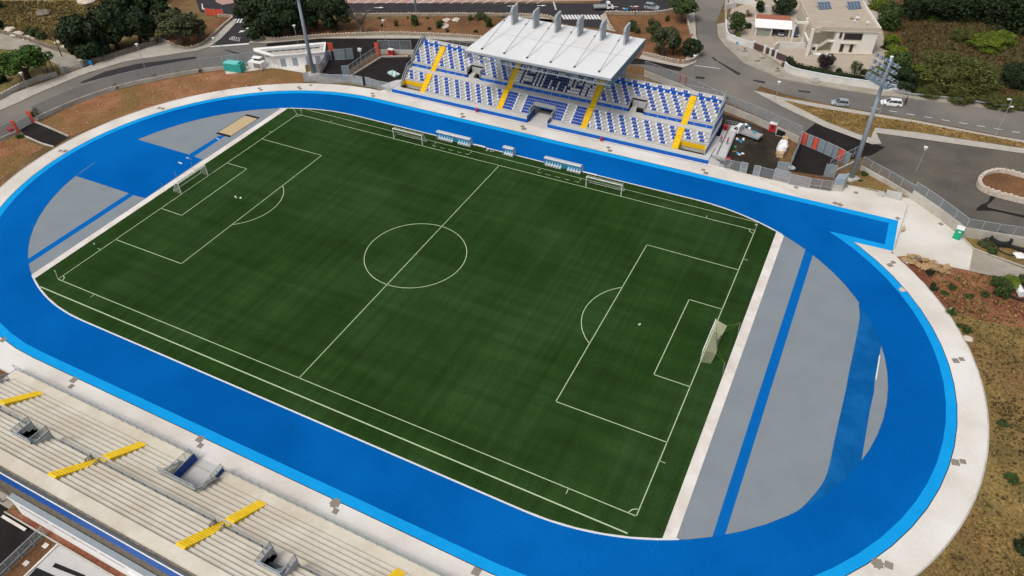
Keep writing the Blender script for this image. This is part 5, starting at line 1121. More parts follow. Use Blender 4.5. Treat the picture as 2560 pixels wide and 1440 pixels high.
def loads(n, uv, spread, ms, z, names, labels, cat, rz=0, seed=1, sz=(.3, .7)):
    random.seed(seed)
    for i in range(n):
        x, y = G(*uv) if not isinstance(uv[0], tuple) else G(*uv[i]); 
        if spread: x += random.uniform(-1, 1)*spread; y += random.uniform(-1, 1)*spread
        a = MB(); w_, d_, h_ = random.uniform(*sz), random.uniform(*sz), random.uniform(.12, .35); an = random.random()*3; c, s = math.cos(an), math.sin(an)
        a.prism([(x+c*p-s*q, y+s*p+c*q) for p, q in ((-w_, -d_*.7), (w_, -d_), (w_*.8, d_), (-w_, d_*.6))], z, z+h_); tag(a.build(names[i % len(names)], ms[i % len(ms)]), labels[i], cat)
loads(6, ((1852, 325), (1862, 322), (1868, 325), (1858, 330), (1871, 332), (1884, 341)), 0, ('wood', 'plastic_white', 'sign_blue', 'cardboard', 'plastic_white', 'turquoise'), .88, ('plank_bundle', 'sack', 'tool_box', 'box', 'sack', 'tool_box'), ('yellow timber bundle at the front of the truck bed', 'white sack behind the cab on the truck bed', 'blue tool box on the truck bed', 'brown box near the side board of the truck', 'small white sack in the middle of the truck bed', 'dark teal tool box at the rear of the truck bed'), 'load', sz=(.25, .55))
loads(9, ((1842, 349), (1848, 353), (1856, 351), (1852, 356), (1858, 350), (1843, 385), (1848, 387), (1856, 385), (1838, 368)), 0, ('plastic_white', 'sign_blue', 'cardboard', 'turquoise', 'plastic_white', 'turquoise', 'plastic_white', 'plastic_white', 'toilet_green'), .02, ('scrap', ), ('white scrap beside the truck in the right yard', 'blue scrap beside the truck in the right yard', 'brown cardboard scrap beside the truck', 'teal bucket beside the truck', 'pale scrap sheet by the rear wheel of the truck', 'bright blue bag in the middle of the right yard', 'white sheet next to the bright blue bag', 'white sack right of the bright blue bag', 'small green tub near the ramp in the right yard'), 'scrap', sz=(.18, .42))
for i, (p, q) in enumerate((((1831, 380), (1842, 378)), ((1815, 417), (1829, 410)), ((1818, 419), (1832, 408)))): a = MB(); a.bar((*G(*p), .08), (*G(*q), .12), .16, .08); tag(a.build('plank', 'wood'), ('pale plank lying left of the bright blue bag', 'upper pale plank behind the trackside fence', 'lower pale plank behind the trackside fence')[i], 'plank')
for i, uv in enumerate(((1950, 391), (1957, 372), (1962, 352), (1968, 340), (1948, 384))):
    xy = G(*uv); a = MB(); s = 1.0; h = (1.0, .8, .9, .6, .7)[i]; a.box(xy[0]-s*.7, xy[0]+s*.7, xy[1]-s*.6, xy[1]+s*.6, 0, .14, 'wood'); a.box(xy[0]-s*.6, xy[0]+s*.6, xy[1]-s*.5, xy[1]+s*.5, .14, h, 'cardboard'); tag(a.build('loaded_pallet'), ('nearest loaded pallet at the end of the right yard', 'third loaded pallet by the soil strip of the right yard', 'fourth loaded pallet by the soil strip of the right yard', 'farthest small pallet by the soil strip of the right yard', 'pallet under the edge of the white bags')[i], 'pallet')
def lump(name, uv, r, h, m, label, cat, seed=1, z=0, n=9):
    random.seed(seed); xy = G(*uv); vs = []; 
    for j, (f, zz) in enumerate(((1.0, 0), (1.08, .45), (.7, .9))):
        vs += [(xy[0]+r*f*random.uniform(.8, 1.15)*math.cos(2*math.pi*k/n), xy[1]+r*f*random.uniform(.8, 1.15)*math.sin(2*math.pi*k/n), z+h*zz*random.uniform(.9, 1.1)) for k in range(n)]
    vs.append((xy[0], xy[1], z+h)); a = MB(); a.add(vs, [(j*n+k, j*n+(k+1) % n, (j+1)*n+(k+1) % n, (j+1)*n+k) for j in range(2) for k in range(n)]+[(2*n+k, 2*n+(k+1) % n, 3*n) for k in range(n)]); return tag(a.build(name, m), label, cat)
lump('white_bag', (1956, 371), 1.2, 1.9, 'plastic_white', 'big white bag on the pallets in the right yard', 'bag'); lump('white_bag', (1951, 381), .9, 1.5, 'plastic_white', 'smaller white bag in front of the big white bag', 'bag', 5); lump('white_sack', (1979, 421), .7, .5, 'stand_grey', 'grey white rubble heap at the foot of the gate road fence', 'heap', 4)
a = MB(); xy = G(1951, 340); a.box(xy[0]-.9, xy[0]+.9, xy[1]-.3, xy[1]+.6, .3, 1.2, 'black'); a.bar((xy[0]-1, xy[1]-.5, .2), (xy[0]+1, xy[1]-.5, .2), .1, m='galv'); a.bar((xy[0]-1, xy[1]-.5, .2), (xy[0]-1, xy[1]-.5, .7), .1, m='galv'); tag(a.build('black_crate'), 'black crate with a steel frame beside the red hydrant box', 'crate')
a = MB(); xy = G(1817, 399); a.box(xy[0]-.7, xy[0]+.7, xy[1]-.3, xy[1]+.3, 0, .45); tag(a.build('barrow', 'box_red'), 'dark red barrow tray at the lower end of the ramp', 'barrow')
# ---- pile of broken pallets
random.seed(11)
PB = [((2262+random.uniform(0, 105), 0), random.random()) for _ in range(26)]
for i, ((u, _), rr) in enumerate(PB):
    v = 645+(u-2262)*.29+random.uniform(-6, 14); xy = G(u, v); an = random.uniform(-.8, .8)+.3; ti = random.uniform(-.4, .45)
    t = thing('pallet', None, 'pallet', (xy[0], xy[1], random.uniform(.1, .75)), an, 'broken wooden pallets heaped beside the apron'); t.rotation_euler = (ti, random.uniform(-.35, .35), an)
    if i == 0:
        a = MB()
        for k in range(7): a.box(-.6, .6, -.5+k*.155, -.5+k*.155+.12, .12, .145)
        a.build('deck_boards', 'wood', t); a = MB()
        for k in (-.55, 0, .55): a.box(k-.05, k+.05, -.5, .5, 0, .12)
        a.build('bearers', 'wood', t); pal = t; pch = [o for o in col.objects if o.parent == t]
    else:
        for c in pch: o = c.copy(); col.objects.link(o); o.parent = t
    t['_u'] = u
PL = sorted([o for o in col.objects if '_u' in o.keys()], key=lambda o: o['_u'])
NUM = ['first', 'second', 'third', 'fourth', 'fifth', 'sixth', 'seventh', 'eighth', 'ninth', 'tenth', 'eleventh', 'twelfth', 'thirteenth', 'fourteenth', 'fifteenth', 'sixteenth', 'seventeenth', 'eighteenth', 'nineteenth', 'twentieth', 'twenty first', 'twenty second', 'twenty third', 'twenty fourth', 'twenty fifth', 'twenty sixth', 'twenty seventh', 'twenty eighth', 'twenty ninth', 'thirtieth']
for k, o in enumerate(PL): o['label'] = 'wooden pallet in the heap beside the apron, %s from the left' % NUM[k]; del o['_u']
lump('plastic_sheet', (2266, 652), .8, .5, 'sky_seat', 'pale blue and white plastic sheet at the left of the pallet heap', 'sheet', 7).data.materials[0] = M['plastic_white']
# ---- hoses and pipe
def coil(label, uv, R_, r, n, m='rubber', flat=.1, nm='hose_coil', tilt=0, z=.15):
    xy = G(*uv); a = MB(); random.seed(int(uv[0]))
    for k in range(n):
        rr = R_*random.uniform(.86, 1.06); ox, oy = random.uniform(-.12, .12), random.uniform(-.12, .12); a.tube([(xy[0]+ox+rr*math.cos(t*math.pi/10), xy[1]+oy+rr*.85*math.sin(t*math.pi/10), z+k*r*1.2+tilt*(1+math.sin(t*math.pi/10))) for t in range(21)], r, 6)
    return tag(a.build(nm, m), label, 'hose')
coil('large coil of black pipe leaning on the tall concrete wall', (2498, 607), 1.7, .13, 7, tilt=.22); coil('flat wide loop of black pipe on the grass in front of the coil', (2522, 627), 1.8, .07, 2); coil('coil of black pipe round the white tube at the right edge', (2544, 737), 1.9, .08, 3)
a = MB()
for k in range(5): a.tube([(*G(2505, 612+k*1.5), .2+.1*k), (*G(2535, 618+k*2), .25+.08*k), (*G(2600, 636+k*3), .2+.1*k)], .12, 6)
tag(a.build('pipe_bundle', 'rubber'), 'bundle of black pipes lying along the wall at the right edge', 'pipe')
a = MB(); a.tube([(*G(2540, 722), .5), (*G(2552, 742), .5)], .6, 12); tag(a.build('white_tube', 'plastic_white'), 'short pale tube lying in the bushes at the right edge', 'tube'); lump('white_scrap', (2548, 640), .9, .5, 'plastic_white', 'white scrap beside the pipe bundle at the right edge', 'scrap', 8)
# ================================================================ people
def person(label, uv, head, z=0, shirt='pink_cloth', legs='dark_cloth', bend=0.0, arm=.35, sc=1.0):
    me = bpy.data.meshes.new('person'); b = bend
    P = dict(pel=(0, 0, .95), che=(.02+b*.25, 0, 1.30-b*.08), nec=(.03+b*.42, 0, 1.48-b*.16), hed=(.05+b*.52, 0, 1.66-b*.22), lsh=(.02+b*.35, .19, 1.42-b*.12), rsh=(.02+b*.35, -.19, 1.42-b*.12), lel=(.05+b*.45, .25, 1.14-b*.1), rel=(arm*.5+b*.4, -.24, 1.18-b*.1), lha=(.15+b*.55, .24, .90-b*.06), rha=(arm+b*.5, -.18, 1.08-b*.15), lhi=(0, .10, .90), rhi=(0, -.10, .90), lkn=(.06, .11, .50), rkn=(-.02, -.12, .50), lan=(.02, .12, .09), ran=(-.08, -.13, .09), lto=(.18, .14, .04), rto=(.08, -.15, .04))
    E_ = [('pel', 'che'), ('che', 'nec'), ('nec', 'hed'), ('che', 'lsh'), ('che', 'rsh'), ('lsh', 'lel'), ('lel', 'lha'), ('rsh', 'rel'), ('rel', 'rha'), ('pel', 'lhi'), ('pel', 'rhi'), ('lhi', 'lkn'), ('lkn', 'lan'), ('lan', 'lto'), ('rhi', 'rkn'), ('rkn', 'ran'), ('ran', 'rto')]
    rad = dict(pel=.15, che=.16, nec=.065, hed=.105, lsh=.075, rsh=.075, lel=.05, rel=.05, lha=.036, rha=.036, lhi=.10, rhi=.10, lkn=.062, rkn=.062, lan=.042, ran=.042, lto=.038, rto=.038)
    ks = list(P); me.from_pydata([P[k] for k in ks], [(ks.index(x), ks.index(y)) for x, y in E_], [])
    o = bpy.data.objects.new('person', me); col.objects.link(o); md = o.modifiers.new('Skin', 'SKIN'); md.use_smooth_shade = True
    for i, k in enumerate(ks): me.skin_vertices[0].data[i].radius = (rad[k], rad[k]*(1.25 if k in ('pel', 'che') else 1)); me.skin_vertices[0].data[i].use_root = (k == 'pel')
    o.modifiers.new('Sub', 'SUBSURF').levels = 1; o.modifiers['Sub'].render_levels = 1
    dg = bpy.context.evaluated_depsgraph_get(); m2 = bpy.data.meshes.new_from_object(o.evaluated_get(dg)); o.modifiers.clear(); o.data = m2; m2.name = 'person'
    m2.materials.clear(); [m2.materials.append(M[q]) for q in ('skin', shirt, legs)]
    for p in m2.polygons:
        c = p.center; p.material_index = 2 if c.z < .97 and abs(c.y) < .22 and c.x < .3+b else 1 if c.z < 1.46-b*.15 and not (c.x > arm*.8+b*.45 and c.z < 1.12) else 0
    xy = G(*uv, z); o.location = (*xy, z); o.rotation_euler = (0, 0, head); o.scale = (sc,)*3; tag(o, label, 'person')
    a = MB(); hx, hy, hz = P['hed']; n = 10; vs = []
    for j, (f, dz) in enumerate(((1.06, -.02), (1.1, .04), (.85, .10), (.35, .135))): vs += [(hx-.015+.105*f*math.cos(k*2*math.pi/n), .10*f*math.sin(k*2*math.pi/n), hz+dz) for k in range(n)]
    a.add(vs, [(j*n+k, j*n+(k+1) % n, (j+1)*n+(k+1) % n, (j+1)*n+k) for j in range(3) for k in range(n)]+[tuple(3*n+k for k in range(n))]); a.build('hair', 'dark_cloth', o, smooth=True)
    return o
person('person in a pink shirt and dark trousers leaning over the middle of the ramp', (1801, 355), -1.2, .82, bend=.6); person('person in a pink shirt and dark trousers walking beside the ramp railing', (1817, 361), -.9, .82, bend=.1)
person('person in dark clothes standing close behind the white estate car', (2261, 263), 2.9, 0, 'dark_cloth', bend=.1); person('second person in dark clothes on the far side behind the white estate car', (2264, 258), 3.2, 0, 'dark_cloth')
person('person in a pinkish shirt near the stone wall beside the upper road', (1580, 31), 2.5, 0, 'tile_red', sc=1.05); person('person in orange beside the plant on the stone wall by the upper road', (1589, 31), 1.5, 0, 'sign_red', sc=1.05)
t = thing('motorbike', 'blue and white small motorbike lying by the upper road', 'motorbike', (*G(1564, 28), 0), .2); a = MB(); a.box(-.7, .7, -.25, .25, .35, .75, 'sign_blue'); a.box(-.9, -.3, -.2, .2, .7, .85, 'plastic_white'); a.bar((.6, -.4, 1.0), (.6, .4, 1.0), .07, m='galv'); a.build('frame', None, t)
for x in (-.7, .75): a = MB(); a.tube([(x, -.08, .32), (x, .08, .32)], .32, 12); a.build('wheel', 'rubber', t)
# ================================================================ the villa
VB = (Vector(G(2076, 135)), Vector(G(2178, 138))); vx = (VB[1]-VB[0]); VL = vx.length; vx.normalize(); vy = Vector((-vx.y, vx.x)); VA = math.atan2(vx.y, vx.x)
V = thing('villa', 'two storey cream villa with a flat roof terrace and an outside staircase', 'house', (VB[0].x, VB[0].y, 0), VA)
# local frame: x along the front wall, y to the back; the front of the block is at y = 0
FL_ = 3.45; TOPZ = 6.9
a = MB(); a.box(0, VL, 0, 18, .35, 6.1, 'villa_wall'); a.box(-6.0, 0, 2.4, 18, .35, 6.1, 'villa_trim'); a.box(-6.3, VL+.3, -.3, 18, 0, .35, 'villa_trim'); a.build('walls', None, V)
a = MB(); a.box(-4.2, VL+.35, -.35, 18.2, 6.1, 6.25, 'villa_wall'); a.box(-4.2, VL+.35, -.35, -.1, 6.25, TOPZ+.35, 'villa_trim'); a.box(VL+.1, VL+.35, -.1, 18.2, 6.25, TOPZ+.35, 'villa_wall'); a.box(-6.2, -5.95, -1.2, 18.2, 6.25, TOPZ+.35, 'villa_trim'); a.box(-6.2, -4.2, -1.2, -.95, 6.25, TOPZ+.35, 'villa_trim'); a.box(-4.45, -4.2, -.95, -.35, 6.25, TOPZ+.35, 'villa_trim')
a.box(-6.2, -4.2, -1.2, 18.2, 6.1, 6.25, 'villa_wall'); a.build('roof_parapet', None, V)
a = MB(); a.box(-5.95, VL+.1, -.1, 18.1, 6.25, 6.62); a.build('roof_terrace', 'villa_paving', V)
a = MB(); a.box(-6.6, -5.9, -1.6, -.9, 0, 7.0, 'villa_wall'); a.box(-6.6, -5.9, 5.5, 6.2, 0, 7.0, 'villa_wall'); a.box(-6.5, -6.1, -1.0, 5.6, 3.0, 3.5, 'villa_wall'); a.box(-9.8, -9.3, 4, 4.5, 0, 7.0, 'villa_wall'); a.box(-9.7, -6.2, 4, 4.5, 6.1, 6.6, 'villa_wall'); a.build('columns', None, V)
for q in ((2.2, 6.6, 3.9, 5.6, 'window'), (1.0, 1.55, 4.2, 5.7, 'side_window'), (1.9, 2.75, .7, 2.7, 'door_light'), (4.3, 5.1, .7, 2.7, 'door_light')):
    a = MB(); a.box(q[0], q[1], -.02, 0, q[2], q[3], 'window_dark'); f_ = a.build(q[4], None, V); a = MB()
    for s in ((q[0]-.1, q[0], q[2]-.1, q[3]+.1), (q[1], q[1]+.1, q[2]-.1, q[3]+.1), (q[0], q[1], q[2]-.1, q[2]), (q[0], q[1], q[3], q[3]+.1)): a.box(s[0], s[1], -.06, 0, s[2], s[3])
    a.build('frame', 'villa_trim', f_)
a = MB(); a.box(1.6, 5.6, -.5, 0, 2.95, 3.08); a.build('door_canopy', 'villa_trim', V); a = MB(); a.box(-4.5, 0, -.6, 0, .01, .3, 'white_paint'); a.box(-3.8, 0, -1.0, -.6, .01, .16, 'white_paint'); a.build('entrance_steps', None, V)
a = MB(); a.box(-1.4, VL*.04, -.02, 2.4, FL_-.3, FL_, 'villa_wall')
for k in range(11): a.box(-1.4-.36*(k+1), -1.4-.36*k, .4, 1.6, FL_-.3-.29*k-.29, FL_-.29*k-.1, 'villa_wall')
a.build('staircase', None, V); a = MB()
for k in range(12): a.bar((-1.4-.36*k, .35, FL_-.29*k-.1), (-1.4-.36*k, .35, FL_-.29*k+.85), .04)
a.bar((-1.4, .35, FL_+.85), (-5.4, .35, FL_-3.2+.85), .06); a.bar((-1.4, .35, FL_+.85), (0, .35, FL_+.85), .06); a.build('stair_railing', 'gate_brown', V)
a = MB(); a.box(-4.9, -4.1, -.01, .05, .9, 1.7, 'window_dark'); a.box(-6, -3.6, .05, .2, .35, 2.5, 'villa_wall'); a.build('meter_box', None, V)
for i, (x, y, w_) in enumerate(((-.6, 14.0, 3.4), (7.2, 14.6, 3.6))):
    t = thing('solar_panel', ('left blue grey solar water panel on the villa roof', 'right blue grey solar panel on the villa roof')[i], 'solar panel', V.matrix_world @ Vector((0, 0, 0))); o_ = Vector((VB[0].x, VB[0].y))+vx*x+vy*y; t.location = (o_.x, o_.y, 6.62); t.rotation_euler = (0, 0, VA+.25)
    a = MB(); a.add([(-w_/2, -1, .15), (w_/2, -1, .15), (w_/2, 1, 1.4), (-w_/2, 1, 1.4), (-w_/2, -1, .05), (w_/2, -1, .05), (w_/2, 1, 1.3), (-w_/2, 1, 1.3)], [(0, 1, 2, 3), (4, 5, 6, 7), (0, 1, 5, 4), (1, 2, 6, 5), (2, 3, 7, 6), (3, 0, 4, 7)]); a.build('panel', 'solar', t)
    a = MB()
    for k in range(5): xx = -w_/2+w_*(k+.0)/4; a.bar((xx, -1, .17), (xx, 1, 1.42), .05)
    a.tube([(-w_/2, 1.15, 1.35), (w_/2, 1.15, 1.35)], .28 if i == 0 else .1, 8); a.bar((-w_/2, 1, 0), (-w_/2, 1, 1.3), .06); a.bar((w_/2, 1, 0), (w_/2, 1, 1.3), .06); a.build('rack', 'galv', t)
for i, (x, y, w_, h_, m_) in enumerate(((6.2, 6.3, .9, .75, 'plastic_white'), (7.9, 2.9, .7, .9, 'plastic_white'), (5.0, 6.8, .8, .5, 'wood'), (5.3, 5.0, .7, .3, 'plastic_white'))):
    a = MB(); o_ = Vector((VB[0].x, VB[0].y))+vx*x+vy*y; a.box(o_.x-w_/2, o_.x+w_/2, o_.y-w_/2, o_.y+w_/2, 6.62+h_-.06, 6.62+h_, m_)
    for sx in (-1, 1):
        for sy in (-1, 1): a.bar((o_.x+sx*w_*.42, o_.y+sy*w_*.42, 6.62), (o_.x+sx*w_*.42, o_.y+sy*w_*.42, 6.62+h_), .06, m=m_)
    tag(a.build('roof_table' if i != 1 else 'roof_unit'), ('white table on the villa roof terrace', 'white unit at the front right corner of the villa roof', 'wooden table on the villa roof terrace', 'low white bench on the villa roof terrace')[i], 'table')
# carport
c0, c1 = Vector(G(1886, 88)), Vector(G(1973, 94)); cxd = (c1-c0); CL = cxd.length; cxd.normalize(); CA = math.atan2(cxd.y, cxd.x)
t = thing('carport', 'carport with a bright white front roof and a red tiled roof behind', 'carport', (c0.x, c0.y, 0), CA)
a = MB(); a.add([(-.3, -.6, 2.5), (CL+.3, -.6, 2.5), (CL+.3, 3.9, 3.1), (-.3, 3.9, 3.1), (-.3, -.6, 2.35), (CL+.3, -.6, 2.35), (CL+.3, 3.9, 2.95), (-.3, 3.9, 2.95)], [(0, 1, 2, 3), (7, 6, 5, 4), (0, 1, 5, 4), (1, 2, 6, 5), (2, 3, 7, 6), (3, 0, 4, 7)]); a.build('white_roof', 'white_paint', t)
a = MB(); a.add([(-.1, 3.92, 3.15), (CL+.2, 3.92, 3.15), (CL, 8.4, 2.7), (.3, 8.4, 2.7), (-.1, 3.92, 3.0), (CL+.2, 3.92, 3.0), (CL, 8.4, 2.5), (.3, 8.4, 2.5)], [(0, 1, 2, 3), (7, 6, 5, 4), (0, 1, 5, 4), (1, 2, 6, 5), (2, 3, 7, 6), (3, 0, 4, 7)]); a.build('tiled_roof', 'tile_red', t)
a = MB(); a.box(0, CL, 8.0, 8.3, 0, 2.5); a.box(0, .25, 0, 8.0, 0, 2.3); a.build('walls', 'garden_wall', t)
for x in (.15, CL*.46, CL-.2): a = MB(); a.box(x-.2, x+.2, -.2, .2, 0, 2.4); a.build('pillar', 'garden_wall', t)
a = MB(); a.box(.35, CL*.46-.2, -.05, .0, .15, 2.3); a.build('glazing', 'rail_glass', t)
# ================================================================ white technical building
tb = GG((697, 168), (836, 153), (838, 138), (690, 148)); TB0, TB1 = Vector(G(695, 168)), Vector(G(815, 158)); bx = TB1-TB0; BL_ = bx.length; bx.normalize(); BA = math.atan2(bx.y, bx.x)
t = thing('changing_building', 'white flat roofed building with grey doors and a row of dark skylights', 'building', (TB0.x, TB0.y, 0), BA)
a = MB(); a.box(0, BL_, 0, 5.2, 0, 2.9, 'white_paint'); a.box(-3.2, 0, 2.6, 5.2, 0, 2.9, 'white_paint'); a.build('walls', None, t)
a = MB(); rp_ = [(-6.0, 5.5), (-5.8, 4.2), (-.5, -.35), (BL_+.25, -.35), (BL_+.35, 5.6)]; a.prism(rp_, 2.9, 3.15, 'white_paint'); n_ = len(rp_)
for i in range(n_): a.bar((*rp_[i], 3.25), (*rp_[(i+1) % n_], 3.2), .16, .2, 'white_paint')
a.build('roof', None, t); a = MB(); a.prism([(-4.6, 4.7), (-.2, .3), (BL_-.1, .3), (BL_-.1, 5.0)], 3.15, 3.2); a.build('roof_gravel', 'wall_concrete', t)
for k in range(8): x = -2.2+k*(BL_+1.2)/8; a = MB(); a.box(x, x+(BL_+1.2)/8-.3, 2.3, 3.3, 3.2, 3.55, 'galv'); a.add([(x+.1, 2.29, 3.24), (x+(BL_+1.2)/8-.4, 2.29, 3.24), (x+(BL_+1.2)/8-.4, 2.29, 3.5), (x+.1, 2.29, 3.5)], [(0, 1, 2, 3)], 'window_dark'); a.build('skylight', None, t)
for x in (.9, 3.9, 7.4, 9.8): a = MB(); a.box(x, x+1.35, -.04, 0, .05, 2.15); a.build('door', 'grille_grey', t)
a = MB(); a.box(-2.9, -.6, 2.56, 2.6, 1.9, 2.5); a.build('louvre', 'grille_grey', t)
for x in (-1.2, -.6, 0.1, 1.2, 2.8, 4.2, 5.8): xy = TB0+bx*x*1.0+Vector((0, -1.3)); a = MB(); a.tube([(xy.x, xy.y, 0), (xy.x, xy.y, 1.9)], .05, 6); tag(a.build('thin_post', 'galv'), '%s thin post from the left in front of the white building' % ORD[[-1.2, -.6, 0.1, 1.2, 2.8, 4.2, 5.8].index(x)], 'post', 'thin posts in front of the white building')
t = thing('green_container', 'green container with a lighter top on the concrete pad', 'container', (*G(589, 176), 0), .16); a = MB(); a.box(-2.5, 2.5, -1.1, 1.1, .1, 2.1); a.build('body', 'container_green', t); a = MB(); a.box(-2.52, 1.4, -1.12, 1.12, 2.1, 2.2); a.build('lid', 'container_top', t); a = MB(); a.box(1.45, 2.5, -1.1, 1.1, 2.1, 2.3, 'container_green'); a.box(1.7, 2.2, -.5, .5, 2.3, 2.36, 'black'); a.build('vent', None, t)
t = thing('air_unit', 'white ventilation unit between the green container and the white building', 'unit', (*G(645, 168), 0), .12); a = MB(); a.box(-2.0, 2.0, -1.1, 1.0, .1, 1.7); a.build('casing', 'plastic_white', t); a = MB(); a.box(-.3, 1.8, -1.12, -1.1, .3, 1.55); a.build('grille', 'grate', t); a = MB(); a.box(-.9, .7, .2, 1.0, 1.7, 2.3, 'black'); a.box(-1.3, 1.1, 0, 1.2, 2.3, 2.5, 'white_paint'); a.build('exhaust_hood', None, t)
# stack of white and blue seats lying in the left yard
t = thing('seat_stack', 'pale blue and white bundle of spare seats on the black left yard', 'bundle', (*G(985, 187), 0), -.35)
for k in range(6):
    a = MB(); x = -1.6+k*.55
    for j in range(4): a.box(x, x+.42, -.9+j*.45, -.9+j*.45+.36, .1+.05*j, .5+.05*((j+k) % 2), 'container_top' if (j+k) % 3 == 0 else 'seat_white')
    a.build('seat_row', None, t)
# sign, planters, litter bin on the villa pavement
t = thing('road_sign', 'round blue road sign on the villa pavement', 'sign', (*G(1840, 127), 0)); a = MB(); a.tube([(0, 0, 0), (0, 0, 2.4)], .04, 6); a.build('post', 'galv', t); a = MB(); a.tube([(0, -.05, 2.1), (0, -.02, 2.1)], .38, 14); a.build('disc', 'sign_blue', t); a = MB(); a.bar((-.18, -.08, 2.25), (.15, -.08, 1.95), .07, .03); a.bar((.15, -.08, 1.95), (.15, -.08, 2.15), .06, .03); a.bar((.15, -.08, 1.95), (-.03, -.08, 1.95), .03, .06); a.build('arrow', 'plastic_white', t)
for i, uv in enumerate(((1861, 129), (1893, 153), (1907, 146), (1944, 178))):
    t = thing('planter', ('stone planter with green plant near the road sign', 'empty stone planter left on the villa pavement', 'empty stone planter right on the villa pavement', 'stone planter with a plant by the curved wall')[i], 'planter', (*G(*uv), 0), .6); a = MB(); a.prism([(-.55, -.3), (.55, -.3), (.55, .3), (-.55, .3)], 0, .45); a.build('trough', 'stone', t)
a = MB(); a.tube([(*G(1956, 166), 0), (*G(1956, 166), 1.0)], .33, 10); tag(a.build('waste_bin', 'gate_brown'), 'dark round waste bin beside the right brown gate', 'bin')
a = MB(); p_ = GG((2030, 207), (2044, 209)); a.wall(p_, .36, .2, 1.5, 'stand_grey'); tag(a.build('meter_cabinet'), 'grey cabinet door set in the long white garden wall', 'cabinet')
# rubble bits on the slope at the upper left
for i, (u, v, r_) in enumerate(((25, 76, 1.6), (45, 88, 1.8), (68, 95, 1.3), (78, 100, 1.1), (145, 107, 1.0), (218, 6, 3.0), (110, 35, 2.2), (165, 120, 1.4))): lump('boulder', (u, v), r_, r_*.5, 'white_stone' if i != 6 else 'old_stone', ('white boulder at the left end above the lane', 'large white boulder above the lane', 'white boulder above the middle of the lane', 'small white boulder above the lane', 'small pale rock near the utility pole', 'pale rubble heap at the top of the hillside', 'low dark rock heap on the dry hillside', 'pale rock left of the dark tree group')[i], 'rock', 20+i)
for i, (u, v, r_) in enumerate(((2255, 725, .5), (2380, 775, .5), (2420, 848, .7), (1117, 52, 1.2), (1112, 67, 1.4), (1140, 51, 1.2))): lump('pale_rock', (u, v), r_, r_*.5, 'white_stone', ('small pale rock at the edge of the right walkway', 'pale rock beside the walkway in the red soil', 'flat pale rock beside the right walkway', 'pale rock at the top of the brown bed', 'flat pale slab in the brown bed', 'round pale rock right of the others in the brown bed')[i], 'rock', 40+i)
# ================================================================ trees and shrubs
def crown_mesh(name, m, n=2600, leaf=.10, clumps=16, seed=1, flat=1.0, spread=.62, cr=(.30, .48), hollow=.55):
    rnd = random.Random(seed); C_ = []
    for k in range(clumps):
        z = rnd.uniform(-.75, .85); t = rnd.uniform(0, 2*math.pi); r = math.sqrt(max(0, 1-z*z))*spread*rnd.uniform(.55, 1.1); C_.append((r*math.cos(t), r*math.sin(t), z*spread*flat, rnd.uniform(*cr)))
    vs = []; fs = []
    for i in range(n):
        c = C_[rnd.randrange(clumps)]; d = Vector((rnd.gauss(0, 1), rnd.gauss(0, 1), rnd.gauss(0, 1))).normalized()*c[3]*rnd.uniform(hollow, 1.0)**.6
        p = Vector((c[0]+d.x, c[1]+d.y, c[2]+d.z*.85)); nrm = (d.normalized()+Vector((rnd.gauss(0, .5), rnd.gauss(0, .5), rnd.gauss(0, .5)+.25))).normalized()
        a = nrm.orthogonal().normalized(); a.rotate(Matrix.Rotation(rnd.uniform(0, 6.28), 3, nrm)); b = nrm.cross(a); s = leaf*rnd.uniform(.55, 1.25); k = len(vs)
        vs += [p-a*s, p+b*s*.6, p+a*s, p-b*s*.6]; fs.append((k, k+1, k+2, k+3))
    me = bpy.data.meshes.new(name); me.from_pydata([tuple(q) for q in vs], [], fs); me.materials.append(M[m]); me.update(); return me
def trunk_mesh(name, m, seed=1, limbs=6, bare=False):
    rnd = random.Random(seed); a = MB(); a.tube([(0, 0, 0), (.02, .01, .35), (-.02, .02, .62)], .075, 7, r2=.05)
    for k in range(limbs):
        t = k*2*math.pi/limbs+rnd.uniform(-.4, .4); z0 = rnd.uniform(.35, .62); r = rnd.uniform(.3, .6); z1 = rnd.uniform(.85, 1.25)
        a.tube([(0, 0, z0), (r*.45*math.cos(t), r*.45*math.sin(t), z0+(z1-z0)*.6), (r*math.cos(t), r*math.sin(t), z1)], .036, 5, r2=.012)
        if bare:
            for j in range(7):
                f = rnd.uniform(.4, 1); p = (r*f*math.cos(t), r*f*math.sin(t), z0+(z1-z0)*f); a.tube([p, (p[0]+rnd.uniform(-.3, .3), p[1]+rnd.uniform(-.3, .3), p[2]+rnd.uniform(.1, .4))], .012, 4, r2=.003)
    o = a.build(name, m); me = o.data; bpy.data.objects.remove(o); return me
CR = {}
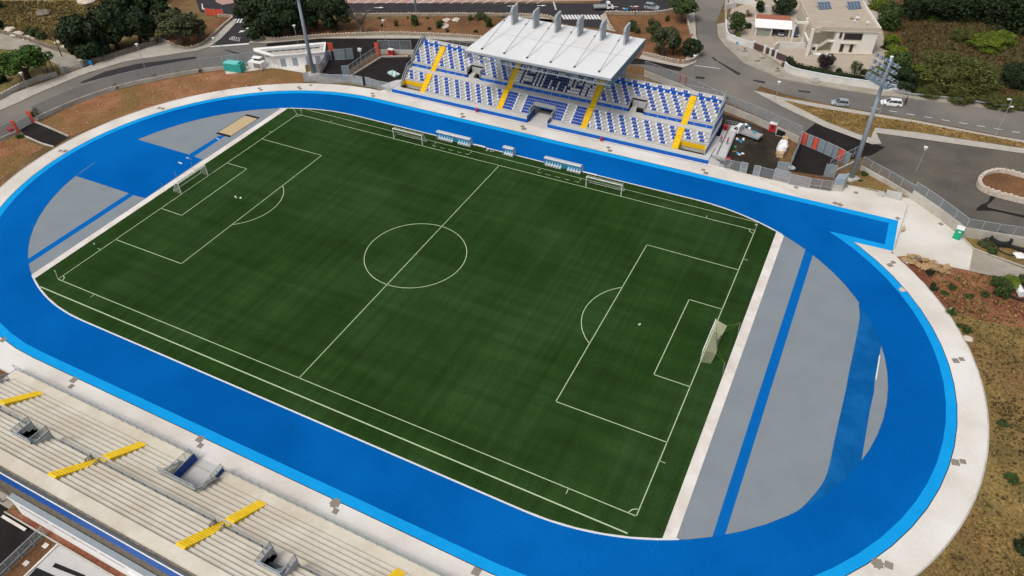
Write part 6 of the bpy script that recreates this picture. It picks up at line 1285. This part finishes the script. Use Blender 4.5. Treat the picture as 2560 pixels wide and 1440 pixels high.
for k, (m, kw) in dict(mound=('leaf_mound', dict(seed=21, n=14000, leaf=.030, clumps=40, spread=.7, cr=(.16, .34))), brightf=('leaf_bright', dict(seed=22, n=7000, leaf=.042, clumps=26, cr=(.2, .36))), forest=('leaf_dark', dict(seed=23, n=9000, leaf=.05, clumps=24)), dark=('leaf_dark', dict(seed=1, n=4200, leaf=.085)), dark2=('leaf_dark', dict(seed=2, n=4200, leaf=.085)), olive=('leaf_olive', dict(seed=3, n=3000, leaf=.075, cr=(.22, .4))), pine=('leaf_pine', dict(seed=4, n=4200, leaf=.06, flat=.9, clumps=26, cr=(.22, .34), spread=.72)), mid=('leaf_mid', dict(seed=5, n=3000, leaf=.08)), bright=('leaf_bright', dict(seed=6, n=3000, leaf=.075)), purple=('leaf_purple', dict(seed=7, n=3200, leaf=.07, clumps=22, spread=.6)), dry=('leaf_dry', dict(seed=8, n=1200, leaf=.06)), mid2=('leaf_mid', dict(seed=9, n=1400, leaf=.07, cr=(.2, .36))), ball=('leaf_dark', dict(seed=10, n=2600, leaf=.07, clumps=30, spread=.55, cr=(.38, .45))), small=('leaf_mid', dict(seed=12, n=500, leaf=.13)), smalldark=('leaf_dark', dict(seed=13, n=500, leaf=.13))).items(): CR[k] = crown_mesh('crown_'+k, m, **kw)
TRK = trunk_mesh('trunk_dark', 'bark', 1); TRG = trunk_mesh('trunk_grey', 'grey_bark', 2, 8); TRB = trunk_mesh('trunk_bare', 'grey_bark', 3, 10, True)
def tree(name, label, base, ctr, wpx, kind, vr=.8, trunk=None, group=None, seed=0, cat='tree'):
    xy = G(*base); zc = max(.6, H(*ctr, xy)); r = wpx/2*math.sqrt((xy[0]-CP[0])**2+(xy[1]-CP[1])**2+(zc-CP[2])**2)/CF
    t = thing(name, label, cat, (*xy, 0), seed*1.7, group); c = bpy.data.objects.new('crown', CR[kind]); col.objects.link(c); c.parent = t; c.location = (0, 0, zc); c.scale = (r, r, r*vr); c.rotation_euler = (0, 0, seed)
    k = bpy.data.objects.new('trunk', trunk or TRK); col.objects.link(k); k.parent = t; s = max(zc/1.0, .5); k.scale = (max(r*1.3, 1.2), max(r*1.3, 1.2), s*.95); return t
T_ = [('broadleaf_tree', 'dark tree at the left end of the row above the dry stone wall', (232, 143), (222, 88), 108, 'dark', 1.15), ('broadleaf_tree', 'dark tree second from the left in the row above the dry stone wall', (295, 122), (290, 66), 100, 'dark2', 1.1), ('broadleaf_tree', 'tall dark tree behind the row at the top of the hillside', (335, 70), (325, 18), 120, 'dark', 1.0), ('broadleaf_tree', 'dark tree right of the stone wall row behind the pole', (355, 110), (360, 62), 90, 'dark2', 1.0), ('broadleaf_tree', 'dark tree left of the olive tree by the flower bed', (392, 60), (385, 20), 90, 'dark', .95),
 ('olive_tree', 'large greyish olive tree on the left flower bed', (455, 108), (462, 58), 112, 'olive', .72), ('olive_tree', 'smaller olive tree at the left of the flower bed', (425, 95), (422, 55), 70, 'olive', .8), ('olive_tree', 'olive tree at the right of the flower bed', (500, 98), (500, 68), 60, 'olive', .75),
 ('stone_pine', 'umbrella shaped bright green pine at the left edge', (72, 200), (45, 152), 124, 'pine', .52),
 ('broadleaf_tree', 'big dark tree right beside the STOP lane', (664, 90), (640, 42), 118, 'dark', .95), ('broadleaf_tree', 'dark tree behind the left floodlight mast', (735, 84), (722, 30), 110, 'dark2', .95), ('broadleaf_tree', 'dark tree second from the right in the group behind the white building', (792, 72), (790, 25), 86, 'dark', .9), ('broadleaf_tree', 'dark tree at the right end of the group behind the white building', (843, 76), (836, 34), 84, 'dark2', 1.0), ('broadleaf_tree', 'paler tree rising behind the floodlight mast at the top edge', (770, 25), (770, 4), 90, 'olive', .8), ('broadleaf_tree', 'dark tree at the top edge between the two lanes', (612, 40), (608, 12), 60, 'dark', .9),
 ('broadleaf_tree', 'tree with a bare trunk at the top right of the corner bed', (1703, 52), (1706, 12), 74, 'mid', .55), ('broadleaf_tree', 'bushy tree in the middle of the corner bed behind the roof', (1655, 138), (1662, 96), 78, 'olive', .9), ('broadleaf_tree', 'dark tree at the lower tip of the corner bed', (1727, 140), (1726, 117), 54, 'dark', .8), ('broadleaf_tree', 'second olive green tree left in the corner bed', (1628, 105), (1622, 68), 44, 'olive', 1.2), ('broadleaf_tree', 'dark green tree left of the lower tip of the corner bed', (1682, 136), (1680, 108), 40, 'dark2', 1.0),
 ('garden_tree', 'round green tree beside the curved wall left of the carport', (1838, 84), (1835, 52), 46, 'mid', 1.15), ('garden_tree', 'dark purple leaved tree in front of the villa', (2062, 172), (2060, 151), 46, 'purple', .85), ('garden_tree', 'small double crowned tree on the villa forecourt', (2136, 183), (2141, 163), 36, 'mid2', .85), ('garden_tree', 'conical shrub at the back of the carport garden', (1899, 30), (1898, 14), 24, 'dark', 1.3), ('garden_tree', 'wide dark tree behind the carport', (1955, 33), (1951, 15), 66, 'dark2', .6), ('garden_tree', 'bushy green tree against the right side of the villa roof', (2215, 70), (2215, 38), 60, 'mid', 1.3), ('garden_tree', 'bright green shrub tree at the back right corner of the villa', (2190, 20), (2196, 10), 50, 'bright', 1.0),
 ('wild_tree', 'dark tree between the villa and the wild land by the floodlight head', (2235, 195), (2240, 165), 70, 'mid', 1.2), ('wild_tree', 'green tree behind the end of the garden wall', (2258, 225), (2262, 192), 66, 'dark', 1.0),
 ('wild_tree', 'big dark tree at the top edge left of the wild land', (2310, 40), (2310, 8), 130, 'forest', .7), ('wild_tree', 'big dark tree at the top edge above the bright bushes', (2385, 38), (2385, 2), 130, 'forest', .7), ('wild_tree', 'big dark tree at the top edge right of the middle', (2455, 40), (2450, 0), 120, 'forest', .7), ('wild_tree', 'very dark tree at the top right corner', (2530, 60), (2530, 20), 150, 'forest', .8), ('wild_tree', 'dark bushy tree at the right edge below the power line', (2545, 215), (2540, 188), 90, 'forest', .75), ('wild_tree', 'dark tree behind the top right corner', (2600, 60), (2590, 20), 150, 'forest', .8)]
for i, (nm, lb, b, c, w_, k, vr) in enumerate(T_): tree(nm, lb, b, c, w_, k, vr, TRG if k in ('olive', 'mid') else TRK, seed=i*.9, group='tall dark trees along the top right' if nm == 'wild_tree' else None)
t = thing('bare_tree', 'thin leafless tree in the brown bed behind the left yard', 'tree', (*G(906, 84), 0)); o = bpy.data.objects.new('branches', TRB); col.objects.link(o); o.parent = t; o.scale = (6, 6, 5.2); o = bpy.data.objects.new('twigs', crown_mesh('twigs', 'leaf_dry', n=500, leaf=.03, seed=31)); col.objects.link(o); o.parent = t; o.location = (0, 0, 4.6); o.scale = (2.8, 2.8, 2.2)
def bush(label, uv, wpx, kind, vr=.6, name='shrub', group=None, seed=0):
    xy = G(*uv); r = wpx/2*mpp(xy); o = bpy.data.objects.new(name, CR[kind]); col.objects.link(o); o.location = (xy[0], xy[1], r*vr*.55); o.scale = (r, r, r*vr); o.rotation_euler = (0, 0, seed); return tag(o, label, 'shrub', group)
B_ = [('tall narrow young shrub left in the brown bed behind the stand', (990, 66), 15, 'mid2', 1.9), ('tallest young shrub below the lamp mast', (1037, 64), 22, 'mid', 1.9), ('third tall young shrub in the brown bed', (1101, 70), 20, 'mid', 1.5), ('tiny shrub left of the lamp mast on the bed wall', (948, 47), 9, 'small', .8), ('tiny shrub between the tall ones on the bed wall', (1019, 46), 9, 'small', .8), ('tiny shrub right of the lamp mast on the bed wall', (1069, 47), 9, 'small', .8), ('small round shrub low in the bed by the street lamp', (956, 66), 11, 'smalldark', .8), ('small round shrub in the middle of the bed', (1073, 74), 13, 'smalldark', .7), ('small round shrub left of the roof in the bed', (1118, 79), 13, 'smalldark', .7), ('small round shrub close to the stand roof', (1190, 81), 14, 'smalldark', .7), ('leafy shrub beside the left edge of the stand roof', (1220, 66), 24, 'mid', 1.4), ('dry green shrub at the top of the bed near the roof', (1178, 50), 24, 'mid2', .8), ('grey green shrub above the bed close to the roof', (1205, 46), 40, 'olive', .5),
 ('shrub right behind the rightmost roof pylon', (1580, 76), 30, 'mid', 1.2), ('second shrub behind the rightmost roof pylon', (1592, 82), 20, 'olive', 1.1), ('tiny tree on the stone wall beside the orange person', (1589, 37), 8, 'small', 1.6), ('small dark reddish shrub in the corner bed', (1668, 52), 13, 'smalldark', 1.5), ('dry shrub at the bottom of the corner bed', (1697, 138), 34, 'dry', .8), ('dry shrub left at the bottom of the corner bed', (1645, 130), 30, 'dry', .7),
 ('round dark shrub in the lawn left of the carport', (1869, 70), 20, 'ball', 1.0), ('round clipped shrub left on the villa hedge', (2096, 180), 16, 'ball', .9), ('round clipped shrub right on the villa hedge', (2159, 186), 21, 'ball', .9), ('yellow green bush behind the villa hedge at the right', (2190, 186), 40, 'bright', .6), ('bright green plant behind the carport lawn', (1846, 90), 14, 'bright', .8), ('flowering plant beside the round tree', (1872, 40), 26, 'dry', .8), ('low palm like plant by the villa wall', (2012, 68), 10, 'small', 1.0),
 ('yellow green round bush high on the wild land', (2322, 48), 46, 'brightf', .4), ('large bright green bush on the wild land', (2465, 122), 88, 'brightf', .45), ('bright green bush right of the large one on the wild land', (2500, 108), 70, 'brightf', .5), ('darker bush left of the large bright bush', (2410, 100), 70, 'mound', .5), ('huge rounded bush mound in the middle of the wild land', (2385, 205), 190, 'mound', .40), ('yellow green bush crowning the mound', (2350, 180), 90, 'mound', .5), ('bright bush at the left foot of the mound', (2290, 200), 60, 'bright', .7), ('bush on the right flank of the mound', (2445, 215), 80, 'mound', .35), ('bright green bush beside the garden wall corner', (2235, 140), 50, 'bright', .8), ('bright bush climbing beside the villa garden', (2225, 110), 40, 'bright', .8), ('green bush along the guard rail left', (2320, 238), 60, 'mound', .5), ('green bush along the guard rail middle', (2400, 250), 70, 'mound', .45), ('green bush along the guard rail right', (2490, 262), 80, 'mound', .4), ('green bush low at the right edge above the guard rail', (2550, 268), 60, 'mound', .4), ('low bush below the villa side yard', (2215, 120), 30, 'dark', .6),
 ('small round bush at the left of the red soil bank', (2331, 722), 26, 'smalldark', .7), ('second small bush on the red soil bank', (2380, 722), 24, 'small', .7), ('thin plant between the two bushes on the red soil', (2362, 735), 22, 'small', .5), ('small bush low on the red soil bank', (2422, 743), 22, 'small', .6), ('small green bush right on the red soil bank', (2460, 738), 24, 'small', .7), ('bush beside the walkway where the soil narrows', (2376, 783), 26, 'small', .8), ('bush at the rim of the walkway further down', (2414, 828), 26, 'small', .8), ('dark spreading bush at the right edge of the red soil', (2498, 735), 44, 'mid', 1.2), ('bright leafy bush beside the white tube', (2520, 712), 50, 'bright', .6), ('dark bush upper right beside the pale ramp', (2495, 712), 36, 'mid', .8), ('green bush at the right edge below the ramp', (2555, 705), 30, 'mid', .8), ('grass coloured bush by the pipe coil', (2462, 612), 40, 'olive', .5), ('dark bush by the corner of the pale ramp', (2477, 632), 26, 'mid', .7), ('dark bush at the right edge of the dry field', (2558, 1370), 50, 'dark', .8), ('green bush in the upper dry field', (2395, 815), 14, 'small', .6), ('low green patch in the dry field', (2505, 1060), 30, 'small', .3), ('second low green patch in the dry field', (2530, 1200), 40, 'small', .3),
 ('small weed on the left fence wall near the container', (504, 180), 15, 'smalldark', .9), ('small weed on the fence wall left of the middle', (447, 185), 12, 'smalldark', .8), ('small weed on the fence wall further left', (385, 192), 12, 'smalldark', .8), ('tall weed on the left fence wall', (290, 222), 15, 'small', 1.1), ('tiny weed on the fence wall beside the container', (477, 178), 8, 'smalldark', .8), ('green weed at the foot of the left gate pillar', (52, 343), 22, 'small', .5), ('green overgrowth on the fence beside the right gate pillar', (92, 290), 20, 'small', 1.4), ('small tree like shrub on the dry hillside', (85, 88), 40, 'mid2', .8), ('second thin shrub on the dry hillside', (108, 96), 26, 'olive', .9), ('dry shrub beside the dark tree row', (165, 108), 24, 'olive', .9), ('dark bush at the upper left edge', (0, 20), 20, 'dark', 1.0), ('dark bush at the left edge under the pine', (2, 205), 30, 'dark', 1.2), ('dark bush at the left edge below the slope', (0, 70), 20, 'dark', 1.2), ('shrub on the soil verge beside the floodlight mast', (2160, 437), 22, 'small', .5), ('weed on the soil verge beside the floodlight mast', (2150, 452), 14, 'small', .5), ('weed at the wall behind the right end of the stand', (1815, 248), 14, 'smalldark', .7), ('weed under the pallet heap', (2325, 683), 26, 'smalldark', .4), ('shrub in the stand side bed by the hedge', (2008, 185), 10, 'smalldark', .6), ('plant in the planter near the road sign', (1862, 127), 9, 'small', .9), ('plant in the planter by the curved wall', (1944, 175), 9, 'smalldark', .9)]
for i, (lb, uv, w_, k, vr) in enumerate(B_): bush(lb, uv, w_, k, vr, seed=i*1.3)
# hedge behind the villa wall: leaf shell on a curved run
def leafrun(name, label, pts, w_, h_, m, per=60, leaf=.22, seed=5, cat='hedge'):
    rnd = random.Random(seed); vs = []; fs = []
    for p, q in zip(pts[:-1], pts[1:]):
        L = math.hypot(q[0]-p[0], q[1]-p[1]); nx, ny = -(q[1]-p[1])/L, (q[0]-p[0])/L
        for j in range(int(L*per)):
            f = rnd.random(); s = rnd.uniform(-1, 1); z = rnd.uniform(.1, 1); 
            if rnd.random() < .5: z = 1
            else: s = math.copysign(1, s)
            c = Vector((p[0]+(q[0]-p[0])*f+nx*s*w_/2*rnd.uniform(.85, 1.1), p[1]+(q[1]-p[1])*f+ny*s*w_/2, z*h_*rnd.uniform(.88, 1.1))); d = Vector((rnd.gauss(0, 1), rnd.gauss(0, 1), rnd.gauss(0, 1)+.8)).normalized(); a = d.orthogonal().normalized(); b = d.cross(a); g = leaf*rnd.uniform(.5, 1.2); k = len(vs); vs += [tuple(c-a*g), tuple(c+b*g*.6), tuple(c+a*g), tuple(c-b*g*.6)]; fs.append((k, k+1, k+2, k+3))
    a = MB(); a.v = vs; a.f = fs; a.m = [0]*len(fs); a.wall(pts, w_*.8, 0, h_*.85); return tag(a.build(name, m), label, cat)
leafrun('hedge', 'long dark clipped hedge behind the white garden wall of the villa', smooth_pts(GG((1970, 158), (1975, 170), (1990, 178), (2060, 194), (2120, 204), (2180, 213), (2230, 220), (2270, 226)), 2), 1.6, 1.9, 'leaf_dark')
# ground cover: tufts scattered over the dry land, far too many to count
def tufts(name, label, poly, n, m, s0, s1, seed, z=0, tall=.9):
    rnd = random.Random(seed); xs = [p[0] for p in poly]; ys = [p[1] for p in poly]; vs = []; fs = []
    def inside(x, y):
        c = False; j = len(poly)-1
        for i in range(len(poly)):
            if (poly[i][1] > y) != (poly[j][1] > y) and x < (poly[j][0]-poly[i][0])*(y-poly[i][1])/(poly[j][1]-poly[i][1])+poly[i][0]: c = not c
            j = i
        return c
    k = 0; centers = [(rnd.uniform(min(xs), max(xs)), rnd.uniform(min(ys), max(ys)), rnd.uniform(1, 6)) for _ in range(60)]
    while k < n:
        if rnd.random() < .6: c = rnd.choice(centers); x, y = rnd.gauss(c[0], c[2]), rnd.gauss(c[1], c[2])
        else: x, y = rnd.uniform(min(xs), max(xs)), rnd.uniform(min(ys), max(ys))
        k += 1
        if not inside(x, y): continue
        s = rnd.uniform(s0, s1)
        for j in range(4):
            t = rnd.uniform(0, 6.28); w_ = s*.35; h = s*rnd.uniform(.5, 1)*tall; dx, dy = math.cos(t), math.sin(t); lx, ly = rnd.uniform(-.6, .6)*s, rnd.uniform(-.6, .6)*s; i0 = len(vs)
            vs += [(x-dx*w_, y-dy*w_, z), (x+dx*w_, y+dy*w_, z), (x+lx+dx*w_*.3, y+ly+dy*w_*.3, z+h)]; fs.append((i0, i0+1, i0+2))
    me = bpy.data.meshes.new(name); me.from_pydata(vs, [], fs); me.materials.append(M[m]); me.update(); o = bpy.data.objects.new(name, me); col.objects.link(o); return tag(o, label, 'grass', kind='stuff')
ov = [p for p in oval(13.4)[:37] if p[1] < 30]
FIELD = ov+[(81.5, 33.5), (86, 35.5), (92, 37), (110, 40), (130, 38), (130, -45), (60, -52), (42, -52.5)]
tufts('dry_grass', 'dry golden grass tufts on the field right of the track', FIELD, 15000, 'leaf_yellow', .2, .55, 1); tufts('green_weeds', 'low green brown weeds in the field right of the track', FIELD, 5000, 'leaf_weed', .2, .6, 2); tufts('dead_stalks', 'dark dead stalks in the field right of the track', FIELD, 5000, 'leaf_dry', .2, .6, 3)
WF = GG((2235, 20), (2620, 20), (2620, 268), (2300, 236), (2262, 120)); tufts('wild_grass', 'brown wild grass and brambles on the upper right land', WF, 16000, 'leaf_dry', .3, .9, 4); tufts('wild_weeds', 'green brambles on the upper right land', WF, 9000, 'leaf_weed', .3, .9, 5)
HF = GG((-40, 5), (430, 0), (400, 60), (200, 130), (100, 90), (-40, 70)); tufts('hill_grass', 'dry yellow grass on the upper left hillside', HF, 9000, 'leaf_yellow', .3, .8, 6); tufts('hill_weeds', 'olive weeds on the upper left hillside', HF, 6000, 'leaf_weed', .3, .8, 7)
GS = GG((1965, 254), (2026, 268), (2139, 286), (2280, 307), (2560, 359), (2560, 370), (2355, 339), (2187, 319), (2177, 342), (2139, 332), (2065, 303)); tufts('strip_grass', 'dry yellow grass on the strip between the two roads', GS, 9000, 'leaf_yellow', .15, .4, 8, .13)
# loose stones on the banks
def stones(name, label, poly, n, m, r0, r1, seed, z=0):
    rnd = random.Random(seed); xs = [p[0] for p in poly]; ys = [p[1] for p in poly]; a = MB()
    for _ in range(n):
        x, y = rnd.uniform(min(xs), max(xs)), rnd.uniform(min(ys), max(ys)); c = False; j = len(poly)-1
        for i in range(len(poly)):
            if (poly[i][1] > y) != (poly[j][1] > y) and x < (poly[j][0]-poly[i][0])*(y-poly[i][1])/(poly[j][1]-poly[i][1])+poly[i][0]: c = not c
            j = i
        if not c: continue
        r = rnd.uniform(r0, r1)*rnd.random()**1.5+r0*.5; t = rnd.random()*3; a.add([(x+r*math.cos(t+q), y+r*math.sin(t+q), z) for q in (0, 1.6, 3.1, 4.7)]+[(x, y, z+r*.8)], [(0, 1, 4), (1, 2, 4), (2, 3, 4), (3, 0, 4)])
    return tag(a.build(name, m), label, 'stones', kind='stuff')
BK = GG((112, 305), (200, 262), (310, 228), (465, 195), (640, 186), (755, 192), (750, 205), (640, 220), (500, 238), (370, 266), (250, 308), (168, 342)); stones('bank_stones', 'loose pale stones on the brown bank left of the track', BK, 3500, 'bank_soil', .08, .3, 1); stones('pale_stones', 'scattered white pebbles on the brown bank', BK, 500, 'white_stone', .05, .2, 2)
stones('bank_stones', 'loose stones on the slope below the far left ramp', GG((0, 360), (45, 335), (110, 368), (60, 400), (0, 448)), 900, 'bank_soil', .08, .3, 9)
stones('soil_stones', 'pale stones on the red soil bank', GG((2245, 645), (2338, 662), (2560, 712), (2560, 800), (2370, 770)), 900, 'bank_soil', .06, .28, 3)
stones('bed_stones', 'loose stones on the brown beds behind the stand', GG((660, 88), (668, 99), (985, 86), (1250, 95), (1250, 50), (870, 47), (700, 50)), 3500, 'bank_soil', .1, .35, 4, .012); stones('bed_stones', 'loose stones on the corner bed', GG((1520, 42), (1694, 32), (1714, 30), (1731, 116), (1705, 150), (1606, 130)), 2500, 'bank_soil', .1, .35, 5, .012)
